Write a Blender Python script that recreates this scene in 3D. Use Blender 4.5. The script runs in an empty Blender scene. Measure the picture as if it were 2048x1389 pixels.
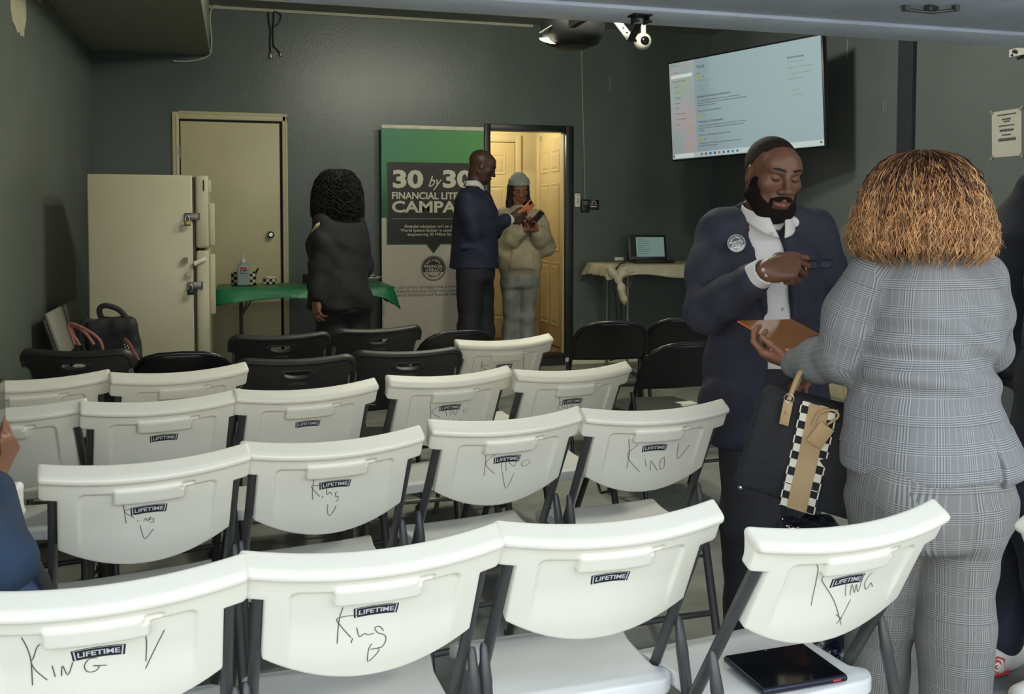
import bpy, bmesh, math, random
import numpy as np
from mathutils import Vector, Matrix, Euler

random.seed(7)
RNG = np.random.default_rng(7)
PI = math.pi
SC = bpy.context.scene
COL = SC.collection


def R(a):
    return math.radians(a)


def lin(r, g, b):
    """sRGB 0..255 -> linear rgba"""
    def f(c):
        c = c / 255.0
        return c / 12.92 if c <= 0.04045 else ((c + 0.055) / 1.055) ** 2.4
    return (f(r), f(g), f(b), 1.0)


# ------------------------------------------------------------------ camera
FPX, YAW, PITCH, ROLL, PPY, EYE = 1897.56, 0.282446, 0.0453828, 0.00100138, 519.12, 1.41
_cy, _sy, _cp, _sp = math.cos(YAW), math.sin(YAW), math.cos(PITCH), math.sin(PITCH)
_r = Vector((_cy, -_sy, 0)); FWD = Vector((_sy * _cp, _cy * _cp, -_sp)); _u = _r.cross(FWD)
CR = _r * math.cos(ROLL) + _u * math.sin(ROLL)
CU = -_r * math.sin(ROLL) + _u * math.cos(ROLL)
CAMPOS = Vector((0, 0, EYE))
EX = Vector((_cy, -_sy, 0)); EY = Vector((_sy, _cy, 0)); EZ = Vector((0, 0, 1))

cam_d = bpy.data.cameras.new('camera'); cam = bpy.data.objects.new('camera', cam_d); COL.objects.link(cam)
cam.matrix_world = Matrix(((CR.x, CU.x, -FWD.x, 0), (CR.y, CU.y, -FWD.y, 0), (CR.z, CU.z, -FWD.z, EYE), (0, 0, 0, 1)))
cam_d.sensor_width = 36.0
cam_d.lens = FPX / 2048 * 36
cam_d.shift_y = -(694.5 - PPY) / 2048
cam_d.clip_start = 0.02
SC.camera = cam


def W(px, py, D):
    """the place seen at photo pixel (px, py), D metres along the view axis"""
    return CAMPOS + (FWD + CR * ((px - 1024) / FPX) - CU * ((py - PPY) / FPX)) * D


def onY(px, py, Y):
    d = FWD + CR * ((px - 1024) / FPX) - CU * ((py - PPY) / FPX)
    return CAMPOS + d * (Y / d.y)


def onX(px, py, X):
    d = FWD + CR * ((px - 1024) / FPX) - CU * ((py - PPY) / FPX)
    return CAMPOS + d * (X / d.x)


def onZ(px, py, Z):
    d = FWD + CR * ((px - 1024) / FPX) - CU * ((py - PPY) / FPX)
    return CAMPOS + d * ((Z - EYE) / d.z)


def FZ(y):
    """height of the concrete: a slight fall towards the garage mouth"""
    return -0.045 + 0.075 * min(1.0, max(0.0, (y - 0.9) / 3.4))


def onF(px, py, Z=0.0):
    """place at height Z above the sloping concrete"""
    p = onZ(px, py, Z)
    for _ in range(8): p = onZ(px, py, Z + FZ(p.y))
    return p


# ------------------------------------------------------------------ sky, lamps, exposure
SC.view_settings.view_transform = 'Standard'
SC.view_settings.look = 'None'
SC.view_settings.gamma = 1.0
SC.view_settings.use_curve_mapping = False
SC.view_settings.exposure = 0.0
SC.cycles.use_denoising = True
SC.cycles.max_bounces = 7
SC.cycles.sample_clamp_indirect = 4.0

world = bpy.data.worlds.new('daylight'); SC.world = world; world.use_nodes = True
_nt = world.node_tree; _bg = _nt.nodes['Background']
_tc = _nt.nodes.new('ShaderNodeTexCoord'); _sep = _nt.nodes.new('ShaderNodeSeparateXYZ'); _rp = _nt.nodes.new('ShaderNodeValToRGB')
_nt.links.new(_tc.outputs['Generated'], _sep.inputs[0]); _nt.links.new(_sep.outputs['Z'], _rp.inputs[0]); _nt.links.new(_rp.outputs[0], _bg.inputs[0])
_rp.color_ramp.elements[0].position = 0.0; _rp.color_ramp.elements[0].color = (0.66, 0.64, 0.60, 1)
_rp.color_ramp.elements[1].position = 0.9; _rp.color_ramp.elements[1].color = (0.62, 0.80, 1.08, 1)
_e = _rp.color_ramp.elements.new(0.17); _e.color = (0.74, 0.73, 0.70, 1); _e = _rp.color_ramp.elements.new(0.42); _e.color = (0.72, 0.85, 1.0, 1)
_bg.inputs[1].default_value = 4.0


def lamp(name, kind, loc, energy, color, size=0.1, rot=(0, 0, 0), parent=None, size_y=None):
    d = bpy.data.lights.new(name, kind); d.energy = energy; d.color = color
    if kind == 'AREA':
        d.size = size
        if size_y: d.shape = 'RECTANGLE'; d.size_y = size_y
    elif kind in ('POINT', 'SPOT'):
        d.shadow_soft_size = size
    o = bpy.data.objects.new(name, d); COL.objects.link(o); o.location = loc; o.rotation_euler = rot
    if parent: o.parent = parent
    return o


ADDED_LAMP = Vector((1.25, 4.62, 3.02)); CEIL_LAMP_2 = Vector((2.15, 4.95, 3.02))  # first two: unseen ceiling lamps, added to account for warm light and shadows
HALL_LAMP = Vector((2.35, 8.95, 2.30))
lamp('added_lamp_light', 'POINT', ADDED_LAMP, 78.0, (1.0, 0.98, 0.80), 0.10)
lamp('added_lamp_light', 'POINT', CEIL_LAMP_2, 72.0, (1.0, 0.98, 0.80), 0.10)
lamp('hall_lamp_light', 'POINT', HALL_LAMP, 19.0, (1.0, 0.93, 0.70), 0.06)

# ------------------------------------------------------------------ materials
MATS = {}


def mat(name, col, rough=0.6, metal=0.0, var=0.08, scale=12.0, bump=0.0, bscale=60.0, emit=None, estr=0.0, spec=0.5, coat=0.0,
        trans=0.0, sheen=0.0, detail=4.0, stretch=None):
    if name in MATS: return MATS[name]
    m = bpy.data.materials.new(name); m.use_nodes = True
    nt = m.node_tree; b = nt.nodes['Principled BSDF']
    c = lin(*col) if max(col) > 1.0 else (*col, 1.0)
    tc = nt.nodes.new('ShaderNodeTexCoord'); mp = nt.nodes.new('ShaderNodeMapping')
    nt.links.new(tc.outputs['Object'], mp.inputs[0])
    if stretch: mp.inputs['Scale'].default_value = stretch
    if var > 0:
        n = nt.nodes.new('ShaderNodeTexNoise'); n.inputs['Scale'].default_value = scale; n.inputs['Detail'].default_value = detail
        nt.links.new(mp.outputs[0], n.inputs['Vector'])
        rp = nt.nodes.new('ShaderNodeValToRGB')
        rp.color_ramp.elements[0].position = 0.3; rp.color_ramp.elements[1].position = 0.7
        rp.color_ramp.elements[0].color = (*[max(0, v * (1 - var)) for v in c[:3]], 1)
        rp.color_ramp.elements[1].color = (*[min(1, v * (1 + var)) for v in c[:3]], 1)
        nt.links.new(n.outputs['Fac'], rp.inputs[0]); nt.links.new(rp.outputs[0], b.inputs['Base Color'])
    else:
        b.inputs['Base Color'].default_value = c
    b.inputs['Roughness'].default_value = rough; b.inputs['Metallic'].default_value = metal
    b.inputs['Specular IOR Level'].default_value = spec
    if coat: b.inputs['Coat Weight'].default_value = coat; b.inputs['Coat Roughness'].default_value = 0.1
    if trans: b.inputs['Transmission Weight'].default_value = trans
    if sheen: b.inputs['Sheen Weight'].default_value = sheen; b.inputs['Sheen Roughness'].default_value = 0.5
    if bump > 0:
        n2 = nt.nodes.new('ShaderNodeTexNoise'); n2.inputs['Scale'].default_value = bscale; n2.inputs['Detail'].default_value = 3
        nt.links.new(mp.outputs[0], n2.inputs['Vector'])
        bp = nt.nodes.new('ShaderNodeBump'); bp.inputs['Strength'].default_value = bump; bp.inputs['Distance'].default_value = 0.01
        nt.links.new(n2.outputs['Fac'], bp.inputs['Height']); nt.links.new(bp.outputs[0], b.inputs['Normal'])
    if emit is not None:
        b.inputs['Emission Color'].default_value = lin(*emit) if max(emit) > 1 else (*emit, 1)
        b.inputs['Emission Strength'].default_value = estr
    MATS[name] = m
    return m


# ------------------------------------------------------------------ mesh builders
def mesh_obj(name, verts, faces, mats, parent=None, midx=None, smooth=True, loc=None):
    """verts (N,3); faces an (M,4)/(M,3) array or a list of index tuples"""
    me = bpy.data.meshes.new(name)
    if isinstance(faces, np.ndarray):
        n = faces.shape[1]
        me.vertices.add(len(verts)); me.vertices.foreach_set('co', np.asarray(verts, np.float32).ravel())
        me.loops.add(faces.size); me.loops.foreach_set('vertex_index', faces.astype(np.int32).ravel())
        me.polygons.add(len(faces)); me.polygons.foreach_set('loop_start', np.arange(0, faces.size, n, dtype=np.int32))
        me.update(calc_edges=True)
    else:
        me.from_pydata([tuple(v) for v in verts], [], [tuple(f) for f in faces]); me.update()
    for m in (mats if isinstance(mats, (list, tuple)) else [mats]): me.materials.append(m)
    if midx is not None: me.polygons.foreach_set('material_index', np.asarray(midx, np.int32))
    if isinstance(smooth, bool): sm = np.full(len(me.polygons), smooth)
    else: sm = np.asarray(smooth, bool)
    me.polygons.foreach_set('use_smooth', sm)
    me.validate(); me.update()
    o = bpy.data.objects.new(name, me); COL.objects.link(o)
    if parent is not None: o.parent = parent
    if loc is not None: o.location = loc
    return o


class MB:
    """collects shapes into one mesh"""

    def __init__(s, M=None):
        s.v, s.f, s.mi, s.sm = [], [], [], []
        s.M = M or Matrix.Identity(4); s.m = 0

    def add(s, vs, fs, smooth=False, M=None, fn=None):
        T = s.M @ M if M is not None else s.M
        b = len(s.v)
        for v in vs:
            p = Vector(v)
            if fn: p = Vector(fn(p))
            s.v.append(T @ p)
        for f in fs:
            s.f.append(tuple(i + b for i in f)); s.mi.append(s.m); s.sm.append(smooth)
        return s

    def box(s, c, size, rot=None, bev=0.0, seg=2, M=None, taper=None):
        bm = bmesh.new(); bmesh.ops.create_cube(bm, size=1.0)
        for v in bm.verts:
            v.co = Vector((v.co.x * size[0], v.co.y * size[1], v.co.z * size[2]))
            if taper and v.co.z > 0: v.co.x *= taper[0]; v.co.y *= taper[1]
        if bev > 0: bmesh.ops.bevel(bm, geom=list(bm.edges), offset=bev, segments=seg, profile=0.5, affect='EDGES')
        T = Matrix.Translation(Vector(c))
        if rot is not None: T = T @ (rot.to_4x4() if not isinstance(rot, (tuple, list)) else Euler(rot).to_matrix().to_4x4())
        if M is not None: T = M @ T
        bm.verts.ensure_lookup_table()
        s.add([v.co.copy() for v in bm.verts], [[v.index for v in f.verts] for f in bm.faces], bev > 0 and seg > 1, T)
        bm.free(); return s

    def boxb(s, lo, hi, bev=0.0, seg=2):
        lo, hi = Vector(lo), Vector(hi)
        return s.box((lo + hi) / 2, tuple(abs(x) for x in (hi - lo)), None, bev, seg)

    def tube(s, pts, r, n=10, closed=False, caps=True, flat=1.0, up=None):
        pts = [Vector(p) for p in pts]; N = len(pts)
        rs = list(r) if isinstance(r, (list, tuple)) else [r] * N
        if len(rs) != N: rs = list(np.interp(np.linspace(0, 1, N), np.linspace(0, 1, len(rs)), rs))
        ring = []; prev = None; vs = []
        for i, p in enumerate(pts):
            a = pts[i - 1] if (i or closed) else p; c = pts[(i + 1) % N] if (i < N - 1 or closed) else p
            t = (c - a).normalized() if (c - a).length > 1e-9 else Vector((0, 0, 1))
            if prev is None:
                q = Vector(up) if up is not None else (Vector((0, 0, 1)) if abs(t.z) < 0.9 else Vector((1, 0, 0)))
            else: q = prev
            q = (q - t * q.dot(t)); q = q.normalized() if q.length > 1e-6 else t.orthogonal().normalized()
            prev = q; w = t.cross(q)
            for k in range(n):
                an = 2 * PI * k / n
                vs.append(p + q * math.cos(an) * rs[i] + w * math.sin(an) * rs[i] * flat)
        fs = []
        for i in range(N if closed else N - 1):
            j = (i + 1) % N
            for k in range(n):
                l = (k + 1) % n; fs.append((i * n + k, i * n + l, j * n + l, j * n + k))
        s.add(vs, fs, True)
        if caps and not closed:
            s.add(vs[:n], [tuple(range(n - 1, -1, -1))]); s.add(vs[-n:], [tuple(range(n))])
        return s

    def lathe(s, prof, n=24, M=None, smooth=True):
        vs = []; fs = []
        for (r, z) in prof:
            for k in range(n):
                a = 2 * PI * k / n; vs.append((r * math.cos(a), r * math.sin(a), z))
        for i in range(len(prof) - 1):
            for k in range(n):
                l = (k + 1) % n; fs.append((i * n + k, i * n + l, (i + 1) * n + l, (i + 1) * n + k))
        s.add(vs, fs, smooth, M)
        s.add(vs[:n], [tuple(range(n - 1, -1, -1))], False, M); s.add(vs[-n:], [tuple(range(n))], False, M)
        return s

    def prism(s, poly, z0, z1, M=None, fn=None):
        n = len(poly)
        vs = [(x, y, z0) for x, y in poly] + [(x, y, z1) for x, y in poly]
        fs = [tuple(range(n - 1, -1, -1)), tuple(range(n, 2 * n))] + [(i, (i + 1) % n, n + (i + 1) % n, n + i) for i in range(n)]
        return s.add(vs, fs, False, M, fn)

    def quad(s, a, b, c, d, M=None): return s.add([a, b, c, d], [(0, 1, 2, 3)], False, M)

    def ball(s, c, r, n=16, m=10, M=None, rot=None):
        rr = r if isinstance(r, (tuple, list)) else (r, r, r)
        vs, fs = [], []
        for i in range(m + 1):
            th = PI * i / m
            for k in range(n):
                a = 2 * PI * k / n
                p = Vector((rr[0] * math.sin(th) * math.cos(a), rr[1] * math.sin(th) * math.sin(a), rr[2] * math.cos(th)))
                if rot is not None: p = rot @ p
                vs.append(p + Vector(c))
        for i in range(m):
            for k in range(n):
                l = (k + 1) % n; fs.append((i * n + k, (i + 1) * n + k, (i + 1) * n + l, i * n + l))
        return s.add(vs, fs, True, M)

    def grid(s, fn, nu, nv, smooth=True):
        vs = [fn(i / nu, j / nv) for j in range(nv + 1) for i in range(nu + 1)]
        fs = [(j * (nu + 1) + i, j * (nu + 1) + i + 1, (j + 1) * (nu + 1) + i + 1, (j + 1) * (nu + 1) + i) for j in range(nv) for i in range(nu)]
        return s.add(vs, fs, smooth)

    def text(s, txt, size, M, align='CENTER', bold=0.0, shear=0.0, depth=0.0, fn=None, space=1.0, sx=1.0):
        vs, fs = text_mesh(txt, size, align, bold, shear, depth, space)
        if sx != 1.0: vs = [(v[0] * sx, v[1], v[2]) for v in vs]
        return s.add(vs, fs, False, M, fn)

    def ribbon(s, pts, w, fn=None, M=None):
        """a flat pen stroke of width w through 2D points"""
        P = smooth_line([Vector((p[0], p[1], 0)).to_2d() for p in pts])
        vs, fs = [], []
        for i, p in enumerate(P):
            a = P[max(0, i - 1)]; b = P[min(len(P) - 1, i + 1)]
            t = (b - a); t = t.normalized() if t.length > 1e-9 else Vector((1, 0))
            nn = Vector((-t.y, t.x)) * w / 2
            vs += [(p.x + nn.x, p.y + nn.y, 0), (p.x - nn.x, p.y - nn.y, 0)]
        fs = [(2 * i, 2 * i + 1, 2 * i + 3, 2 * i + 2) for i in range(len(P) - 1)]
        return s.add(vs, fs, False, M, fn)

    def build(s, name, mats, parent=None, loc=None, rot=None):
        o = mesh_obj(name, s.v, s.f, mats, parent, s.mi, s.sm)
        if loc is not None: o.location = loc
        if rot is not None: o.rotation_euler = rot
        return o


def smooth_line(P, sub=4):
    P = [Vector(p) for p in P]
    if len(P) < 3: return P
    out = []
    for i in range(len(P) - 1):
        p0 = P[max(0, i - 1)]; p1 = P[i]; p2 = P[i + 1]; p3 = P[min(len(P) - 1, i + 2)]
        for k in range(sub):
            t = k / sub
            out.append(0.5 * ((2 * p1) + (p2 - p0) * t + (2 * p0 - 5 * p1 + 4 * p2 - p3) * t * t + (3 * p1 - p0 - 3 * p2 + p3) * t ** 3))
    out.append(P[-1]); return out


_TXT = {}


def text_mesh(txt, size, align='CENTER', bold=0.0, shear=0.0, depth=0.0, space=1.0):
    key = (txt, size, align, bold, shear, depth, space)
    if key in _TXT: return _TXT[key]
    cu = bpy.data.curves.new('lettering', 'FONT'); cu.body = txt; cu.size = size; cu.align_x = align; cu.align_y = 'CENTER'
    cu.offset = bold; cu.shear = shear; cu.extrude = depth; cu.resolution_u = 3; cu.space_character = space
    o = bpy.data.objects.new('lettering', cu); COL.objects.link(o)
    dg = bpy.context.evaluated_depsgraph_get(); ev = o.evaluated_get(dg); me = ev.to_mesh()
    vs = [tuple(v.co) for v in me.vertices]; fs = [tuple(p.vertices) for p in me.polygons]
    ev.to_mesh_clear(); bpy.data.objects.remove(o); bpy.data.curves.remove(cu)
    _TXT[key] = (vs, fs); return vs, fs


def tag(o, label=None, cat=None, group=None, kind=None):
    if label: o['label'] = label
    if cat: o['category'] = cat
    if group: o['group'] = group
    if kind: o['kind'] = kind
    return o


def thing(name, label, cat, loc=(0, 0, 0), rz=0.0, group=None):
    o = bpy.data.objects.new(name, None); COL.objects.link(o)
    o.empty_display_size = 0.1; o.location = loc; o.rotation_euler = (0, 0, rz)
    return tag(o, label, cat, group)


def copy_tree(o, parent=None):
    c = o.copy(); COL.objects.link(c)
    if parent is not None: c.parent = parent
    for ch in list(o.children): copy_tree(ch, c)
    return c


def frame(o, x, y, z):
    """4x4 from an origin and three axis vectors"""
    x, y, z, o = Vector(x), Vector(y), Vector(z), Vector(o)
    return Matrix(((x.x, y.x, z.x, o.x), (x.y, y.y, z.y, o.y), (x.z, y.z, z.z, o.z), (0, 0, 0, 1)))


# ------------------------------------------------------------------ distance-field modelling (bodies, clothing, moulded plastic)
class Field:
    def __init__(s, lo, hi, h):
        s.h = h; s.lo = np.array(lo, float); s.n = np.ceil((np.array(hi, float) - s.lo) / h).astype(int) + 1
        s.d = np.full(tuple(s.n), 9.0, np.float32)
        s.ax = [(s.lo[i] + h * np.arange(s.n[i])).astype(np.float32) for i in range(3)]
        s.M = Matrix.Identity(4)

    def sub(s, lo, hi):
        a = np.clip(np.floor((np.array(lo) - s.lo) / s.h).astype(int), 0, s.n); b = np.clip(np.ceil((np.array(hi) - s.lo) / s.h).astype(int) + 1, 0, s.n)
        sl = tuple(slice(int(a[i]), int(b[i])) for i in range(3))
        return sl, s.ax[0][sl[0]][:, None, None], s.ax[1][sl[1]][None, :, None], s.ax[2][sl[2]][None, None, :]

    def comb(s, sl, dn, k, op):
        old = s.d[sl]
        if old.size == 0: return
        if op == 'u':
            if k > 0:
                q = np.clip(0.5 + 0.5 * (old - dn) / k, 0, 1); s.d[sl] = old * (1 - q) + dn * q - k * q * (1 - q)
            else: s.d[sl] = np.minimum(old, dn)
        elif op == 's':
            dn = -dn
            if k > 0:
                q = np.clip(0.5 - 0.5 * (old - dn) / k, 0, 1); s.d[sl] = old * (1 - q) + dn * q + k * q * (1 - q)
            else: s.d[sl] = np.maximum(old, dn)

    def cap(s, a, b, ra, rb=None, k=0.02, op='u'):
        rb = ra if rb is None else rb
        a = np.array(s.M @ Vector(a)); b = np.array(s.M @ Vector(b)); m = max(ra, rb) + k + 3 * s.h
        sl, X, Y, Z = s.sub(np.minimum(a, b) - m, np.maximum(a, b) + m)
        ba = b - a; L2 = max(float(ba @ ba), 1e-9)
        t = np.clip(((X - a[0]) * ba[0] + (Y - a[1]) * ba[1] + (Z - a[2]) * ba[2]) / L2, 0, 1)
        dn = np.sqrt((X - a[0] - t * ba[0]) ** 2 + (Y - a[1] - t * ba[1]) ** 2 + (Z - a[2] - t * ba[2]) ** 2) - (ra + (rb - ra) * t)
        s.comb(sl, dn.astype(np.float32), k, op); return s

    def chain(s, pts, rs, k=0.02):
        for i in range(len(pts) - 1): s.cap(pts[i], pts[i + 1], rs[i], rs[i + 1], k)
        return s

    def _loc(s, c, Rm, m):
        c = np.array(s.M @ Vector(c)); Rw = np.array(s.M.to_3x3()) @ (np.array(Rm) if Rm is not None else np.eye(3))
        sl, X, Y, Z = s.sub(c - m, c + m); X = X - c[0]; Y = Y - c[1]; Z = Z - c[2]
        return sl, [Rw[0, i] * X + Rw[1, i] * Y + Rw[2, i] * Z for i in range(3)]

    def ell(s, c, r, Rm=None, k=0.02, op='u'):
        sl, (x, y, z) = s._loc(c, Rm, max(r) + k + 3 * s.h)
        k0 = np.sqrt((x / r[0]) ** 2 + (y / r[1]) ** 2 + (z / r[2]) ** 2) + 1e-6
        k1 = np.sqrt((x / r[0] ** 2) ** 2 + (y / r[1] ** 2) ** 2 + (z / r[2] ** 2) ** 2) + 1e-6
        s.comb(sl, (k0 * (k0 - 1) / k1).astype(np.float32), k, op); return s

    def rbox(s, c, half, rad=0.01, Rm=None, k=0.01, op='u'):
        sl, q = s._loc(c, Rm, float(np.linalg.norm(half)) + k + 3 * s.h)
        q = [np.abs(q[i]) - (half[i] - rad) for i in range(3)]
        dn = np.sqrt(sum(np.maximum(v, 0) ** 2 for v in q)) + np.minimum(np.maximum(q[0], np.maximum(q[1], q[2])), 0) - rad
        s.comb(sl, dn.astype(np.float32), k, op); return s

    def loft(s, secs, ax, ay, k=0.03, p=2.3, op='u', capr=0.03, org=(0, 0, 0)):
        """upright loft: secs = (z, cx, cy, rx, ry) in the frame of horizontal axes ax, ay about org"""
        secs = sorted(secs); S = np.array(secs, float); org = np.array(org, float)
        ax = np.array(ax)[:2]; ay = np.array(ay)[:2]
        mr = max(S[:, 3].max(), S[:, 4].max()) + np.abs(S[:, 1:3]).max() + k + 3 * s.h
        sl, X, Y, Z = s.sub((org[0] - mr, org[1] - mr, S[0, 0] - k - 3 * s.h), (org[0] + mr, org[1] + mr, S[-1, 0] + k + 3 * s.h))
        zz = Z.ravel()
        if zz.size == 0: return s
        zf = np.linspace(S[0, 0], S[-1, 0], 200); g = max(1, int(12)); ker = np.hanning(g + 2)[1:-1]; ker /= ker.sum()
        cur = []
        for i in range(1, 5):
            v = np.interp(zf, S[:, 0], S[:, i]); v = np.convolve(np.pad(v, g, mode='edge'), ker, 'same')[g:-g]
            cur.append(np.interp(zz, zf, v).astype(np.float32)[None, None, :])
        lx = (X - org[0]) * ax[0] + (Y - org[1]) * ax[1] - cur[0]; ly = (X - org[0]) * ay[0] + (Y - org[1]) * ay[1] - cur[1]
        rr = (np.abs(lx / cur[2]) ** p + np.abs(ly / cur[3]) ** p + 1e-9) ** (1 / p)
        dn = (rr - 1) * np.minimum(cur[2], cur[3])
        zd = np.maximum(S[0, 0] - Z, Z - S[-1, 0])
        q0 = np.maximum(dn + capr, 0); q1 = np.maximum(zd + capr, 0)
        dn = np.where((dn > -capr) & (zd > -capr), np.sqrt(q0 ** 2 + q1 ** 2) - capr, np.maximum(dn, zd))
        s.comb(sl, dn.astype(np.float32), k, op); return s

    def disp(s, fn, lo=None, hi=None):
        if lo is None: sl, X, Y, Z = s.sub(s.lo, s.lo + s.n * s.h)
        else: sl, X, Y, Z = s.sub(lo, hi)
        s.d[sl] = s.d[sl] + fn(X, Y, Z).astype(np.float32); return s

    def mesh(s):
        d = s.d; ins = d < 0; n0, n1, n2 = d.shape
        cnt = np.zeros((n0 - 1, n1 - 1, n2 - 1), np.int8)
        for a in (0, 1):
            for b in (0, 1):
                for c in (0, 1): cnt += ins[a:n0 - 1 + a, b:n1 - 1 + b, c:n2 - 1 + c]
        act = np.argwhere((cnt > 0) & (cnt < 8)); N = len(act)
        idx = np.full(cnt.shape, -1, np.int32); idx[act[:, 0], act[:, 1], act[:, 2]] = np.arange(N)
        acc = np.zeros((N, 3)); w = np.zeros(N)
        cs = [(a, b, c) for a in (0, 1) for b in (0, 1) for c in (0, 1)]
        for p in cs:
            for q in cs:
                if p < q and sum(abs(p[i] - q[i]) for i in range(3)) == 1:
                    dp = d[act[:, 0] + p[0], act[:, 1] + p[1], act[:, 2] + p[2]]; dq = d[act[:, 0] + q[0], act[:, 1] + q[1], act[:, 2] + q[2]]
                    m = (dp < 0) != (dq < 0); t = np.where(m, dp / np.where(m, dp - dq, 1), 0)
                    acc += np.where(m[:, None], np.array(p) + t[:, None] * (np.array(q) - np.array(p)), 0); w += m
        v = s.lo + s.h * (act + acc / w[:, None])
        qs = []
        for axis in range(3):
            o1, o2 = [(1, 2), (2, 0), (0, 1)][axis]
            sl0 = [slice(1, -1)] * 3; sl1 = [slice(1, -1)] * 3; sl0[axis] = slice(0, -1); sl1[axis] = slice(1, None)
            A = ins[tuple(sl0)]; B = ins[tuple(sl1)]; e = np.argwhere(A != B)
            if len(e) == 0: continue
            off = np.ones(3, int); off[axis] = 0; e2 = e + off
            sgn = A[e[:, 0], e[:, 1], e[:, 2]]
            def cell(da, db):
                c = e2.copy(); c[:, o1] -= da; c[:, o2] -= db; return idx[c[:, 0], c[:, 1], c[:, 2]]
            q = np.stack([cell(1, 1), cell(0, 1), cell(0, 0), cell(1, 0)], 1)
            q[~sgn] = q[~sgn][:, ::-1]; qs.append(q)
        Q = np.concatenate(qs)
        return v, Q[(Q >= 0).all(1)]


def relax(v, q, n=1, a=0.5):
    """even out a surface by averaging neighbours"""
    i0 = np.concatenate([q[:, i] for i in range(4)] * 2); j0 = np.concatenate([q[:, (i + 1) % 4] for i in range(4)] + [q[:, (i + 3) % 4] for i in range(4)])
    c = np.maximum(np.bincount(i0, minlength=len(v)), 1)
    for _ in range(n):
        v = v * (1 - a) + a * np.stack([np.bincount(i0, weights=v[j0, k], minlength=len(v)) / c for k in range(3)], 1)
    return v


def wav(seed, amp, freq, n=5):
    """a smooth random displacement field for cloth folds"""
    r = np.random.default_rng(seed); K = r.normal(0, freq, (n, 3)); ph = r.uniform(0, 6.28, n)
    def f(X, Y, Z):
        o = 0
        for i in range(n): o = o + np.sin(K[i, 0] * X + K[i, 1] * Y + K[i, 2] * Z + ph[i] + 1.2 * np.sin(K[(i + 1) % n, 2] * X + K[(i + 1) % n, 0] * Z))
        return amp * o / math.sqrt(n)
    return f


def fold(seed, amp, kx, ky, kz):
    r = np.random.default_rng(seed); a, b, c = r.uniform(0, 6.28, 3)
    def f(X, Y, Z):
        ph = kx * X + ky * Y + kz * Z + a + 1.5 * np.sin(9 * X + 7 * Z + b) + 1.1 * np.sin(11 * Y - 8 * Z + c)
        return amp * np.sin(ph) * (0.5 + 0.5 * np.sin(6 * X - 7 * Z + 5 * Y + c))
    return f
# ================================================================== THE ROOM
YB, XL, XR, ZC, YF = 8.30, -1.10, 4.40, 3.15, 1.05      # back wall, side walls, ceiling, garage mouth


def st(o): o['kind'] = 'structure'; return o


M_WALL = mat('wall_paint', (80, 91, 86), 0.32, var=0.10, scale=2.2, bump=0.12, bscale=90, stretch=(1, 1, 0.45))
M_WALLR = mat('wall_paint_right_lifted', (102, 109, 111), 0.5, var=0.08, scale=2.0, bump=0.12, bscale=90)  # wall paint in a lighter copy, making up for weak daylight here
M_CEIL = mat('ceiling_paint', (150, 152, 140), 0.75, var=0.06, scale=3, bump=0.1)
M_FLOOR = mat('concrete', (134, 135, 128), 0.72, var=0.22, scale=6, bump=0.15, bscale=120, detail=8)
M_CREAM = mat('cream_paint', (205, 197, 156), 0.45, var=0.04, scale=5, bump=0.03)
M_TRIMW = mat('white_trim', (214, 208, 178), 0.5, var=0.05)
M_BLACKP = mat('black_gloss_paint', (26, 28, 28), 0.4, var=0.1)
M_DARK = mat('gap_shade_and_black', (22, 22, 20), 0.9, var=0.0)  # near-black: shade painted into gaps, and plain colour of dark parts
M_HALL = mat('hall_paint', (204, 188, 146), 0.55, var=0.04, scale=4)
M_HALLD = mat('hall_door_paint', (200, 180, 134), 0.45, var=0.04, scale=4)
M_WOOD = mat('laminate', (118, 98, 74), 0.45, var=0.25, scale=9, stretch=(1, 8, 1))
M_CHROME = mat('chrome', (200, 200, 195), 0.18, 1.0, var=0.02)
M_STEEL = mat('grey_steel', (120, 120, 112), 0.38, 0.9, var=0.08)
M_WHITEP = mat('white_plastic', (222, 220, 208), 0.4, var=0.03)
M_CABLEW = mat('white_cable', (170, 168, 152), 0.6, var=0.05)
M_CABLEB = mat('black_cable', (20, 20, 20), 0.5, var=0.05)

b = MB(); ys = (-1.2, 0.9, 4.3, YB + 0.12)
b.add([(x, y, FZ(y) - t) for t in (0, 0.1) for y in ys for x in (-4, 9)], [(0, 1, 3, 2), (2, 3, 5, 4), (4, 5, 7, 6), (8, 10, 11, 9), (10, 12, 13, 11), (12, 14, 15, 13), (0, 8, 9, 1), (6, 7, 15, 14)]); floor = st(b.build('floor', M_FLOOR))
b = MB(); b.boxb((-14, -16, FZ(0) - 0.12), (18, -1.2, FZ(0))); st(b.build('floor_driveway', mat('driveway', (120, 119, 116), 0.85, var=0.08, scale=2, bump=0.1)))
b = MB(); b.boxb((XL - 0.15, YF, ZC), (XR + 0.15, YB + 0.15, ZC + 0.1)); st(b.build('ceiling', M_CEIL))
b = MB(); b.boxb((XL - 0.15, YF, 0), (XL, YB + 0.15, ZC)); wall_left = st(b.build('wall_left', mat('wall_paint_left_lifted', (104, 112, 106), 0.38, var=0.10, scale=2.2, bump=0.12, bscale=90, stretch=(1, 1, 0.45))))  # same wall paint, lightened to stand in for missing sky light
b = MB(); b.boxb((XR, YF, 0), (XR + 0.15, YB + 0.15, ZC)); wall_right = st(b.build('wall_right', M_WALLR))
# garage mouth: piers and header
b = MB(); b.boxb((XR - 0.25, YF - 0.15, 0), (XR + 0.15, YF, ZC)); b.boxb((XL - 0.15, YF - 0.15, 2.28), (XR - 0.25, YF, ZC))
st(b.build('wall_front', M_WALL))
b = MB(); b.boxb((XL - 0.6, YF - 0.9, 2.50), (XR + 0.6, YF - 0.15, 2.68)); st(b.build('added_sky_blocker', M_CEIL))  # unseen slab, added to keep the high sky off the front row
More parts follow.
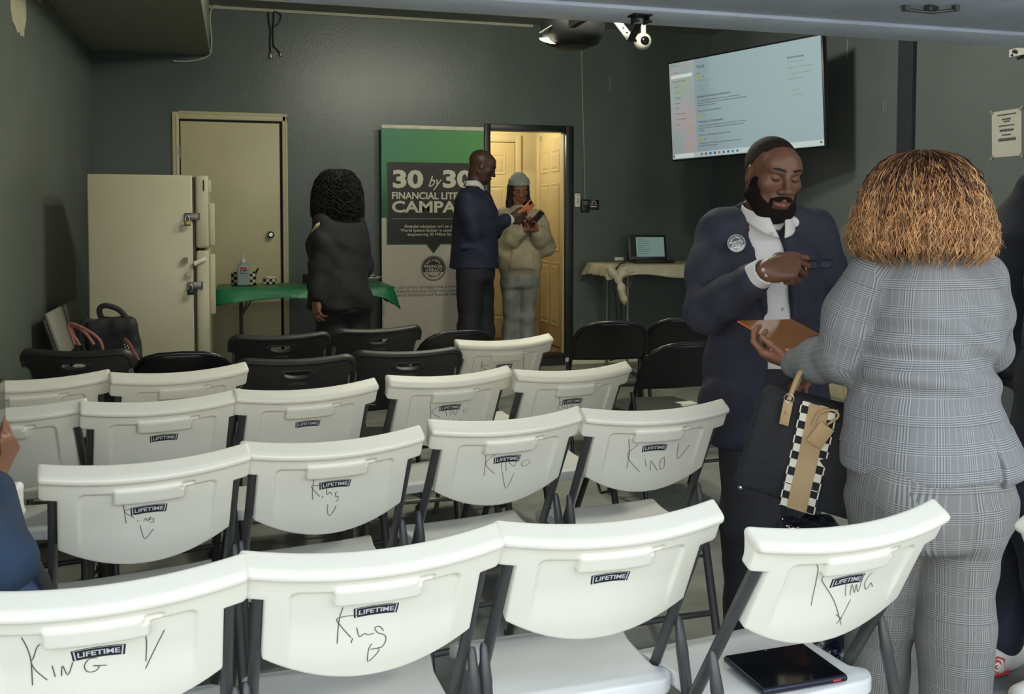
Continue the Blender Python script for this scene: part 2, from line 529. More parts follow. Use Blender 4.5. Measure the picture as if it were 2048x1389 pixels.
# doorway hole in the back wall
HL = onY(968, 400, YB).x + 0.03; HR = onY(1145, 500, YB).x - 0.03; HZ0 = 0.13; HZ1 = onY(1054, 256, YB).z
b = MB(); b.boxb((XL, YB, 0), (HL, YB + 0.12, ZC)); b.boxb((HR, YB, 0), (XR, YB + 0.12, ZC)); b.boxb((HL, YB, HZ1), (HR, YB + 0.12, ZC)); b.boxb((HL, YB, 0), (HR, YB + 0.12, HZ0))
wall_back = st(b.build('wall_back', M_WALL))

# dropped box along the left wall
sx = onY(420, 111, YB).x; SZ = onY(420, 111, YB).z
b = MB(); b.boxb((XL, 3.6, SZ), (sx, YB, ZC)); st(b.build('ceiling_soffit', M_CEIL))
# pale bead where the back wall meets the ceiling
b = MB(); b.boxb((sx, YB - 0.018, onY(700, 31, YB).z - 0.012), (2.6, YB, onY(700, 31, YB).z + 0.012)); st(b.build('trim_1', M_CABLEW))
# baseboard
zb = onY(1200, 706, YB).z
b = MB(); b.boxb((HR + 0.10, YB - 0.016, 0.0), (XR, YB, zb), 0.004); b.boxb((HR - 0.9, YB - 0.016, 0.0), (HR + 0.10, YB, zb - 0.03), 0.004); b.boxb((XL, YB - 0.016, 0), (onY(345, 300, YB).x, YB, zb), 0.004)
st(b.build('baseboard_back', M_TRIMW))
b = MB(); b.boxb((XR - 0.016, YF, 0), (XR, YB, zb), 0.004); st(b.build('baseboard_right', M_TRIMW))
# dark vertical board on the right wall
p0 = onX(1802, 200, XR); p1 = onX(1832, 200, XR)
b = MB(); b.boxb((XR - 0.03, p1.y, 0), (XR, p0.y, ZC)); st(b.build('trim_2', mat('dark_board', (46, 52, 58), 0.6, var=0.1)))
# patch of bare filler and scraped streaks on the walls
b = MB()
pp = [onX(x, y, XL) for x, y in ((20, 0), (51, 0), (52, 20), (52, 42), (48, 60), (48, 76), (45, 70), (42, 74), (38, 64), (34, 66), (30, 52), (24, 42), (21, 22))]
b.v += [Vector((XL + 0.0015, p.y, p.z)) for p in pp]; b.f.append(tuple(range(len(pp)))); b.mi.append(0); b.sm.append(False)
pp = [onX(x, y, XL) for x, y in ((74, 0), (82, 0), (83, 6), (80, 7))]
n0 = len(b.v); b.v += [Vector((XL + 0.0015, p.y, p.z)) for p in pp]; b.f.append(tuple(range(n0, n0 + 4))); b.mi.append(0); b.sm.append(False)
st(b.build('filler_patch', mat('filler', (190, 182, 158), 0.8, var=0.08), wall_left))
b = MB()
for (x0, y0, x1, y1, w) in ((1220, 155, 1221, 180, 0.006), (1220, 216, 1221, 219, 0.008), (1163, 640, 1163, 660, 0.003)):
    a = onY(x0, y0, YB); c = onY(x1, y1, YB); b.boxb((a.x - w / 2, YB - 0.001, c.z), (a.x + w / 2, YB, a.z))
st(b.build('paint_scrape', mat('bare_plaster', (150, 150, 138), 0.8), wall_back))
b = MB()
for (x0, y0, x1, y1, w) in ((1695, 78, 1693, 118, 0.012), (1767, 200, 1767, 222, 0.006), (1772, 210, 1772, 222, 0.004)):
    a = onX(x0, y0, XR); c = onX(x1, y1, XR); b.boxb((XR - 0.001, a.y - w / 2, c.z), (XR, a.y + w / 2, a.z))
st(b.build('paint_scrape', MATS['bare_plaster'], wall_right))

# ---- white flush door
dl, dr = onY(361.5, 300, YB).x, onY(559, 300, YB).x; dz1 = onY(460, 245, YB).z
ol, orr = onY(345, 300, YB).x, onY(575, 300, YB).x; oz1 = onY(460, 226, YB).z
door1 = st(thing('door_1', None, None))
b = MB(); b.boxb((dl, YB - 0.012, 0.06), (dr, YB + 0.02, dz1), 0.002); b.build('door_panel', M_CREAM, door1)
b = MB(); b.boxb((dl - 0.012, YB - 0.008, 0.03), (dr + 0.02, YB + 0.004, dz1 + 0.015)); b.build('jamb_gap', M_DARK, door1)
b = MB()
cw = dl - 0.010 - ol
b.boxb((ol, YB - 0.026, 0.0), (dl - 0.010, YB, oz1 - 0.005), 0.005); b.boxb((ol + 0.028, YB - 0.032, 0.0), (ol + 0.045, YB - 0.01, oz1 - 0.03), 0.004)
b.boxb((ol + 0.05, YB - 0.026, dz1 + 0.018), (orr, YB, oz1 + 0.004), 0.005); b.boxb((ol + 0.05, YB - 0.032, oz1 - 0.022), (orr, YB - 0.01, oz1 - 0.008), 0.004)
b.boxb((dr + 0.022, YB - 0.026, 0.0), (orr, YB, oz1), 0.005); b.boxb((orr - 0.02, YB - 0.032, 0.0), (orr - 0.008, YB - 0.01, oz1), 0.004)
b.build('door_casing', M_CREAM, door1)
b = MB(); hz = onY(361, 305, YB).z; b.tube([(dl - 0.004, YB - 0.016, hz - 0.05), (dl - 0.004, YB - 0.016, hz + 0.05)], 0.007, 8); b.boxb((dl - 0.014, YB - 0.0285, hz - 0.045), (dl - 0.004, YB - 0.010, hz + 0.045)); b.build('hinge', M_STEEL, door1)
kp = onY(541, 470, YB)
b = MB(); b.lathe([(0.034, 0), (0.034, 0.006), (0.028, 0.010), (0.013, 0.014), (0.012, 0.034), (0.024, 0.040), (0.030, 0.052), (0.028, 0.064), (0.012, 0.070), (0.004, 0.068)], 24, frame((kp.x, YB - 0.012, kp.z), (1, 0, 0), (0, 0, 1), (0, -1, 0)))
b.build('door_knob', M_CHROME, door1)

# ---- black-framed doorway, hall behind it
fr = st(thing('door_2', None, None))
fl, fR = onY(968, 400, YB).x, onY(1145.5, 500, YB).x; fz = onY(1054, 250, YB).z
il, ir = onY(980, 300, YB).x, onY(1131, 300, YB).x; iz = onY(1054, 262.5, YB).z
b = MB()
b.boxb((fl, YB - 0.022, 0.10), (il, YB + 0.12, fz), 0.003); b.boxb((ir, YB - 0.022, 0.10), (fR, YB + 0.12, fz), 0.003); b.boxb((il, YB - 0.022, iz), (ir, YB + 0.12, fz), 0.003)
b.build('door_frame', M_BLACKP, fr)
b = MB(); b.boxb((il, YB - 0.03, 0.10), (ir, YB + 0.14, 0.135), 0.004); b.boxb((il, YB - 0.02, 0.02), (ir, YB - 0.001, 0.10)); b.build('door_sill', M_BLACKP, fr)
b = MB(); b.boxb((fR, YB - 0.012, 0.1), (fR + 0.02, YB, fz - 0.01)); b.build('casing_strip', M_WALL, fr)
b = MB(); b.boxb((ir - 0.012, YB + 0.03, 0.135), (ir, YB + 0.10, iz), 0.002); b.build('door_stop', M_HALL, fr)
HY, HX = 9.55, 3.02
b = MB(); b.boxb((HL - 1.4, YB + 0.12, 0.06), (HX + 0.1, HY + 0.1, HZ0)); st(b.build('hall_floor', M_WOOD))
b = MB(); b.boxb((HL - 1.4, HY, HZ0), (HX + 0.1, HY + 0.1, 2.55)); hwb = st(b.build('wall_hall_back', M_HALL))
b = MB(); b.boxb((HX, YB + 0.12, HZ0), (HX + 0.1, HY, 2.55)); hwr = st(b.build('wall_hall_right', M_HALL))
b = MB(); b.boxb((HL - 1.45, YB + 0.12, HZ0), (HL - 1.4, HY, 2.55)); st(b.build('wall_hall_left', M_HALL))
b = MB(); b.boxb((HL - 1.45, YB + 0.12, 2.50), (HX + 0.1, HY + 0.1, 2.6)); st(b.build('ceiling_hall', M_HALL))


def six_panel(name, w, h, M, parent_mat):
    """six-panel door standing in the plane x (width) / z (height), face towards -y"""
    d = st(thing(name, None, None)); d.matrix_world = M
    b = MB(); b.boxb((0, 0, 0), (w, 0.04, h), 0.003)
    b.build('door_panel', parent_mat, d)
    cols = ((0.14, 0.44), (0.56, 0.86)); rows = ((0.10, 0.40), (0.46, 0.78), (0.84, 0.94))
    b = MB()
    for c in cols:
        for r in rows:
            x0, x1, z0, z1 = c[0] * w, c[1] * w, r[0] * h, r[1] * h; m = 0.022
            o = [(x0, -0.001, z0), (x1, -0.001, z0), (x1, -0.001, z1), (x0, -0.001, z1)]
            i = [(x0 + m, 0.010, z0 + m), (x1 - m, 0.010, z0 + m), (x1 - m, 0.010, z1 - m), (x0 + m, 0.010, z1 - m)]
            j = [(x0 + 2 * m, -0.004, z0 + 2 * m), (x1 - 2 * m, -0.004, z0 + 2 * m), (x1 - 2 * m, -0.004, z1 - 2 * m), (x0 + 2 * m, -0.004, z1 - 2 * m)]
            o2 = [(x, -0.006, z) for x, _, z in o]; i2 = [(x, -0.0015, z) for x, _, z in i]; j2 = [(x, -0.007, z) for x, _, z in j]
            o3 = [(p[0] + s0 * 0.008, -0.001, p[2] + s1 * 0.008) for p, (s0, s1) in zip(o, ((-1, -1), (1, -1), (1, 1), (-1, 1)))]
            vs = o3 + o2 + i2 + j2; fs = []
            for a in range(3):
                for k in range(4): l = (k + 1) % 4; fs.append((a * 4 + k, a * 4 + l, a * 4 + 4 + l, a * 4 + 4 + k))
            fs.append((12, 13, 14, 15)); b.add(vs, fs)
    b.build('raised_panel', parent_mat, d)
    return d


hd_r = onY(1028, 286, HY).x; hd_z = onY(1010, 286, HY).z
d3 = six_panel('door_3', 0.76, hd_z - HZ0 - 0.01, frame((hd_r - 0.76, HY - 0.03, HZ0 + 0.01), (1, 0, 0), (0, 1, 0), (0, 0, 1)), M_HALLD)
b = MB(); b.boxb((hd_r + 0.006, HY - 0.035, HZ0), (hd_r + 0.07, HY, hd_z + 0.08), 0.006); b.boxb((hd_r - 0.84, HY - 0.035, hd_z + 0.006), (hd_r + 0.006, HY, hd_z + 0.08), 0.006); st(b.build('trim_3', M_HALL))
q0 = onX(1083, 284, HX); q1 = onX(1127, 271, HX)
DY0, DY1 = q1.y, q0.y
d4 = six_panel('door_4', 0.76, q0.z - HZ0 - 0.01, frame((HX - 0.03, DY1, HZ0 + 0.01), (0, -1, 0), (1, 0, 0), (0, 0, 1)), M_HALLD)
b = MB(); b.boxb((HX - 0.035, DY1 + 0.004, HZ0), (HX, DY1 + 0.06, q0.z + 0.06), 0.005); st(b.build('trim_4', M_HALL))
b = MB(); b.lathe([(0.030, 0), (0.026, 0.006), (0.011, 0.010), (0.011, 0.04), (0.026, 0.05), (0.026, 0.065), (0.005, 0.07)], 20, frame((0.08, 0, 0.93), (1, 0, 0), (0, 0, 1), (0, -1, 0))); b.build('door_knob', M_CHROME, d4)
hl = thing('hall_ceiling_light', 'small frosted ceiling light inside the lit hall behind the black doorway', 'lamp', (HALL_LAMP.x, HALL_LAMP.y, 2.5))
b = MB(); b.lathe([(0.02, -0.03), (0.12, -0.025), (0.13, 0)], 24); b.build('lamp_base', M_WHITEP, hl)

# ---- garage door, raised flat under the ceiling
GZ = 2.15
GE = (onZ(900, 26, GZ).y + onZ(1500, 62, GZ).y) / 2
M_GD = mat('garage_door_paint', (214, 220, 232), 0.5, 0.0, var=0.08, scale=5, bump=0.08, bscale=40)
M_GDE = mat('garage_door_edge', (228, 236, 248), 0.42, 0.0, var=0.08, scale=4)
gd = thing('garage_door', 'wide grey garage door raised flat overhead', 'garage door', (1.7, (GE + YF) / 2, GZ))
gx0, gx1 = -0.70 - 1.7, 4.2 - 1.7; gy0, gy1 = YF + 0.08 - (GE + YF) / 2, GE - (GE + YF) / 2
nsec = 4; dy = (gy1 - 0.24 - gy0) / nsec
for i in range(nsec):
    b = MB(); b.boxb((gx0, gy0 + i * dy + 0.004, 0.012), (gx1, gy0 + (i + 1) * dy - 0.004, 0.055), 0.004); b.build('door_section', M_GD, gd)
b = MB(); b.boxb((gx0, gy1 - 0.235, 0.0), (gx1, gy1, 0.055), 0.004); b.build('edge_strut', M_GDE, gd)
def gdl(px, py, z=GZ): q = onZ(px, py, z); return Vector((q.x - 1.7, q.y - (GE + YF) / 2, z - GZ))
c0 = gdl(1280, 30)
b = MB()
for dx in (-0.025, 0.025):
    b.box((c0.x + dx, c0.y, -0.016), (0.005, 0.05, 0.032), None, 0.002); b.tube([(c0.x + dx - 0.012, c0.y - 0.02, -0.026), (c0.x + dx + 0.012, c0.y - 0.02, -0.026)], 0.005, 8)
b.box((c0.x, c0.y, -0.003), (0.075, 0.06, 0.005))
b.build('arm_bracket', MATS.get('dark_steel') or mat('dark_steel', (46, 46, 46), 0.5, 0.5), gd)
lk = gdl(1862, 18)
b = MB(); b.box((lk.x, lk.y, 0.0), (0.05, 0.03, 0.02), (0, 0, 0.3), 0.003); b.tube([(lk.x - 0.09, lk.y + 0.02, -0.004), (lk.x, lk.y, -0.012), (lk.x + 0.08, lk.y - 0.03, -0.004)], 0.006, 8); b.box((lk.x - 0.09, lk.y + 0.02, 0.002), (0.02, 0.02, 0.02)); b.box((lk.x + 0.08, lk.y - 0.03, 0.002), (0.02, 0.02, 0.02))
b.build('latch', M_STEEL, gd)
# drawbar from the door to the opener rail
arm = thing('drawbar', 'dark bent steel arm hanging between the raised door and its opener rail', 'door arm', W(1262, 80, 3.78))
o0 = arm.location
def al(px, py, D): return W(px, py, D) - o0
b = MB(); a0, a1 = al(1280, 39, 3.62), al(1262, 80, 3.78); b.box((a0 + a1) / 2, (0.028, 0.008, (a1 - a0).length), (a1 - a0).to_track_quat('Z', 'Y').to_matrix(), 0.002); b.build('straight_bar', mat('dark_steel', (46, 46, 46), 0.5, 0.5), arm)
b = MB(); a0, a1 = al(1264, 82, 3.80), al(1236, 46, 4.2); b.box((a0 + a1) / 2, (0.04, 0.008, (a1 - a0).length), (a1 - a0).to_track_quat('Z', 'Y').to_matrix(), 0.002)
for t in (0.15, 0.4, 0.65): q = a0 + (a1 - a0) * t; b.ball(q + Vector((0, -0.008, 0)), 0.006, 8, 6)
b.build('slotted_bar', MATS['dark_steel'], arm)
rail = thing('opener_rail', 'long steel opener rail running from the garage mouth to the motor unit', 'rail', (W(1236, 44, 4.8).x, 0, 0))
rz = W(1236, 44, 4.8).z + 0.10
b = MB(); b.boxb((-0.02, YF, rz), (0.02, 5.2, rz + 0.05), 0.003); b.build('rail_bar', MATS['dark_steel'], rail)

# opener motor unit with its bulb lens
oc = W(1145, 62, 5.75)
op = thing('garage_door_opener', 'dark rounded garage door opener with a glowing bulb lens, hung below the ceiling', 'garage door opener', oc)
def ol_(px, py, D=5.6): return W(px, py, D) - oc
M_OPB = mat('opener_plastic', (22, 22, 24), 0.6, var=0.08)
b = MB(); b.lathe([(0.02, -0.10), (0.10, -0.097), (0.16, -0.075), (0.19, -0.03), (0.195, 0.03), (0.19, 0.10), (0.17, 0.16)], 40); b.build('housing', M_OPB, op)
b = MB(); b.lathe([(0.01, -0.006), (0.09, -0.004), (0.105, 0.004)], 32, Matrix.Translation((0, 0, -0.10))); b.build('bottom_cover', mat('opener_cover', (62, 64, 62), 0.5), op)
b = MB()
def lens(u, v):
    a = R(182) + u * R(40) ; rr = 0.202; z = -0.045 - 0.030 * v - 0.02 * u
    q = rr - 0.06 * v * v
    v3 = EX * (math.cos(a) * q) + EY * (math.sin(a) * q); return Vector((v3.x, v3.y, z))
b.grid(lens, 12, 6)
b.build('bulb_lens', mat('bulb_glow', (255, 250, 230), 0.4, emit=(255, 244, 214), estr=6.0, var=0.0), op)
b = MB(); b.tube([ol_(1079, 66), ol_(1104, 51)], 0.006, 8); b.build('release_rod', M_STEEL, op)
b = MB(); b.boxb((-0.10, -0.02, 0.10), (-0.07, 0.02, ZC - oc.z), 0.002); b.boxb((0.07, -0.02, 0.10), (0.10, 0.02, ZC - oc.z), 0.002); b.build('hanger_strap', M_STEEL, op)
for q, lab in ((ADDED_LAMP, 'added unseen ceiling lamp over the chairs, nearer the ceiling box'), (CEIL_LAMP_2, 'added unseen ceiling lamp nearer the television, above the raised door')):
    fx = thing('added_ceiling_lamp', lab, 'lamp', (q.x, q.y, ZC), 0, 'added ceiling lamps')
    b = MB(); b.lathe([(0.03, -0.03), (0.12, -0.028), (0.14, -0.012), (0.14, 0)], 32); b.build('lamp_base', M_WHITEP, fx)
# white pull cord down to the wall control
cord = [onY(1163, 92, YB - 0.01), onY(1165, 200, YB - 0.01), onY(1168, 300, YB - 0.01), onY(1170, 398, YB - 0.03)]
b = MB(); b.tube(cord, 0.0035, 6); tag(b.build('white_wire', M_CABLEW), 'thin white wire running down the back wall to the black wall control', 'wire')
# wires along the soffit and the wall top
b = MB(); b.tube(smooth_line([onY(x, y, YB - 0.02) for x, y in ((470, 11), (440, 9), (425, 14), (420, 35), (423, 75), (422, 100), (416, 112), (395, 120), (370, 123), (345, 122))]), 0.008, 8); tag(b.build('soffit_cable', M_CABLEW), 'loose white cable looping round the corner of the ceiling box', 'cable')
b = MB(); b.tube(smooth_line([onY(x, y, YB - 0.015) for x, y in ((537, 24), (538, 45), (541, 60), (540, 85), (541, 108))]), 0.006, 6); b.m = 1; q = onY(541, 110, YB - 0.015); b.boxb((q.x - 0.012, q.y - 0.01, q.z - 0.03), (q.x + 0.012, q.y + 0.01, q.z + 0.02), 0.003)
tag(b.build('hanging_wire', [M_CABLEB, M_STEEL]), 'dark wire hanging straight down the back wall with a metal end', 'wire')
b = MB(); b.tube(smooth_line([onY(x, y, YB - 0.015) for x, y in ((548, 22), (547, 45), (546, 60), (547, 90), (553, 98), (560, 107))]), 0.006, 6); b.tube(smooth_line([onY(x, y, YB - 0.015) for x, y in ((548, 22), (560, 28), (561, 38), (554, 50), (548, 53))]), 0.005, 6); b.m = 1; q = onY(561, 108, YB - 0.015); b.boxb((q.x - 0.01, q.y - 0.01, q.z - 0.02), (q.x + 0.01, q.y + 0.01, q.z + 0.015), 0.003)
tag(b.build('hanging_wire', [M_CABLEB, M_STEEL]), 'dark wire with a side loop, hanging on the back wall and kicking out below', 'wire')
# dome camera
cc = W(1287, 82, 6.4)
sc_ = thing('security_camera', 'small white dome security camera beside the bent opener arm', 'camera', cc)
fz_ = (CAMPOS - cc).normalized()
zr = (fz_ + Vector((0.25, 0, 0.1))).normalized(); xr_ = zr.orthogonal().normalized(); yr_ = zr.cross(xr_)
b = MB(); b.lathe([(0.055, -0.05), (0.058, -0.02), (0.052, 0.012), (0.036, 0.034), (0.03, 0.036)], 32, frame((0, 0, 0), xr_, yr_, zr)); b.build('housing', M_WHITEP, sc_)
b = MB(); b.lathe([(0.030, 0.034), (0.028, 0.045), (0.012, 0.050), (0.004, 0.051)], 24, frame((0, 0, 0), xr_, yr_, zr)); b.build('lens', mat('dark_glass', (18, 18, 18), 0.12, var=0), sc_)
b = MB(); b.tube([(0, 0, 0.03), (0, 0.02, ZC - cc.z)], 0.018, 12); b.build('mount', M_WHITEP, sc_)
# door track bracket at the right wall
q = onX(2018, 108, XR - 0.05)
tr = thing('track_bracket', 'white perforated steel track bracket high on the right wall', 'bracket', (XR, q.y, q.z))
b = MB(); b.boxb((-0.05, -1.2, -0.02), (-0.045, 0.0, 0.025)); b.boxb((-0.05, -0.03, -0.02), (0, -0.025, 0.02)); b.boxb((-0.05, -1.1, -0.02), (0, -1.095, 0.02)); b.build('track_strip', M_WHITEP, tr)
b = MB(); b.box((-0.054, -0.05, 0.005), (0.006, 0.03, 0.02), (0.5, 0, 0), 0.003); b.ball((-0.054, -0.025, -0.012), 0.006, 8, 6); b.build('bolt', MATS['dark_steel'], tr)
# notice on the right wall
pc = [onX(x, y, XR - 0.003) for x, y in ((1983.5, 225), (2043, 216), (2043, 311), (1984, 316))]
no = thing('paper_notice', 'white paper notice taped to the right wall', 'notice', pc[0])
b = MB(); vs = [p - pc[0] for p in pc]; b.add(vs + [v + Vector((0.002, 0, 0)) for v in vs], [(0, 1, 2, 3), (7, 6, 5, 4), (0, 4, 5, 1), (1, 5, 6, 2), (2, 6, 7, 3), (3, 7, 4, 0)]); b.build('sheet', mat('paper', (196, 194, 186), 0.8, var=0.04), no)
un = (vs[1] - vs[0]); vn = (vs[3] - vs[0]); w_, h_ = un.length, vn.length; un.normalize(); vn.normalize()
NF = frame(vs[0] + Vector((-0.001, 0, 0)), un, -vn, un.cross(-vn))
b = MB()
for t, y, s_ in (('NOTICE TO GUESTS', .09, .017), ('PARKING', .19, .014), ('RULES', .25, .013), ('PLEASE KEEP CLEAR', .33, .015), ('THANK YOU', .43, .02), ('CONTACT', .53, .015), ('678 555 0198', .62, .024)):
    pass
for (y, l, s_) in ((.09, .62, .008), (.19, .30, .010), (.24, .18, .010), (.33, .50, .008), (.43, .46, .014), (.53, .30, .009), (.63, .56, .018)):
    x = w_ * (0.5 - l / 2); e = w_ * (0.5 + l / 2)
    while x < e:
        g = random.uniform(0.006, 0.012); b.box((x + g / 2, -h_ * y, 0), (g * 0.75, s_, 0.0004), None, M=NF); x += g
b.build('printed_lines', mat('ink', (70, 68, 68), 0.8, var=0), no)
for v, a in zip(vs, (0.7, -0.7, 0.8, -0.7)):
    b = MB(); b.box(v + Vector((-0.002, 0, 0)), (0.001, 0.035, 0.016), (a, 0, 0)); b.build('tape', mat('tape', (150, 146, 128), 0.3, var=0.05), no)
# ================================================================== CHAIRS
M_RESIN = mat('cream_resin', (230, 225, 207), 0.45, var=0.025, scale=6, bump=0.03, bscale=300)
M_SEAT = mat('seat_resin', (222, 221, 216), 0.45, var=0.025, scale=6, bump=0.03, bscale=300)
M_TUBE = mat('bronze_tube', (76, 76, 74), 0.42, 0.35, var=0.06, scale=20)
M_LOGO = mat('logo_black', (34, 36, 40), 0.45, var=0.05)
M_LOGOS = mat('logo_silver', (196, 196, 196), 0.4, var=0.03)
M_PEN = mat('marker_ink', (84, 82, 80), 0.6, var=0.1)
M_BRES = mat('black_resin', (37, 37, 36), 0.5, var=0.06, scale=8, bump=0.03, bscale=300)
M_BMET = mat('black_enamel', (24, 24, 25), 0.28, var=0.06)
M_PAD = mat('black_vinyl', (48, 49, 46), 0.5, var=0.10, bump=0.12, bscale=40)
M_GTUBE = mat('pale_tube', (128, 126, 116), 0.4, 0.4, var=0.05)

LEAN = R(27.0)                       # backrest lean
TOPY, TOPZ = -0.235, 0.845           # middle of the top edge, before the bow
SD = Vector((0, math.sin(LEAN), -math.cos(LEAN)))       # down the back
ND = Vector((0, -math.cos(LEAN), -math.sin(LEAN)))      # out of the back


def bow(x, dpt=0.034, hw=0.23): return dpt * (1 - (x / hw) ** 2)


def back_pt(x, s, n=0.0):
    """a point of the backrest: x across, s down from the top edge, n out of its rear face"""
    return Vector((x, TOPY, TOPZ)) + SD * s + ND * (n + bow(x))


def sd_box2(x, y, cx, cy, hx, hy, r):
    qx = np.abs(x - cx) - (hx - r); qy = np.abs(y - cy) - (hy - r)
    return np.sqrt(np.maximum(qx, 0) ** 2 + np.maximum(qy, 0) ** 2) + np.minimum(np.maximum(qx, qy), 0) - r


def sstep(a, b, x):
    t = np.clip((x - a) / (b - a), 0, 1); return t * t * (3 - 2 * t)


def extr(d2, n, n0, n1, r=0.004):
    dz = np.maximum(n0 - n, n - n1)
    a = d2 + r; c = dz + r
    return np.sqrt(np.maximum(a, 0) ** 2 + np.maximum(c, 0) ** 2) + np.minimum(np.maximum(a, c), 0) - r


def field_mesh(lo, hi, h, fn):
    F = Field(lo, hi, h); sl, X, Y, Z = F.sub(F.lo, F.lo + F.n * F.h)
    F.d = np.broadcast_to(fn(X, Y, Z), F.d.shape).astype(np.float32); return F.mesh()


def white_back(x, s, n):
    ear = sd_box2(x, s, 0, 0.030, 0.231, 0.036, 0.010)
    low = np.maximum(sd_box2(x, s, 0, 0.15, 0.193, 0.18, 0.012), s - (0.272 - 0.058 * (x / 0.193) ** 2))
    low = np.maximum(low, -s)
    out = np.minimum(ear, low)
    rec = sd_box2(x, s, 0, 0.175, 0.150 - 0.10 * np.maximum(s - 0.055, 0) * 0.25, 0.128, 0.016)
    rear = 0.0105 - 0.0075 * sstep(0.004, -0.005, rec) * sstep(0.235, 0.12, s)
    front = -0.016 - 0.018 * sstep(0.05, 0.0, s)
    d = extr(out, n, front, rear, 0.004)
    lip = extr(sd_box2(x, s, 0, 0.004, 0.231, 0.0085, 0.006), n, -0.034, 0.020, 0.006)
    grip = extr(sd_box2(x, s, 0.0, 0.054, 0.078, 0.0215, 0.006), n, -0.01, 0.0175, 0.006)
    slot = extr(sd_box2(x, s, 0.084, 0.040, 0.016, 0.006, 0.005), n, 0.004, 0.03, 0.002)
    k = 0.006; q = np.clip(0.5 + 0.5 * (d - lip) / k, 0, 1); d = d * (1 - q) + lip * q - k * q * (1 - q)
    d = np.minimum(d, grip); return np.maximum(d, -slot)


def bend_back(v):
    P = np.array([TOPY, TOPZ]); x, s, n = v[:, 0], v[:, 1], v[:, 2]; nn = n + 0.034 * (1 - (x / 0.23) ** 2)
    return np.stack([x, TOPY + SD.y * s + ND.y * nn, TOPZ + SD.z * s + ND.z * nn], 1)


def tube_y(z): return TOPY + (TOPZ - z) * math.tan(LEAN + R(3.0)) + 0.0


def fold_seat(name, m, parent, wr=0.185, wf=0.205, y0=-0.085, y1=0.28, z=0.445, dish=0.010):
    def f(x, y, zz):
        w = 0.188 + 0.017 * sstep(0.08, 0.22, y) + 0.024 * sstep(-0.02, -0.05, y)
        qx = np.abs(x) - (w - 0.03); qy = np.abs(y - (y0 + y1) / 2) - ((y1 - y0) / 2 - 0.03)
        o = np.sqrt(np.maximum(qx, 0) ** 2 + np.maximum(qy, 0) ** 2) + np.minimum(np.maximum(qx, qy), 0) - 0.03
        fall = 0.030 * sstep(y1 - 0.09, y1, y) + 0.006 * sstep(y0 + 0.03, y0, y)
        top = z - dish * np.clip(1 - (x / w) ** 2, 0, 1) * np.clip(1 - ((y - 0.11) / 0.19) ** 2, 0, 1) - fall
        slab = extr(o, zz, top - 0.016, top, 0.006)
        lip = extr(np.abs(o + 0.006) - 0.006, zz, top - 0.034, top, 0.004)
        return np.minimum(slab, lip)
    v, q = field_mesh((-0.225, y0 - 0.015, z - 0.09), (0.225, y1 + 0.015, z + 0.012), 0.004, f)
    return mesh_obj(name, v, q, m, parent)


def fold_frame(root, m, capm):
    zt = 0.80
    for sx in (-1, 1):
        b = MB(); x = sx * 0.201
        a = Vector((x, tube_y(zt) - 0.004, zt)); c = Vector((x * 1.03, tube_y(0.012), 0.012))
        b.tube([a, a + (c - a) * 0.5, c], 0.0135, 12, flat=0.80); b.tube([c + Vector((0, 0.002, 0.012)), c + Vector((0, 0.006, -0.012))], 0.0165, 10)
        b.build('leg', m, root)
        b = MB(); x2 = sx * 0.2165
        t = Vector((x2, tube_y(0.575) - 0.006, 0.575)); f = Vector((x2 * 1.02, tube_y(0.575) - 0.165, 0.012))
        d = (f - t); b.tube([t, t + d * 0.015, t + d * 0.13, t + d * 0.132, f], [0.006, 0.009, 0.0135, 0.0128, 0.0128], 12)
        b.tube([f + Vector((0, 0, 0.012)), f + Vector((0, 0, -0.012))], 0.0155, 10)
        b.tube([t + d * 0.28 + Vector((-0.014 * sx, 0, 0)), t + d * 0.28 + Vector((0.014, 0, 0)) * sx], 0.006, 8)
        b.build('leg', m, root)
        b = MB(); p0 = Vector((sx * 0.209, tube_y(0.42) + 0.0, 0.42)); p1 = Vector((sx * 0.209, tube_y(0.575) - 0.06, 0.36)); pm = Vector((sx * 0.209, (p0.y + p1.y) / 2, 0.335))
        b.tube(smooth_line([p0, p0 + (pm - p0) * 0.7, pm, pm + (p1 - pm) * 0.4, p1]), 0.0055, 8); b.build('hinge_brace', m, root)
    b = MB(); b.tube([(-0.201, tube_y(0.16), 0.16), (0.201, tube_y(0.16), 0.16)], 0.0095, 10); b.build('stretcher', m, root)
    yb = tube_y(0.575) - 0.165 + (0.165) * (0.20 / 0.575)
    b = MB(); b.tube([(-0.217, yb, 0.20), (0.217, yb, 0.20)], 0.0095, 10); b.build('stretcher', m, root)
    b = MB(); b.tube([(-0.201, tube_y(0.425), 0.425), (0.201, tube_y(0.425), 0.425)], 0.0085, 10); b.build('seat_bar', m, root)


def logo(parent, mp, ms, w=0.037, h=0.0112, sc=0.108, off=0.0034, x0=0.0):
    def f(p): return back_pt(p.x + x0, sc - p.y - 0.0035 * (1 - (p.x / w) ** 2), off + p.z)
    def ft(p): return f(Vector((p.x, p.y, p.z + 0.0014)))
    b = MB()
    N = 12
    def plate(k, z, m):
        b.m = m
        vs, fs = [], []
        for i in range(N + 1):
            u = -1 + 2 * i / N; vs += [(u * w * k * 0.96, -h * k, z), (u * w * (k + 0.02), h * k, z)]
        fs = [(2 * i, 2 * i + 2, 2 * i + 3, 2 * i + 1) for i in range(N)]
        b.add(vs, fs, False, None, f)
    plate(1.08, 0.0002, 0); plate(1.0, 0.0006, 1); plate(0.93, 0.0010, 0)
    b.m = 1; b.text('LIFETIME', 0.0158, None, bold=0.0004, fn=ft, sx=1.05)
    return b.build('logo_plate', [mp, ms], parent)


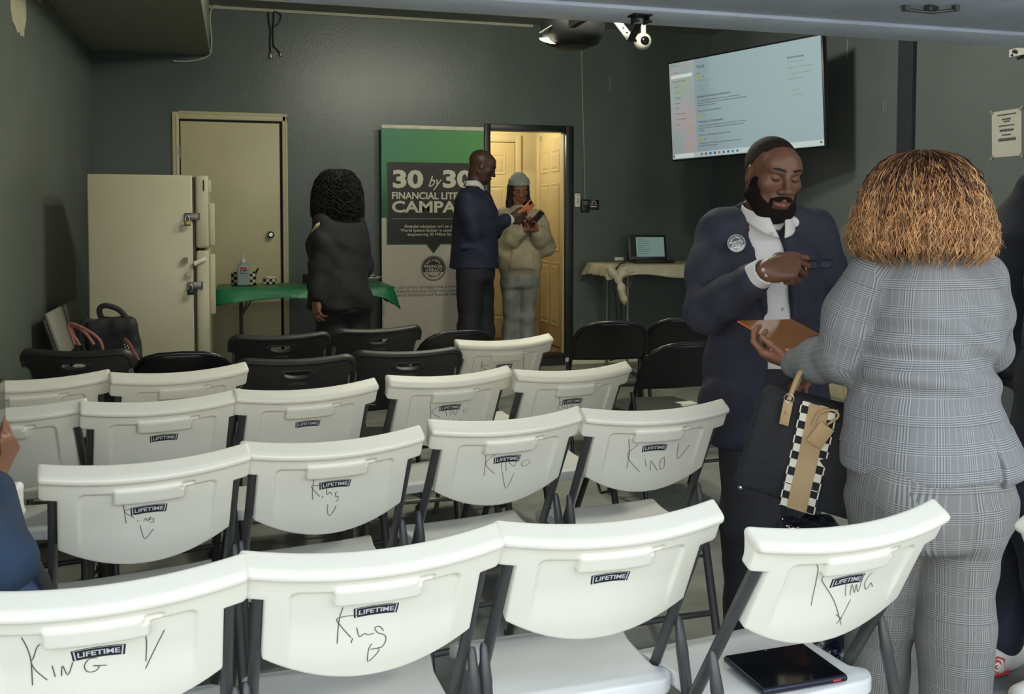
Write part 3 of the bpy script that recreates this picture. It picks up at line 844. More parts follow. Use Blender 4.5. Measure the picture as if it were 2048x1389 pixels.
def white_chair():
    root = thing('folding_chair', 'white', 'chair')
    v, q = field_mesh((-0.245, -0.02, -0.045), (0.245, 0.288, 0.03), 0.0032, white_back)
    bk = mesh_obj('backrest', bend_back(v), q[:, ::-1].copy(), M_RESIN, root)
    logo(bk, M_LOGO, M_LOGOS)
    fold_seat('seat', M_SEAT, root)
    fold_frame(root, M_TUBE, M_TUBE)
    return root


WHITE = white_chair()
used = {}


def place(proto, L, Rr, label, group, zt=0.845, hw=0.229, yofs=-0.235, yaw=None, dz=0.0, name=None):
    """put a chair so that the two ends of its top edge are where the photo shows them"""
    a = onF(L[0], L[1], zt); c = onF(Rr[0], Rr[1], zt); d = c - a
    y = math.atan2(d.y, d.x) if yaw is None else R(yaw)
    mid = (a + c) / 2
    o = proto if proto.name not in used else copy_tree(proto)
    used[proto.name] = 1
    o.rotation_euler = (0, 0, y)
    o.location = mid - Matrix.Rotation(y, 3, 'Z') @ Vector((0, yofs, 0)); o.location.z = FZ(o.location.y) + 0.002
    o['label'] = label; o['group'] = group
    return o


PENS = []


def pen(*a): PENS.append(a)


def pen_now(chair, strokes, w=0.0022, zoom=(0, 0, 1.0)):
    """felt-pen handwriting on the rear of a chair's backrest, strokes given where the photo shows them"""
    z0x, z0y, zs = zoom
    M = Matrix.Translation(chair.location) @ Matrix.Rotation(chair.rotation_euler.z, 4, 'Z'); Mi = M.inverted()
    o = Mi @ CAMPOS; bk = [c for c in chair.children if c.name.startswith('backrest')][0]
    b = MB()
    for st_ in strokes:
        loc = []
        for (x, y) in st_:
            d = Mi.to_3x3() @ (FWD + CR * ((z0x + x / zs - 1024) / FPX) - CU * ((z0y + y / zs - PPY) / FPX))
            n = 0.0
            for _ in range(6):
                pl = Vector((0, TOPY, TOPZ)) + ND * n; t = (pl - o).dot(ND) / d.dot(ND); p = o + d * t; n = bow(p.x) + 0.003
            loc.append((p.x, -(p - pl).dot(SD)))
        if len(loc) == 1: loc = [loc[0], (loc[0][0] + 0.002, loc[0][1] - 0.003)]
        b.ribbon(loc, w * 0.72, fn=lambda p: back_pt(p.x, -p.y, float(0.0117 - 0.0075 * sstep(0.235, 0.12, -p.y))))
    return b.build('pen_lettering', M_PEN, bk)


G1 = 'white folding chairs in rows'
ZA = (0, 850, 2.577); ZB = (460, 850, 2.577); ZCm = (1300, 980, 3.396); ZD = (680, 640, 2.56); ZE = (0, 640, 2.926)
r11 = place(WHITE, (-108, 1222), (468, 1150), 'white folding chair at the front left with KING V spread wide across its back', G1)
pen(r11, [[(110, 1095), (140, 1150), (160, 1220), (168, 1335)], [(207, 1130), (190, 1145), (172, 1200), (160, 1222), (185, 1265), (245, 1310)], [(268, 1240), (285, 1295)],
          [(318, 1290), (322, 1240), (350, 1285), (375, 1222)], [(500, 1200), (460, 1205), (435, 1240), (450, 1268), (490, 1265), (512, 1242), (480, 1240), (550, 1236)],
          [(738, 1050), (755, 1110), (752, 1215)], [(848, 1055), (800, 1150), (750, 1250)]], 0.0022, ZA)
r12 = place(WHITE, (492, 1142), (996, 1082), 'white folding chair in the front row with looped King and a heart-like V', G1)
pen(r12, [[(582, 940), (565, 990), (555, 1060), (550, 1118)], [(660, 980), (600, 985), (550, 1000), (570, 1035), (622, 1090)], [(630, 1092), (622, 1115)],
          [(652, 1042), (665, 1085), (690, 1070), (710, 1075), (740, 1068)], [(790, 1055), (770, 1035), (745, 1042), (760, 1065), (795, 1075), (800, 1100), (780, 1130), (758, 1132)],
          [(730, 1115), (712, 1140), (705, 1200), (740, 1175), (765, 1140), (720, 1142)]], 0.0022, ZB)
r13 = place(WHITE, (1002, 1078), (1437, 1032), 'white folding chair in the front row with a blank back, no handwriting', G1)
r14 = place(WHITE, (1486, 1096), (1908, 1026), 'white folding chair at the front right carrying the black tablet on its seat', G1)
pen(r14, [[(1130, 508), (1140, 540), (1120, 650), (1088, 780)], [(1262, 532), (1190, 580), (1165, 605), (1180, 640), (1245, 750), (1280, 895)], [(1330, 640), (1322, 718)], [(1328, 622)],
          [(1355, 710), (1370, 640), (1385, 695), (1400, 640), (1410, 690), (1445, 590)], [(1510, 560), (1480, 590), (1455, 640), (1465, 672), (1490, 640), (1500, 630), (1508, 655)],
          [(1355, 738), (1290, 840), (1248, 890)], [(1250, 830), (1285, 860)]], 0.0020, ZCm)
r21 = place(WHITE, (90, 957), (488, 912), 'white folding chair with small King and V, leftmost whole chair of the second row', G1)
pen(r21, [[(628, 380), (640, 440), (650, 505)], [(690, 430), (640, 445), (690, 478)], [(718, 455)], [(708, 492)], [(740, 495), (752, 478), (760, 495), (778, 472), (765, 488), (790, 480), (790, 500), (770, 498)], [(722, 515), (745, 578), (790, 530)]], 0.0020, ZA)
r22 = place(WHITE, (494, 908), (838, 874), 'white', G1)
pen(r22, [[(432, 270), (425, 340), (425, 385)], [(480, 312), (420, 315), (440, 345), (462, 368)], [(475, 365), (478, 375)], [(497, 318), (500, 358), (515, 345), (525, 360)],
          [(555, 345), (543, 350), (545, 368), (557, 365), (555, 385), (543, 392)], [(502, 405), (500, 440), (508, 458), (530, 440), (545, 410)]], 0.0022, ZB)
r23 = place(WHITE, (863, 862), (1164, 833), 'white folding chair in the second row with faint KING above a tall thin V', G1)
pen(r23, [[(748, 652), (745, 720), (735, 795)], [(805, 680), (745, 735), (790, 785)], [(828, 730), (825, 770)], [(850, 770), (852, 720), (890, 750), (905, 715)], [(965, 712), (930, 730), (935, 748), (965, 735), (970, 720)], [(830, 775), (845, 855), (890, 780)]], 0.0018, ZD)
r24 = place(WHITE, (1167, 838), (1455, 818), 'white folding chair with King V in one line, right end of the second row', G1)
pen(r24, [[(1478, 610), (1480, 690), (1465, 755)], [(1525, 640), (1470, 695), (1530, 772)], [(1560, 712), (1565, 750)], [(1556, 692)], [(1585, 765), (1590, 720), (1605, 740), (1620, 765)], [(1660, 700), (1640, 715), (1635, 755), (1655, 750), (1660, 702)], [(1735, 630), (1725, 710), (1790, 640)]], 0.0022, ZD)
r31 = place(WHITE, (-165, 830), (156, 818), 'white folding chair at the left edge, partly behind the raised hand', G1)
r32 = place(WHITE, (173, 823), (473, 796), 'white folding chair with a blank back behind the leftmost whole chair of the second row', G1)
r33 = place(WHITE, (475, 798), (751, 773), 'white folding chair with a blank back, third row, beside the one marked KING', G1)
r34 = place(WHITE, (781, 768), (1019, 747), 'white folding chair marked thin KING over a short V, fourth in the third row', G1)
pen(r34, [[(460, 420), (465, 470), (460, 530)], [(510, 440), (470, 470), (510, 500)], [(540, 465), (545, 490)], [(565, 490), (570, 455), (590, 485), (605, 450)], [(655, 455), (632, 460), (635, 475), (650, 465)], [(580, 505), (585, 527)], [(612, 505), (606, 527)]], 0.0022, ZD)
r35 = place(WHITE, (1033, 756), (1259, 738), 'white folding chair marked small King at the right end of the third row', G1)
pen(r35, [[(1120, 390), (1125, 420), (1112, 460)], [(1155, 405), (1125, 430), (1160, 455)], [(1165, 435), (1163, 455)], [(1180, 460), (1185, 437), (1200, 455), (1210, 440)], [(1235, 435), (1220, 440), (1225, 455), (1235, 445), (1235, 465)]], 0.0024, ZD)
r41 = place(WHITE, (-76, 776), (207, 756), 'white folding chair at the far left in front of the black chair with the bags', G1)
r42 = place(WHITE, (231, 762), (486, 740), 'white folding chair in front of the round-topped black chair, with two pen strokes showing', G1)
pen(r42, [[(930, 445), (935, 470), (940, 495)], [(988, 450), (970, 490)]], 0.0024, ZE)
r45 = place(WHITE, (916, 693), (1103, 679), 'white folding chair farthest back, below the woman in the grey knit hat', G1)
pen(r45, [[(728, 207), (724, 230), (720, 252)], [(765, 235), (722, 232), (755, 262)], [(775, 255), (790, 245), (800, 255)], [(810, 258), (820, 240), (835, 255), (850, 238)], [(880, 232), (860, 240), (870, 250)], [(940, 190), (938, 255)]], 0.0026, ZD)
# the turned chair cut off at the left edge and one beside the trousers at the right edge
lx = onZ(30, 985, 0.84)
rl = copy_tree(WHITE); rl['label'] = 'white folding chair turned askew at the left edge, behind the blue sleeve'; rl['group'] = G1
rl.rotation_euler = (0, 0, R(-24)); rl.location = onZ(26, 985, 0.84) - Matrix.Rotation(R(-24), 3, 'Z') @ Vector((0.229, -0.235, 0)); rl.location.z = FZ(rl.location.y) + 0.002
rr = copy_tree(WHITE); rr['label'] = 'white folding chair at the right edge behind the woman in plaid'; rr['group'] = G1
rr.rotation_euler = (0, 0, R(-85)); rr.location = onZ(2041, 1022, 0.83) - Matrix.Rotation(R(-85), 3, 'Z') @ Vector((-0.229, -0.235, 0)); rr.location.z = FZ(rr.location.y) + 0.002


for a in PENS: pen_now(*a)


# ---- black resin folding chairs with a grip hole
def black_back(x, s, n):
    out = np.maximum(sd_box2(x, s, 0, 0.14, 0.231, 0.142, 0.055), np.where(s > 0.085, np.abs(x) - (0.231 - 0.030 * sstep(0.075, 0.10, s)), -1.0))
    out = np.maximum(out, s - (0.272 - 0.05 * (x / 0.2) ** 2))
    hole = (np.sqrt((x / 0.050) ** 2 + ((s - 0.058) / 0.017) ** 2) - 1) * 0.017
    hole = np.maximum(hole, 0.048 - s - 0.002)
    d = extr(out, n, -0.014, 0.006, 0.006)
    lip = extr(np.abs(out + 0.008) - 0.008, n, -0.020, 0.014, 0.007); lip = np.where(s < 0.085, lip, 9)
    k = 0.006; q = np.clip(0.5 + 0.5 * (d - lip) / k, 0, 1); d = d * (1 - q) + lip * q - k * q * (1 - q)
    rim = extr(np.abs(hole - 0.004) - 0.004, n, -0.012, 0.009, 0.003)
    return np.maximum(np.minimum(d, rim), -extr(hole, n, -0.06, 0.06, 0.001))


def black_chair():
    root = thing('resin_folding_chair', 'black', 'chair')
    v, q = field_mesh((-0.245, -0.02, -0.045), (0.245, 0.288, 0.03), 0.0034, black_back)
    bk = mesh_obj('backrest', bend_back(v), q[:, ::-1].copy(), M_BRES, root)
    logo(bk, M_BRES, mat('embossed_grey', (82, 82, 80), 0.5), w=0.032, h=0.008, sc=0.103, off=0.0068)
    fold_seat('seat', M_BRES, root); fold_frame(root, M_GTUBE, M_GTUBE); return root


BLK = black_chair()
G2 = 'black plastic chairs with grip holes'
k1 = place(BLK, (42, 700), (257, 702), 'black plastic chair with grip hole, standing at the far left before the leaning chairs', G2)
k2 = place(BLK, (467, 672), (654, 664), 'black plastic chair with grip hole, in front of the white door', G2)
k3 = place(BLK, (669, 660), (842, 650), 'black plastic chair with grip hole, right behind the woman in black', G2)
k4 = place(BLK, (482, 722), (702, 712), 'black plastic chair with grip hole, just behind the blank white third-row chair', G2)
k5 = place(BLK, (706, 706), (922, 698), 'black plastic chair with grip hole, left of the farthest white chair', G2)


# ---- black steel folding chairs with arched backs
def metal_chair():
    root = thing('steel_folding_chair', 'black steel', 'chair')
    hw, zt = 0.212, 0.795
    def ty(z): return -0.225 + (zt - z) * 0.50
    b = MB(); pts = []
    for sx in (-1,):
        pts += [(-hw - 0.012, ty(0.012), 0.012), (-hw - 0.006, ty(0.35), 0.35), (-hw, ty(0.62), 0.62)]
    for k in range(0, 13):
        a = PI - PI * k / 12; ca, sa = math.cos(a), math.sin(a)
        ex_ = 0.62
        x = hw * math.copysign(abs(ca) ** ex_, ca); z = 0.655 + (zt - 0.655) * abs(sa) ** 0.8
        pts.append((x, ty(z) - 0.02 * abs(sa), z))
    pts += [(hw, ty(0.62), 0.62), (hw + 0.006, ty(0.35), 0.35), (hw + 0.012, ty(0.012), 0.012)]
    b.tube(pts, 0.011, 10); b.build('frame', M_BMET, root)
    def shell(u, v):
        zz = 0.575 + (zt - 0.008 - 0.575) * v; x0 = hw
        if zz > 0.655: x0 = hw * (max(0.0, 1 - ((zz - 0.655) / (zt - 0.655)) ** 2.2)) ** 0.42
        x = (u * 2 - 1) * max(x0, 0.02); return (x, ty(zz) - 0.006 - 0.028 * (1 - (x / hw) ** 2), zz)
    b = MB(); b.grid(shell, 20, 16); sh = b.build('backrest', M_BMET, root)
    sm = sh.modifiers.new('thickness', 'SOLIDIFY'); sm.thickness = 0.006
    for sx in (-1, 1):
        b = MB(); b.tube([(sx * (hw + 0.018), ty(0.56), 0.56), (sx * (hw + 0.022), ty(0.56) - 0.19, 0.012)], 0.0105, 10); b.build('leg', M_BMET, root)
    for (z, y) in ((0.14, ty(0.14)), (0.24, ty(0.24))):
        b = MB(); b.tube([(-hw - 0.008, y, z), (hw + 0.008, y, z)], 0.008, 8); b.build('stretcher', M_BMET, root)
    F = Field((-0.23, -0.10, 0.37), (0.23, 0.32, 0.47), 0.005)
    F.rbox((0, 0.11, 0.425), (0.205, 0.19, 0.022), 0.020, None, 0.0); F.ell((0, 0.11, 0.435), (0.20, 0.19, 0.022), None, 0.02)
    v, q = F.mesh(); mesh_obj('seat', v, q, M_PAD, root)
    b = MB(); yb = ty(0.56) - 0.19 * 0.6; b.tube([(-hw - 0.02, yb, 0.235), (hw + 0.02, yb, 0.235)], 0.008, 8); b.build('stretcher', M_BMET, root)
    return root


MET = metal_chair()
G3 = 'black steel chairs with arched backs'
kw = dict(zt=0.77, hw=0.18, yofs=-0.215)
m1 = place(MET, (285, 722), (440, 716), 'black steel chair with arched back, between the bags and the white table chairs', G3, **kw)
m2 = place(MET, (872, 676), (962, 672), 'black steel chair with arched back, low beside the banner stand foot', G3, zt=0.77, yofs=-0.215, yaw=10)
m3 = place(MET, (1164, 655), (1285, 653), 'black steel chair with arched back, standing beside the black doorway', G3, **kw)
m4 = place(MET, (1302, 640), (1430, 632), 'tall black steel chair with arched back under the laptop table, half behind the man', G3, zt=0.80, yofs=-0.215, yaw=-8)
m5 = place(MET, (1310, 714), (1440, 712), 'black steel chair with arched back, beside the man in the open-collar shirt', G3, zt=0.74, yofs=-0.215, yaw=2)
for o, l in ((m1, None),):
    o['label'] = 'black steel chair with arched back, right of the black laptop bag'
r22['label'] = 'white folding chair in the second row with King over a rounded u-shaped V'
r33['label'] = 'white folding chair with a blank back, in front of the black plastic chairs'
# the folded pair leaning on the left wall
M_OLD = mat('grey_resin', (150, 148, 136), 0.55, var=0.06)
for i, (px, py, D, a, lab) in enumerate(((95, 618, 5.15, 0.0, 'folded pale chair leaning on the left wall, nearer one of the pair'), (130, 602, 5.55, 0.1, 'folded pale chair leaning on the left wall, farther one of the pair'))):
    top = onX(px, py, XL + 0.05); top.z = min(top.z, 1.0)
    t = thing('folded_chair', lab, 'chair', (XL + 0.05, top.y, 0), 0, 'folded chairs leaning on the wall')
    L = top.z; off = 0.26 if i == 0 else 0.15
    def wl(h, q, n): return Vector((off * (1 - h) + n, q, h * L))
    for q in (-0.21, 0.21):
        b = MB(); b.tube([wl(0.0, q, 0.01) + Vector((0, 0, 0.014)), wl(0.95, q, 0.005)], 0.013, 10); b.build('leg', M_TUBE, t)
        b = MB(); b.tube([wl(0.02, q * 0.9, 0.035) + Vector((0, 0, 0.014)), wl(0.66, q * 0.9, 0.035)], 0.012, 10); b.build('leg', M_TUBE, t)
    for (n_, h0, h1, hw_, n) in (('backrest', 0.70, 1.0, 0.225, 0.03), ('seat', 0.25, 0.66, 0.19, 0.07)):
        c = (wl(h0, 0, n) + wl(h1, 0, n)) / 2; d = (wl(h1, 0, n) - wl(h0, 0, n)).normalized(); nn = Vector((d.z, 0, -d.x))
        b = MB(); b.box((0, 0, 0), (hw_ * 2, (h1 - h0) * L, 0.026), None, 0.010, 3, M=frame(c, (0, 1, 0), d, Vector((0, 1, 0)).cross(d))); b.build(n_, M_OLD, t)
# ================================================================== PEOPLE
def skin(name, col, rough=0.45): 
    m = mat(name, col, rough, var=0.10, scale=25, bump=0.06, bscale=220, spec=0.45)
    m.node_tree.nodes['Principled BSDF'].inputs['Subsurface Weight'].default_value = 0.05
    m.node_tree.nodes['Principled BSDF'].inputs['Subsurface Radius'].default_value = (0.02, 0.008, 0.005)
    return m


M_EYEW = mat('eye_white', (190, 180, 168), 0.3, var=0.03)
M_IRIS = mat('eye_dark', (28, 18, 12), 0.15, var=0.0)
M_HAIRB = mat('black_hair', (20, 17, 15), 0.55, var=0.3, scale=60, bump=0.5, bscale=260)


def face_dir(t, pitch=0.0, roll=0.0):
    """axes (x, y, z) of a head or body: t = 0 looks at the camera, 90 to picture right, 180 away; pitch looks down"""
    t, p, ro = R(t), R(pitch), R(roll)
    f = -EY * math.cos(t) + EX * math.sin(t)
    y = f * math.cos(p) - EZ * math.sin(p); z = EZ * math.cos(p) + f * math.sin(p); x = y.cross(z)
    if ro: q = Matrix.Rotation(ro, 3, y); x = q @ x; z = q @ z
    return x, y, z


def head_shape(F, c, ax, sc=1.0, female=False, nose=1.0, jaw=1.0, neck=None, neck_r=0.056, eyes_down=True):
    """a head with brow, eye sockets and lids, nose, lips, chin, ears; c = middle of the head between the ears"""
    x, y, z = ax; F.M = frame(c, x * sc, y * sc, z * sc)
    def rad(r): return tuple(v * sc for v in r) if isinstance(r, tuple) else r * sc
    def E(p, r, k=0.02, op='u', rot=None): F.ell(p, rad(r), rot, k * sc, op)
    def Cc(a, b, ra, rb=None, k=0.01, op='u'): F.cap(a, b, ra * sc, (rb if rb is not None else ra) * sc, k * sc, op)
    M0 = F.M; F.M = frame(c, x, y, z)
    S = sc
    def p_(v): return (v[0] * S, v[1] * S, v[2] * S)
    E(p_((0, -0.016, 0.036)), (0.075, 0.096, 0.084), 0.0)
    E(p_((0, 0.020, -0.030)), (0.064 * jaw, 0.070, 0.078), 0.03)
    E(p_((0, 0.058, 0.040)), (0.060, 0.032, 0.045), 0.03)
    Cc(p_((-0.030 * jaw, 0.048, -0.092)), p_((0.030 * jaw, 0.048, -0.092)), 0.024, None, 0.035)
    E(p_((0, 0.070, -0.104)), (0.020, 0.018, 0.016), 0.02)
    for q in (-1, 1):
        Cc(p_((q * 0.056 * jaw, -0.006, -0.055)), p_((q * 0.036 * jaw, 0.045, -0.094)), 0.016, 0.016, 0.03)
        E(p_((q * 0.048, 0.060, -0.018)), (0.020, 0.018, 0.016), 0.025)
        E(p_((q * 0.033, 0.100, 0.006)), (0.020, 0.017, 0.0125), 0.014, 's')
        E(p_((q * 0.032, 0.074, 0.005)), (0.0165, 0.0150, 0.0145), 0.004)
        Cc(p_((q * 0.016, 0.092, 0.026)), p_((q * 0.050, 0.079, 0.030)), 0.0085 if not female else 0.006, 0.006, 0.012)
    Cc(p_((0, 0.090, 0.016)), p_((0, 0.107, -0.026)), 0.0085, 0.0105, 0.012)
    E(p_((0, 0.110, -0.032)), (0.0125 * nose, 0.0125, 0.0105), 0.008)
    for q in (-1, 1): E(p_((q * 0.0145 * nose, 0.099, -0.034)), (0.0095 * nose, 0.011, 0.008), 0.006)
    for q in (-1, 1): E(p_((q * 0.0075, 0.106, -0.0435)), (0.0042, 0.006, 0.003), 0.003, 's')
    E(p_((0, 0.078, -0.064)), (0.032, 0.018, 0.020), 0.02)
    lw = 0.023 if not female else 0.021; lt = 1.0 if not female else 1.15
    for q in (-1, 1): Cc(p_((0, 0.0975, -0.0635)), p_((q * lw, 0.083, -0.0685)), 0.0062 * lt, 0.0030, 0.005)
    Cc(p_((-lw * 0.75, 0.088, -0.0775)), p_((lw * 0.75, 0.088, -0.0775)), 0.0060 * lt, None, 0.006); E(p_((0, 0.0945, -0.0780)), (0.014, 0.008, 0.0072 * lt), 0.005)
    for q in (-1, 1): Cc(p_((0, 0.104, -0.0708)), p_((q * lw * 1.05, 0.089, -0.0715)), 0.0016, 0.0014, 0.003, 's')
    for q in (-1, 1):
        Rm = np.array(Matrix.Rotation(R(-14 * q), 3, 'Z') @ Matrix.Rotation(R(-10), 3, 'X'))
        E(p_((q * 0.0785, -0.008, -0.002)), (0.0075, 0.019, 0.032), 0.006, 'u', Rm)
        E(p_((q * 0.0885, -0.005, 0.004)), (0.0065, 0.010, 0.018), 0.004, 's', Rm)
    F.M = Matrix.Identity(4)
    if neck is not None:
        a = frame(c, x, y, z) @ Vector((0, -0.022 * S, -0.045 * S)); F.cap(a, neck, neck_r * S, neck_r * S * 1.08, 0.02)
    return frame(c, x * S, y * S, z * S)


def hand_shape(F, wrist, d, n, side, curl, spread=(0.10, 0.03, -0.04, -0.12), thumb=((0.9, 0.55, -0.35), (0.55, 0.85, -0.1)), s=1.0, palm_len=0.088, wr=0.024, fore=None):
    """hand: d = finger direction, n = where the palm faces, side = +1 left / -1 right; curl = 4 x (knuckle, middle, tip) degrees"""
    y = Vector(d).normalized(); z = -Vector(n); z = (z - y * z.dot(y)).normalized(); x = y.cross(z)
    T = frame(wrist, x, y, z); F.M = T
    def C(a, b, ra, rb, k=0.006): F.cap(Vector(a) * s, Vector(b) * s, ra * s, rb * s, k * s)
    kx = [0.030 * side, 0.010 * side, -0.011 * side, -0.030 * side]; ky = [palm_len, palm_len + 0.004, palm_len - 0.002, palm_len - 0.014]
    for i in range(4): C((kx[i] * 0.55, 0.008, 0), (kx[i], ky[i], 0.002), 0.0155, 0.0115, 0.014)
    C((0.018 * side, 0.018, -0.008), (0.028 * side, 0.05, -0.010), 0.017, 0.012, 0.014); C((-0.020 * side, 0.015, -0.008), (-0.026 * side, 0.055, -0.008), 0.014, 0.011, 0.014)
    L = [(0.044, 0.027, 0.022), (0.048, 0.031, 0.023), (0.044, 0.029, 0.022), (0.034, 0.022, 0.019)]; rr = [(0.0098, 0.0088, 0.0080, 0.0068), (0.0100, 0.0090, 0.0082, 0.0070), (0.0096, 0.0087, 0.0079, 0.0067), (0.0086, 0.0077, 0.0070, 0.0060)]
    tips = []
    for i in range(4):
        p = Vector((kx[i], ky[i], 0.002)); a = 0.0; sp = spread[i] * side
        for j in range(3):
            a += R(curl[i][j]); dd = Vector((math.sin(sp) * math.cos(a), math.cos(sp) * math.cos(a), -math.sin(a)))
            q = p + dd * L[i][j]; C(p, q, rr[i][j], rr[i][j + 1], 0.003); p = q
        tips.append(T @ (p * s))
    p = Vector((0.020 * side, 0.018, -0.004)); q = Vector((0.040 * side, 0.040, -0.014)); C(p, q, 0.0165, 0.0125, 0.010)
    for j, ((tx, ty, tz), ln, r0, r1) in enumerate(zip(thumb, (0.036, 0.030), (0.0118, 0.0105), (0.0105, 0.0080))):
        dd = Vector((tx * side, ty, tz)).normalized(); e = q + dd * ln; C(q, e, r0, r1, 0.004); q = e
    tips.append(T @ (q * s))
    C((0, -0.004, 0), (0, 0.012, 0), wr, wr, 0.012)
    F.M = Matrix.Identity(4)
    if fore is not None:
        a = Vector(wrist); e = a + (Vector(fore) - a).normalized() * 0.085; F.cap(a, e, wr * s, wr * 1.15 * s, 0.012)
    return T, tips


def bounds(pts, m): 
    P = np.array([tuple(p) for p in pts]); return P.min(0) - m, P.max(0) + m


def join(parts):
    V, Q, I = [], [], []; n = 0
    for v, q, i in parts: V.append(v); Q.append(q + n); I.append(np.full(len(q), i) if np.isscalar(i) else i); n += len(v)
    return np.concatenate(V), np.concatenate(Q), np.concatenate(I)


def core(J, h=0.011, skinr=1.0):
    """the body inside the clothes: one continuous figure from the joints J"""
    lo, hi = bounds(J.values(), 0.22); F = Field(lo, hi, h); sh = skinr
    c = (J['hipL'] + J['hipR']) / 2; ch = (J['shL'] + J['shR']) / 2
    F.chain([c, (c + ch) / 2, ch + Vector((0, 0, -0.10))], [0.095 * sh, 0.085 * sh, 0.105 * sh], 0.05)
    F.cap(J['shL'] + (ch - J['shL']) * 0.3, J['shR'] + (ch - J['shR']) * 0.3, 0.055 * sh, None, 0.05)
    F.cap(ch + Vector((0, 0, -0.06)), J['neck'], 0.052 * sh, 0.05 * sh, 0.04)
    for s_ in 'LR':
        F.chain([J['sh' + s_], J['el' + s_], J['wr' + s_]], [0.046 * sh, 0.037 * sh, 0.024], 0.02)
        F.chain([J['hip' + s_], J['kn' + s_], J['an' + s_]], [0.078 * sh, 0.052 * sh, 0.036], 0.03)
        F.cap(c, J['hip' + s_], 0.09 * sh, 0.085 * sh, 0.04)
    return F.mesh()


def person(label, loc, J, skinm, heads, hands, extra=None, skinr=1.0, cat='person', h=0.011):
    """one continuous body mesh: core + finely modelled head and hands"""
    parts = []
    v, q = core(J, h, skinr); parts.append((v, q, 0))
    for (F, lipfn) in heads:
        v, q = F.mesh(); mi = np.zeros(len(q), int)
        if lipfn is not None: mi = lipfn(v[q].mean(1))
        parts.append((v, q, mi))
    for F in hands:
        v, q = F.mesh(); parts.append((v, q, 0))
    if extra: parts += extra
    V, Q, I = join(parts)
    mats = skinm if isinstance(skinm, (list, tuple)) else [skinm]
    o = mesh_obj('person', V - np.array(loc), Q[:, ::-1].copy() if False else Q, mats, None, I); o.location = loc
    return tag(o, label, cat)


def lip_fn(M, female=False):
    Mi = np.array(M.inverted())
    def f(c):
        p = c @ Mi[:3, :3].T + Mi[:3, 3]
        w = 0.024
        lip = (np.abs(p[:, 0]) < w) & (p[:, 2] < -0.0585 - 0.010 * (np.abs(p[:, 0]) / w) ** 1.5) & (p[:, 2] > -0.086 + 0.013 * (np.abs(p[:, 0]) / w) ** 2) & (p[:, 1] > 0.08)
        return np.where(lip, 1, 0)
    return f


def cloth(name, F, m, root, midx=None, rel=1):
    v, q = F.mesh(); v = relax(v, q, rel, 0.5)
    mi = midx(v[q].mean(1)) if midx is not None else None
    return mesh_obj(name, v - np.array(root.location), q, m, root, mi)


def eyes(M, root, lid=0.5, brow=True, col=None, bw=0.0035, gaze=-0.2):
    """lashes along the lowered lids and eyebrows"""
    for q in (-1, 1):
        b = MB(M); pts = []
        for i in range(9):
            u = -1 + i / 4; a = u * 0.9
            px = q * 0.032 + u * 0.0152; zz = 0.005 - 0.0105 * lid * (1 - u * u * 0.75) + 0.001
            yy = 0.074 + 0.0152 * math.sqrt(max(0.02, 1 - (u * 0.88) ** 2 - ((zz - 0.005) / 0.0148) ** 2))
            pts.append((px, yy + 0.0006, zz))
        b.tube(pts, [0.0006, 0.0013, 0.0017, 0.0018, 0.0018, 0.0018, 0.0017, 0.0013, 0.0006], 6)
        o = b.build('eyelashes', M_HAIRB, root); o.data.transform(Matrix.Translation(-root.location))
    if brow:
        for q in (-1, 1):
            b = MB(M)
            pts = [(q * (0.014 + 0.039 * t), 0.1000 - 0.0100 * t - 0.0050 * t * t, 0.0285 + 0.0060 * math.sin(t * 2.3)) for t in (0, .25, .5, .75, 1)]
            b.tube(pts, [bw * 0.8, bw, bw, bw * 0.8, bw * 0.3], 8, flat=0.5)
            o = b.build('eyebrow', col or M_HAIRB, root); o.data.transform(Matrix.Translation(-root.location))
    for c in list(root.children):
        if c.name.startswith('eye'): c.location = (0, 0, 0); c.rotation_euler = (0, 0, 0)


def shoe(name, m, root, ankle, d, sole=None, L=0.27, fz=0.0):
    F = Field((ankle.x - 0.3, ankle.y - 0.3, fz - 0.01), (ankle.x + 0.3, ankle.y + 0.3, fz + 0.14), 0.006)
    d = Vector((d.x, d.y, 0)).normalized(); a = Vector((ankle.x, ankle.y, fz))
    F.cap(a - d * 0.055 + EZ * 0.045, a + d * 0.06 + EZ * 0.045, 0.044, 0.046, 0.02); F.cap(a + d * 0.06 + EZ * 0.04, a + d * (L - 0.115) + EZ * 0.034, 0.046, 0.036, 0.02)
    F.cap(a - d * 0.02 + EZ * 0.05, a + EZ * 0.10, 0.042, 0.042, 0.03)
    F.disp(lambda X, Y, Z: np.where(Z < fz + 0.004, 0.05, 0.0) + 0 * X * Y)
    return cloth(name, F, m, root)
# ------------------------------------------------------------------ the man in the navy blazer, front right
M_SK1 = skin('brown_skin', (118, 80, 60)); M_LIP1 = skin('brown_lips', (126, 78, 68), 0.4)
M_NAVY = mat('navy_wool', (54, 55, 66), 0.8, var=0.10, scale=30, bump=0.25, bscale=420, spec=0.3)
M_TROU = mat('charcoal_wool', (40, 40, 44), 0.8, var=0.10, scale=30, bump=0.2, bscale=400)
M_SHIRT = mat('white_shirt', (226, 222, 216), 0.7, var=0.03, scale=20, bump=0.08, bscale=300)
M_BUT = mat('button', (30, 30, 34), 0.4); M_BUTW = mat('pale_button', (190, 184, 176), 0.35)
D1 = 3.1
loc1 = W(1535, 500, D1); loc1.z = FZ(loc1.y)
hx1 = face_dir(14, 12, -3); HC1 = W(1544, 352, D1 - 0.03)
tx1 = face_dir(13)                                   # torso: faces the camera, turned a little to the right
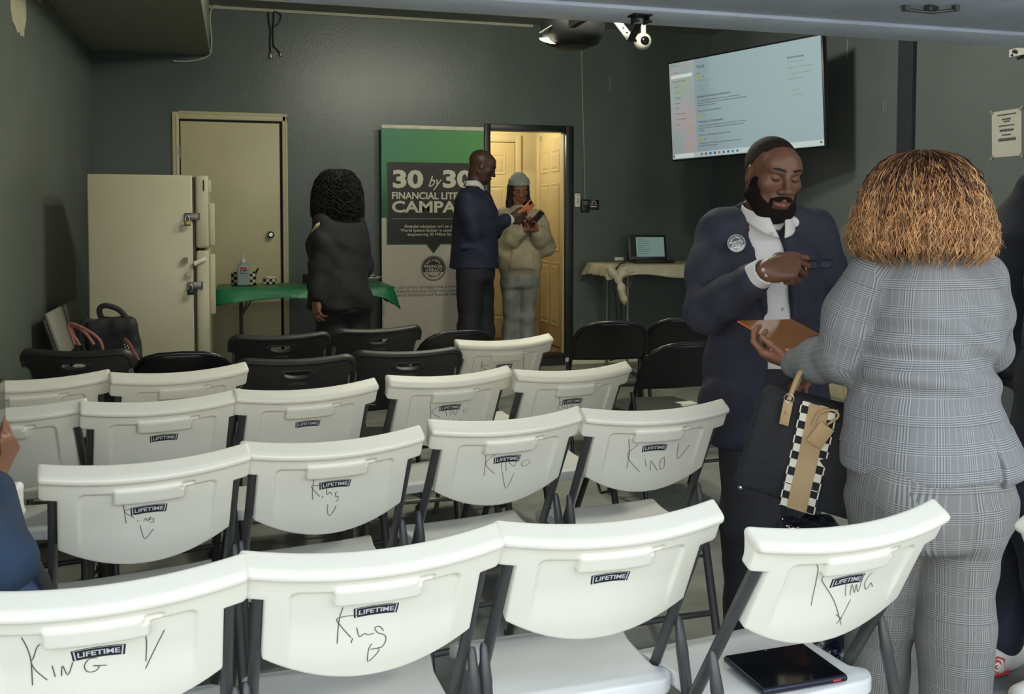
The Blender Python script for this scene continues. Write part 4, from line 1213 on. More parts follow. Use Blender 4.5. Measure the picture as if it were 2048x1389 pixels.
J1 = dict(neck=W(1533, 440, 3.12), shR=W(1428, 466, 3.08), shL=W(1638, 464, 3.15), elR=W(1412, 622, 2.98), wrR=W(1530, 543, 2.74), elL=W(1660, 625, 3.22), wrL=W(1612, 735, 3.05),
          hipR=W(1488, 800, 3.12), hipL=W(1580, 800, 3.15), knR=W(1492, 1040, 3.08), knL=W(1590, 1040, 3.12), anR=W(1492, 1255, 3.12), anL=W(1596, 1255, 3.16))
for k in ('anR', 'anL'): J1[k].z = loc1.z + 0.09
F = Field(*bounds([HC1], 0.17), 0.0026)
MH1 = head_shape(F, HC1, hx1, 1.02, nose=1.25, jaw=1.10, neck=W(1531, 455, 3.12), neck_r=0.062)
Fh = Field(*bounds([J1['wrR']], 0.21), 0.003)
TH1, tips1 = hand_shape(Fh, J1['wrR'], EX * 0.93 + EZ * 0.20 - EY * 0.25, EY * 0.75 - EZ * 0.45 + EX * 0.1, -1, ((48, 62, 30), (58, 70, 35), (66, 74, 38), (72, 74, 40)), thumb=((0.35, 0.9, -0.45), (0.05, 0.95, -0.45)), s=1.02, fore=J1['elR'])
Fl = Field(*bounds([J1['wrL']], 0.2), 0.0045)
hand_shape(Fl, J1['wrL'], -EX * 0.5 - EZ * 0.7 - EY * 0.5, EX * 0.5 - EZ * 0.3 + EY * 0.4, 1, ((25, 30, 15),) * 4, fore=J1['elL'])
man = person('man in a navy blazer and open-collar white shirt looking down at glasses in his hand', loc1, J1, [M_SK1, M_LIP1], [(F, lip_fn(MH1))], [Fh, Fl])
eyes(MH1, man, 0.75, True, None, 0.0042)


def shell(name, M, m, root, fn, h=0.003, r=0.16, rel=1):
    """hair, beard: a layer shaped in head space by fn(x, y, z) -> distance"""
    c = M.translation; Mi = np.array(M.inverted())
    F = Field(*bounds([c], r), h); sl, X, Y, Z = F.sub(F.lo, F.lo + F.n * F.h)
    x = Mi[0, 0] * X + Mi[0, 1] * Y + Mi[0, 2] * Z + Mi[0, 3]; y = Mi[1, 0] * X + Mi[1, 1] * Y + Mi[1, 2] * Z + Mi[1, 3]; z = Mi[2, 0] * X + Mi[2, 1] * Y + Mi[2, 2] * Z + Mi[2, 3]
    F.d = fn(x, y, z).astype(np.float32); return cloth(name, F, m, root, rel=rel)


def ellf(x, y, z, c, r):
    k0 = np.sqrt(((x - c[0]) / r[0]) ** 2 + ((y - c[1]) / r[1]) ** 2 + ((z - c[2]) / r[2]) ** 2) + 1e-6
    return (k0 - 1) * min(r)


def smin(a, b, k):
    q = np.clip(0.5 + 0.5 * (a - b) / k, 0, 1); return a * (1 - q) + b * q - k * q * (1 - q)


def capf(x, y, z, a, b, r):
    a = np.array(a); b = np.array(b); ba = b - a; t = np.clip(((x - a[0]) * ba[0] + (y - a[1]) * ba[1] + (z - a[2]) * ba[2]) / (ba @ ba), 0, 1)
    return np.sqrt((x - a[0] - t * ba[0]) ** 2 + (y - a[1] - t * ba[1]) ** 2 + (z - a[2] - t * ba[2]) ** 2) - r


def crop(x, y, z):
    d = ellf(x, y, z, (0, -0.017, 0.037), (0.0768, 0.0985, 0.0865))
    line = 0.070 - np.abs(x) * 0.15
    cut = np.maximum(y - (0.035 + (z - 0.06) * 0.55 - np.where(np.abs(x) > 0.055, 0.02, 0.0)), -(z + 0.03 - np.clip(y + 0.01, -0.09, 0.06) * 0.6))
    return np.maximum(d, cut)


M_CROP = mat('cropped_hair', (44, 34, 30), 0.7, var=0.3, scale=120, bump=0.4, bscale=500, spec=0.15)
shell('hair', MH1, M_CROP, man, crop, 0.003)


def beard(x, y, z):
    ax = np.abs(x)
    d = smin(ellf(x, y, z, (0, 0.020, -0.030), (0.0758, 0.073, 0.084)), capf(x, y, z, (-0.032, 0.050, -0.098), (0.032, 0.050, -0.098), 0.034), 0.03)
    d = smin(d, ellf(x, y, z, (0, 0.066, -0.115), (0.030, 0.026, 0.026)), 0.02)
    for q in (-1, 1): d = smin(d, capf(x, y, z, (q * 0.064, -0.004, -0.06), (q * 0.042, 0.05, -0.10), 0.021), 0.02)
    top = -0.090 + 0.75 * np.maximum(ax - 0.030, 0) ** 0.9 + np.where(ax > 0.060, (ax - 0.060) * 6.0, 0)
    side = np.maximum(z - np.minimum(top, 0.02), -(y + 0.012 + 0.2 * (z + 0.05)))
    hole = ellf(x, y, z, (0, 0.100, -0.071), (0.026, 0.03, 0.017))
    moust = np.maximum(np.maximum(ellf(x, y, z, (0, 0.078, -0.056), (0.036, 0.0235, 0.0125)), z - (-0.045 - 0.25 * ax)), 0.028 - 0.016 - ax * 2.0 - 0.012 * 1.0)
    must = np.maximum(ellf(x, y, z, (0, 0.080, -0.060), (0.034, 0.0215, 0.016)), -(z + 0.0635 + 0.30 * ax))
    must = np.maximum(must, z + 0.0465 + 0.10 * ax)
    corner = np.minimum(capf(x, y, z, (-0.031, 0.080, -0.064), (-0.034, 0.073, -0.090), 0.0085), capf(x, y, z, (0.031, 0.080, -0.064), (0.034, 0.073, -0.090), 0.0085))
    return np.minimum(np.minimum(np.maximum(np.maximum(d, side), -hole), must), corner) + 0.0010 * np.sin(900 * x) * np.sin(870 * z + 300 * y)


M_BEARD = mat('black_beard', (30, 23, 20), 0.75, var=0.35, scale=150, bump=0.6, bscale=600, spec=0.2)
shell('beard', MH1, M_BEARD, man, beard, 0.0026)

# shirt
tX, tY = tx1[0], tx1[1]           # torso axes: tX = his right (picture left), tY = forward (to the camera)
def zz(py, D=D1): return W(1540, py, D).z
ctr = W(1533, 520, 3.14)
def tl(px, py, D=2.98):
    """picture point on the chest -> (across, height) in torso axes"""
    p = W(px, py, D) - ctr; return (p.dot(tX), p.z + ctr.z)


SEC = [(zz(890), 0, 0.0, .222, .172), (zz(820), 0, 0.0, .216, .168), (zz(740), 0, 0.0, .205, .152), (zz(650), 0, 0.0, .195, .140), (zz(560), 0, 0.0, .200, .138), (zz(500), 0, -0.005, .205, .135), (zz(465), 0, -0.012, .175, .108), (zz(438), 0, -0.02, .120, .085), (zz(415), 0, -0.022, .085, .075)]
F = Field(*bounds([W(1380, 380, 3.1), W(1690, 920, 3.1)], 0.16), 0.006)
F.loft([(z, a, b_, rx - 0.012, ry - 0.012) for z, a, b_, rx, ry in SEC if zz(760) < z < zz(452)] + [(zz(440), 0, 0.0, .112, .090), (zz(424), 0, 0.0, .080, .078)], tX, tY, 0.0, org=ctr)
F.disp(fold(3, 0.004, 10, 10, 46))
shirt = cloth('shirt', F, M_SHIRT, man)
# collar: two folded-down leaves meeting low at the front
nb = W(1531, 432, 3.10)
b = MB()
for q in (-1, 1):
    def leaf(u, v, q=q):
        a = PI - (PI - 0.10 - 0.30 * (1 - v) * u * u) * u; fr = max(0.0, math.cos(a)); fk = fr ** 2
        r = 0.074 + 0.012 * v + 0.016 * fk * v
        top = 0.052 - 0.026 * (1 - math.cos(a - PI)) ; ln = 0.034 + 0.036 * fk
        return nb + tX * (q * math.sin(a) * r) + tY * (math.cos(a) * r * 1.02 + 0.006) + EZ * (top - ln * v) - man.location
    b.grid(leaf, 22, 6)
o = b.build('shirt_collar', M_SHIRT, man); sm = o.modifiers.new('thickness', 'SOLIDIFY'); sm.thickness = 0.004
# placket buttons
b = MB()
for (x, y) in ((1541, 468), (1555, 565), (1563, 618)):
    p = W(x, y, 2.985); b.lathe([(0.0055, 0), (0.0055, 0.0015), (0.003, 0.002)], 12, frame(p - man.location - Vector(tY) * -0.006, tX, EZ, tY))
b.build('shirt_button', M_BUTW, man)

# blazer
from math import hypot
def poly_sd(px, pz, poly):
    """signed distance to a polygon on arrays"""
    d = np.full(np.broadcast(px, pz).shape, 1e9); ins = np.zeros(d.shape, bool); n = len(poly)
    for i in range(n):
        (x0, y0), (x1, y1) = poly[i], poly[(i + 1) % n]; ex, ey = x1 - x0, y1 - y0; wx, wy = px - x0, pz - y0
        t = np.clip((wx * ex + wy * ey) / (ex * ex + ey * ey + 1e-12), 0, 1); d = np.minimum(d, np.hypot(wx - ex * t, wy - ey * t))
        c = ((y0 > pz) != (y1 > pz)) & (px < ex * (pz - y0) / (ey + 1e-12) + x0); ins ^= c
    return np.where(ins, -d, d)


V1 = [tl(1478, 372, 3.05), tl(1496, 430, 3.02), tl(1512, 490), tl(1535, 570), tl(1541, 640), tl(1541, 930), tl(1606, 930), tl(1605, 700), tl(1596, 620), tl(1585, 540), tl(1578, 470), tl(1592, 430, 3.02), tl(1600, 372, 3.05)]
LAP_R = [tl(1497, 425), tl(1474, 445), tl(1464, 478), tl(1472, 486), tl(1460, 497), tl(1500, 560), tl(1541, 640), tl(1541, 620), tl(1530, 560), tl(1513, 490)]
LAP_L = [tl(1592, 430), tl(1612, 452), tl(1618, 482), tl(1610, 490), tl(1622, 500), tl(1612, 560), tl(1606, 660), tl(1597, 620), tl(1586, 540), tl(1579, 470)]
CO = np.array(ctr)
def txz(X, Y, Z): return (X - CO[0]) * tX.x + (Y - CO[1]) * tX.y, Z + 0 * X, (X - CO[0]) * tY.x + (Y - CO[1]) * tY.y
F = Field(*bounds([W(1370, 380, 3.1), W(1700, 920, 3.1), J1['wrR']], 0.14), 0.0052)
F.loft(SEC, tX, tY, 0.0, org=ctr)
F.cap(J1['shR'] + EX * 0.03 + EZ * 0.012, W(1495, 428, 3.12), 0.060, 0.045, 0.03); F.cap(J1['shL'] - EX * 0.03 + EZ * 0.012, W(1578, 426, 3.13), 0.060, 0.045, 0.03)
def lapel(X, Y, Z):
    a, c, f = txz(X, Y, Z); m = np.minimum(poly_sd(a, c, LAP_R), poly_sd(a, c, LAP_L)); return np.where(f > 0.0, -0.0075 * sstep(0.003, -0.002, m), 0.0)
F.disp(lapel)
sl, X, Y, Z = F.sub(F.lo, F.lo + F.n * F.h); a, c, f = txz(X, Y, Z)
d = np.maximum(poly_sd(a, c, V1), -(f - 0.01)); F.d[sl] = np.maximum(F.d[sl], -d.astype(np.float32))
nk = np.hypot(a + 0.0, (f + 0.015)) - 0.080; d2 = np.maximum(nk, zz(452) - c); F.d[sl] = np.maximum(F.d[sl], -d2.astype(np.float32))
elm = J1['elR'] + (J1['shR'] - J1['elR']) * 0.5
cuffR = J1['elR'] + (J1['wrR'] - J1['elR']) * 0.80
F.chain([J1['shR'] + EX * 0.02, elm, J1['elR'], J1['elR'] + (cuffR - J1['elR']) * 0.5, cuffR], [0.076, 0.074, 0.066, 0.060, 0.052], 0.025)
cuffL = J1['elL'] + (J1['wrL'] - J1['elL']) * 0.93
F.chain([J1['shL'] - EX * 0.02, (J1['shL'] + J1['elL']) / 2, J1['elL'], cuffL], [0.076, 0.072, 0.062, 0.050], 0.025)
F.disp(lambda X, Y, Z: fold(5, 0.0045, 24, 20, 34)(X, Y, Z) + wav(8, 0.003, 26)(X, Y, Z))
blazer = cloth('blazer', F, M_NAVY, man)
# shirt cuff
F = Field(*bounds([J1['wrR'], cuffR], 0.1), 0.0035); ax_ = (J1['wrR'] - J1['elR']).normalized()
F.cap(cuffR - ax_ * 0.02, J1['wrR'] + ax_ * 0.002, 0.047, 0.041, 0.0); F.cap(J1['wrR'] - ax_ * 0.005, J1['wrR'] + ax_ * 0.08, 0.035, 0.03, 0.0, 's')
sl, X, Y, Z = F.sub(F.lo, F.lo + F.n * F.h); pl = (X - J1['wrR'].x) * ax_.x + (Y - J1['wrR'].y) * ax_.y + (Z - J1['wrR'].z) * ax_.z - 0.004; F.d = np.maximum(F.d, pl.astype(np.float32))
cuff = cloth('shirt_cuff', F, M_SHIRT, man)
b = MB()
for (x, y) in ((1526, 540), (1533, 551)):
    p = W(x, y, 2.715); b.lathe([(0.006, 0), (0.006, 0.002), (0.003, 0.003)], 12, frame(p - man.location, EX, EZ, -EY))
b.build('cuff_button', M_BUTW, man)
b = MB()
for (x, y) in ((1484, 598), (1493, 595), (1502, 592), (1511, 588)):
    p = W(x, y, 2.80); b.lathe([(0.007, -0.01), (0.007, 0.002), (0.004, 0.003)], 12, frame(p - man.location, EX, EZ, -EY))
b.build('sleeve_button', M_BUT, man)
# round campaign pin on the lapel
pc_ = W(1473, 487, 2.948); nrm = (Vector(tY) + tX * 0.35 + EZ * 0.1).normalized(); pxx = EZ.cross(nrm).normalized(); pzz = nrm.cross(pxx)
PM = frame(pc_ - man.location, pxx, pzz, nrm) @ Matrix.Rotation(R(14), 4, 'Z')
def emblem(b, r, M, bg=0, fg=1):
    """the round campaign mark: black disc, pale ring lettering, a band with two lines"""
    def disc(r0, z, m):
        b.m = m; n = 40; b.add([(r0 * math.cos(2 * PI * i / n), r0 * math.sin(2 * PI * i / n), z) for i in range(n)], [tuple(range(n))], False, M)
    disc(r, 0.0, bg)
    b.m = fg; n = 40
    for rr_, w in ((0.965, 0.02), (0.90, 0.02)):
        vs = [(q * r * math.cos(2 * PI * i / n), q * r * math.sin(2 * PI * i / n), r * 0.006) for i in range(n) for q in (rr_, rr_ - w)]
        b.add(vs, [(2 * i, 2 * ((i + 1) % n), 2 * ((i + 1) % n) + 1, 2 * i + 1) for i in range(n)], False, M)
    # pale lower half
    lower = [(0.86 * r * math.cos(a), 0.86 * r * math.sin(a), r * 0.008) for a in [PI + PI * 0.06 + (PI * 0.88) * i / 24 for i in range(25)]]
    b.m = fg; b.add(lower, [tuple(range(25))], False, M)
    b.m = bg; b.box((0, 0.0 * r, r * 0.012), (r * 1.62, r * 0.62, r * 0.004), None, M=M)
    b.m = fg
    b.text('FINANCIAL', r * 0.33, M @ Matrix.Translation((0, r * 0.14, r * 0.022)), bold=r * 0.008, sx=0.92); b.text('LITERACY', r * 0.33, M @ Matrix.Translation((0, -r * 0.16, r * 0.022)), bold=r * 0.008, sx=0.92)
    def arc(word, rad, a0, step, up, m):
        b.m = m
        for i, ch in enumerate(word):
            a = a0 + step * i; T = M @ Matrix.Translation((rad * math.cos(a), rad * math.sin(a), r * 0.022)) @ Matrix.Rotation(a - PI / 2 if up else a + PI / 2, 4, 'Z')
            b.text(ch, r * 0.25, T, bold=r * 0.006)
    arc('NATIONAL', 0.64 * r, R(90 + 52), -R(15), True, fg); arc('CAMPAIGN', 0.66 * r, R(270 - 50), R(14.5), False, bg)
    b.m = bg; b.text('for', r * 0.16, M @ Matrix.Translation((0, -r * 0.42, r * 0.022)), shear=0.3)


b = MB(); b.lathe([(0.029, -0.004), (0.029, 0.0), (0.027, 0.001)], 32, PM); b.m = 0; emblem(b, 0.0285, PM @ Matrix.Translation((0, 0, 0.0012)))
b.build('lapel_pin', [mat('pin_black', (28, 28, 30), 0.3, var=0.02), mat('pin_white', (220, 218, 212), 0.35, var=0.02)], man)
# trousers and shoes
def trousers(root, J, m, hipsec, rad=(0.090, 0.078, 0.070), k=0.04, amp=0.004, seed=2, h=0.008, hem=0.03, flare=None, name='trousers', axs=None):
    c = (J['hipL'] + J['hipR']) / 2; F = Field(*bounds([J['hipL'], J['hipR'], J['anL'], J['anR']] + [c + EZ * 0.2], 0.22), h)
    for s_ in 'LR':
        a, kk, n = J['hip' + s_], J['kn' + s_], J['an' + s_].copy(); n = n + (n - kk).normalized() * hem
        F.chain([a, kk, n], [rad[0], rad[1], rad[2]], k)
    F.loft(hipsec, axs[0], axs[1], 0.05, org=c)
    F.disp(lambda X, Y, Z: fold(seed, amp, 16, 12, 30)(X, Y, Z) + wav(seed + 4, amp * 0.7, 22)(X, Y, Z))
    return cloth(name, F, m, root)
c1 = (J1['hipL'] + J1['hipR']) / 2
trousers(man, J1, M_TROU, [(c1.z - 0.06, 0, 0, .180, .120), (c1.z + 0.05, 0, 0, .180, .118), (c1.z + 0.13, 0, 0, .172, .112)], axs=(tX, tY))
M_SHOE = mat('black_leather', (22, 21, 21), 0.35, var=0.1)
for s_, t in (('R', 25), ('L', 5)): shoe('shoe', M_SHOE, man, J1['an' + s_], face_dir(t)[1], fz=loc1.z)
# ring
rp = TH1 @ Vector((0.011, 0.110, 0.0))
b = MB(); b.tube([TH1 @ Vector((-0.0105 * -1 + 0.0115 * math.cos(a), 0.112, -0.012 + 0.0115 * math.sin(a))) - man.location for a in [2 * PI * i / 20 for i in range(20)]], 0.0016, 6, closed=True); b.build('ring', mat('gold', (200, 160, 80), 0.25, 1.0, var=0.02), man)
# folded glasses between his fingers
gp = tips1[0] + EX * 0.008 + EZ * 0.004 - EY * 0.012
gl = thing('eyeglasses', 'dark folded eyeglasses held between the blazer man\'s fingers', 'eyeglasses', gp)
gX = (EX * 0.97 + EZ * 0.08 - EY * 0.1).normalized(); gZ = (EZ - gX * EZ.dot(gX)).normalized(); gYv = gX.cross(gZ)
GMx = frame((0.010, 0.0, 0.0), gX, gZ, gYv)
b = MB(GMx)
def rim(cx): return [(cx + 0.025 * math.copysign(abs(math.cos(a)) ** 0.7, math.cos(a)), 0.0175 * math.copysign(abs(math.sin(a)) ** 0.7, math.sin(a)), 0) for a in [2 * PI * i / 28 for i in range(28)]]
b.tube(rim(0.03), 0.0030, 6, closed=True); b.tube(rim(0.089), 0.0030, 6, closed=True); b.tube([(0.054, 0.004, 0), (0.0595, 0.008, 0.002), (0.065, 0.004, 0)], 0.0018, 6)
b.build('frame', mat('dark_frame', (24, 24, 28), 0.3), gl).scale = (0.72, 0.72, 0.72)
b = MB(GMx); b.tube([(0.115, 0.006, 0), (0.08, 0.010, -0.010), (0.02, 0.002, -0.012), (-0.01, -0.012, -0.010)], 0.002, 6); b.build('temple', MATS['dark_frame'], gl).scale = (0.72, 0.72, 0.72)
b = MB(GMx); b.tube([(0.005, 0.006, 0), (0.03, 0.012, -0.014), (0.09, 0.006, -0.016), (0.12, -0.010, -0.012)], 0.002, 6); b.build('temple', MATS['dark_frame'], gl).scale = (0.72, 0.72, 0.72)
b = MB(GMx)
for cx in (0.03, 0.089):
    pts = rim(cx); b.add(pts, [tuple(range(28))])
b.build('lens', mat('lens_glass', (120, 130, 150), 0.05, var=0, trans=0.75), gl).scale = (0.72, 0.72, 0.72)
# ------------------------------------------------------------------ the woman in the plaid suit, back to the camera
M_SK2 = skin('warm_brown_skin', (142, 96, 70))


def plaid(name, base, dark, light, per=0.062):
    """fine glen check: bands of thin dark and pale lines both ways, drawn on the cloth coordinates"""
    m = mat(name, base, 0.8, var=0.0, spec=0.25); nt = m.node_tree; b = nt.nodes['Principled BSDF']
    at = nt.nodes.new('ShaderNodeAttribute'); at.attribute_name = 'cloth'; sp = nt.nodes.new('ShaderNodeSeparateXYZ'); nt.links.new(at.outputs['Vector'], sp.inputs[0])
    def mth(op, a, c=None):
        n = nt.nodes.new('ShaderNodeMath'); n.operation = op
        for i, v in enumerate((a, c)):
            if v is None: continue
            if isinstance(v, (int, float)): n.inputs[i].default_value = v
            else: nt.links.new(v, n.inputs[i])
        return n.outputs[0]
    def lines(s, per, frac, fine):
        band = mth('LESS_THAN', mth('FRACT', mth('DIVIDE', s, per)), frac)
        ln = mth('LESS_THAN', mth('FRACT', mth('DIVIDE', s, fine)), 0.5)
        return band, ln
    b1, l1 = lines(sp.outputs['Y'], per, 0.42, 0.0050); b2, l2 = lines(sp.outputs['X'], per * 1.12, 0.36, 0.0056)
    thin = mth('LESS_THAN', mth('FRACT', mth('DIVIDE', sp.outputs['X'], 0.0155)), 0.10)
    nz = nt.nodes.new('ShaderNodeTexNoise'); nz.inputs['Scale'].default_value = 900; nz.inputs['Detail'].default_value = 2; nt.links.new(at.outputs['Vector'], nz.inputs['Vector'])
    def mix(f, A, B, fac=1.0):
        n = nt.nodes.new('ShaderNodeMix'); n.data_type = 'RGBA'
        nt.links.new(mth('MULTIPLY', f, fac), n.inputs['Factor'])
        for i, v in ((6, A), (7, B)):
            if isinstance(v, tuple): n.inputs[i].default_value = v
            else: nt.links.new(v, n.inputs[i])
        return n.outputs[2]
    c = mix(nz.outputs['Fac'], lin(*[v * 0.90 for v in base]), lin(*[min(255, v * 1.08) for v in base]))
    c = mix(thin, c, lin(*light), 0.45)
    c = mix(b2, c, mix(l2, lin(*light), lin(*dark)), 0.50)
    c = mix(b1, c, mix(l1, lin(*light), lin(*dark)), 0.55)
    nt.links.new(c, b.inputs['Base Color'])
    n2 = nt.nodes.new('ShaderNodeTexNoise'); n2.inputs['Scale'].default_value = 700; nt.links.new(at.outputs['Vector'], n2.inputs['Vector'])
    bp = nt.nodes.new('ShaderNodeBump'); bp.inputs['Strength'].default_value = 0.15; bp.inputs['Distance'].default_value = 0.002; nt.links.new(n2.outputs['Fac'], bp.inputs['Height']); nt.links.new(bp.outputs[0], b.inputs['Normal'])
    return m


M_PLAID = plaid('grey_plaid', (128, 128, 127), (80, 81, 83), (172, 172, 170))
M_PLAID2 = plaid('grey_plaid_trousers', (122, 120, 115), (76, 76, 76), (162, 160, 152))
D2 = 2.3
loc2 = W(1855, 600, D2); loc2.z = FZ(loc2.y)
tx2 = face_dir(206); t2X, t2Y = tx2[0], tx2[1]
hx2 = face_dir(214, 16); HC2 = W(1846, 404, 2.30)
J2 = dict(neck=W(1856, 500, 2.30), shL=W(1735, 560, 2.30), shR=W(1972, 556, 2.36), elL=W(1692, 712, 2.36), wrL=W(1588, 728, 2.57), elR=W(1975, 700, 2.58), wrR=W(1700, 690, 2.72),
          hipL=W(1792, 965, 2.32), hipR=W(1918, 965, 2.28), knL=W(1757, 1250, 2.40), knR=W(1910, 1250, 2.27), anL=W(1738, 1500, 2.46), anR=W(1908, 1500, 2.27))
for k in ('anR', 'anL'): J2[k].z = loc2.z + 0.10
F = Field(*bounds([HC2], 0.17), 0.0045); MH2 = head_shape(F, HC2, hx2, 0.98, True, neck=W(1856, 510, 2.30), neck_r=0.05)
Fh = Field(*bounds([J2['wrL']], 0.2), 0.0032)
TH2, tips2 = hand_shape(Fh, J2['wrL'], -EX * 0.80 + EZ * 0.22 + EY * 0.55, EZ * 0.75 + EY * 0.2 + EX * 0.35, 1, ((30, 40, 25), (34, 44, 25), (38, 46, 26), (42, 50, 28)), thumb=((0.55, 0.8, -0.25), (0.30, 0.9, -0.3)), s=0.92, fore=J2['elL'])
Fr = Field(*bounds([J2['wrR']], 0.2), 0.0034)
TR2, tipsr2 = hand_shape(Fr, J2['wrR'], -EX * 0.96 + EZ * 0.16 + EY * 0.05, -EZ * 0.9 - EY * 0.3, -1, ((16, 24, 14), (18, 26, 14), (20, 26, 14), (22, 30, 16)), s=0.92, fore=J2['elR'])
lady = person('woman in a grey plaid trouser suit with copper curly hair, back turned', loc2, J2, [M_SK2], [(F, None)], [Fh, Fr])
O2 = Vector(loc2); ctr2 = W(1862, 700, 2.32)
def zz2(py, D=2.3): return W(1860, py, D).z
def off2(px): return (W(px, 700, 2.32) - ctr2).dot(EX)
def sec(py, px, rx, ry, D=2.3):
    v = EX * off2(px); return (zz2(py, D), v.dot(t2X), v.dot(t2Y), rx, ry)


SEC2 = [sec(942, 1864, .222, .178), sec(905, 1862, .218, .176), sec(840, 1852, .198, .160), sec(770, 1846, .182, .146), sec(735, 1846, .178, .142), sec(690, 1856, .186, .142), sec(620, 1866, .186, .136), sec(560, 1862, .178, .116), sec(525, 1858, .140, .088), sec(505, 1856, .085, .068)]
F = Field(*bounds([W(1560, 470, 2.3), W(2060, 960, 2.3), J2['wrL'], J2['elR']], 0.13), 0.0052)
F.loft(SEC2, t2X, t2Y, 0.0, org=ctr2, capr=0.012)
# back vent and centre seam
def vent(X, Y, Z):
    a = (X - ctr2.x) * t2X.x + (Y - ctr2.y) * t2X.y; f = (X - ctr2.x) * t2Y.x + (Y - ctr2.y) * t2Y.y
    back = f < 0.02
    seam = 0.0022 * np.exp(-((a - 0.018) / 0.004) ** 2) + 0.0020 * np.exp(-((a + 0.075 + 0.03 * (Z - 1.0)) / 0.004) ** 2)
    ve = np.where((Z < zz2(850)) & (a > 0.026), -0.010 * sstep(zz2(850), zz2(935), Z) - 0.004, 0.0)
    # soft rolls across the waist
    roll = 0.0085 * np.sin((Z - 1.045 + 0.12 * a) * 62) * np.exp(-((Z - 1.05) / 0.085) ** 2) + 0.004 * np.sin((Z + 0.25 * a) * 88 + 2 * np.sin(14 * a)) * np.exp(-((Z - 1.12) / 0.12) ** 2)
    return np.where(back, seam + ve + roll, roll * 0.6)
F.disp(vent)
F.chain([J2['shL'] + EX * 0.012, (J2['shL'] + J2['elL']) / 2 - EX * 0.01, J2['elL'], (J2['elL'] + J2['wrL']) / 2, J2['elL'] + (J2['wrL'] - J2['elL']) * 0.93], [0.068, 0.072, 0.066, 0.057, 0.044], 0.025)
F.chain([J2['shR'] - EX * 0.012, (J2['shR'] + J2['elR']) / 2, J2['elR'], J2['elR'] + (J2['wrR'] - J2['elR']) * 0.9], [0.064, 0.064, 0.058, 0.045], 0.025)
def creases(X, Y, Z):
    d = ((X - J2['elL'].x) ** 2 + (Y - J2['elL'].y) ** 2 + (Z - J2['elL'].z) ** 2)
    return fold(11, 0.006, 22, 16, 40)(X, Y, Z) * np.exp(-d / 0.018) + fold(14, 0.0025, 14, 10, 30)(X, Y, Z) + wav(15, 0.0015, 24)(X, Y, Z)
F.disp(creases)
v, q = F.mesh(); v = relax(v, q, 1)
jk = mesh_obj('blazer', v - np.array(O2), q, M_PLAID, lady)


def cloth_attr(o, fn):
    """per-corner cloth coordinates so the weave follows each panel of the garment"""
    me = o.data; n = len(me.loops); co = np.empty(len(me.vertices) * 3, np.float32); me.vertices.foreach_get('co', co); co = co.reshape(-1, 3) + np.array(o.parent.location, np.float32)
    li = np.empty(n, np.int32); me.loops.foreach_get('vertex_index', li); P = co[li]; k = 4
    cen = P.reshape(-1, k, 3).mean(1); val = fn(P, np.repeat(cen, k, 0))
    a = me.attributes.new('cloth', 'FLOAT_VECTOR', 'CORNER'); a.data.foreach_set('vector', val.astype(np.float32).ravel())


def bone_uv(P, a, b, up):
    a = np.array(a); d = np.array(b) - a; L = np.linalg.norm(d); d = d / L; t = (P - a) @ d; r = P - a - t[:, None] * d
    u1 = np.array(up) - d * (np.array(up) @ d); u1 /= np.linalg.norm(u1); u2 = np.cross(d, u1)
    return np.stack([np.arctan2(r @ u2, r @ u1) * 0.062, t, 0 * t], 1), np.linalg.norm(r, axis=1) + np.maximum(0, -t) + np.maximum(0, t - L)


def jk_uv(P, C):
    tXa, tYa, c = np.array(t2X), np.array(t2Y), np.array(ctr2)
    a = (P - c) @ tXa; f = (P - c) @ tYa; out = np.stack([np.arctan2(a, -f) * 0.17, P[:, 2], 0 * a], 1)
    for (A, B) in ((J2['shL'], J2['elL']), (J2['elL'], J2['wrL']), (J2['shR'], J2['elR']), (J2['elR'], J2['wrR'])):
        uv, dist = bone_uv(P, A, B, EY); _, dc = bone_uv(C, A, B, EY)
        lat = (C - c) @ tXa; arm = dc < 0.088
        if A is J2['shL'] or A is J2['shR']: arm &= np.abs(lat) > 0.150
        out = np.where(arm[:, None], uv, out)
    return out
cloth_attr(jk, jk_uv)
# trousers
c2 = (J2['hipL'] + J2['hipR']) / 2
F = Field(*bounds([J2['hipL'], J2['hipR'], J2['anL'], J2['anR'], c2 + EZ * 0.1], 0.2), 0.007)
for s_ in 'LR':
    a, kk, n = J2['hip' + s_], J2['kn' + s_], J2['an' + s_].copy(); n.z = loc2.z + 0.03
    F.chain([a, kk, n], [0.108, 0.080, 0.086], 0.018)
F.loft([(c2.z - 0.13, 0, -0.01, .20, .15), (c2.z - 0.03, 0, -0.012, .205, .158), (c2.z + 0.03, 0, 0, .190, .140), (c2.z + 0.10, 0, 0, .165, .12)], t2X, t2Y, 0.04, org=c2)
F.disp(lambda X, Y, Z: fold(21, 0.006, 18, 14, 16)(X, Y, Z) + wav(22, 0.003, 18)(X, Y, Z))
v, q = F.mesh(); v = relax(v, q, 1); tr2 = mesh_obj('trousers', v - np.array(O2), q, M_PLAID2, lady)
def tr_uv(P, C):
    best = None
    for s_ in 'LR':
        uv, dist = bone_uv(P, J2['hip' + s_], J2['an' + s_], EY); _, dc = bone_uv(C, J2['hip' + s_], J2['an' + s_], EY); uv[:, 0] *= 1.5; uv[:, 1] *= -1; uv[:, 0] += 0.3 * (s_ == 'R')
        if best is None: best, bd = uv, dc
        else: best = np.where((dc < bd)[:, None], uv, best)
    return best
cloth_attr(tr2, tr_uv)
for s_, t in (('R', 200), ('L', 215)): shoe('shoe', M_SHOE, lady, J2['an' + s_], face_dir(t)[1], L=0.25, fz=loc2.z)

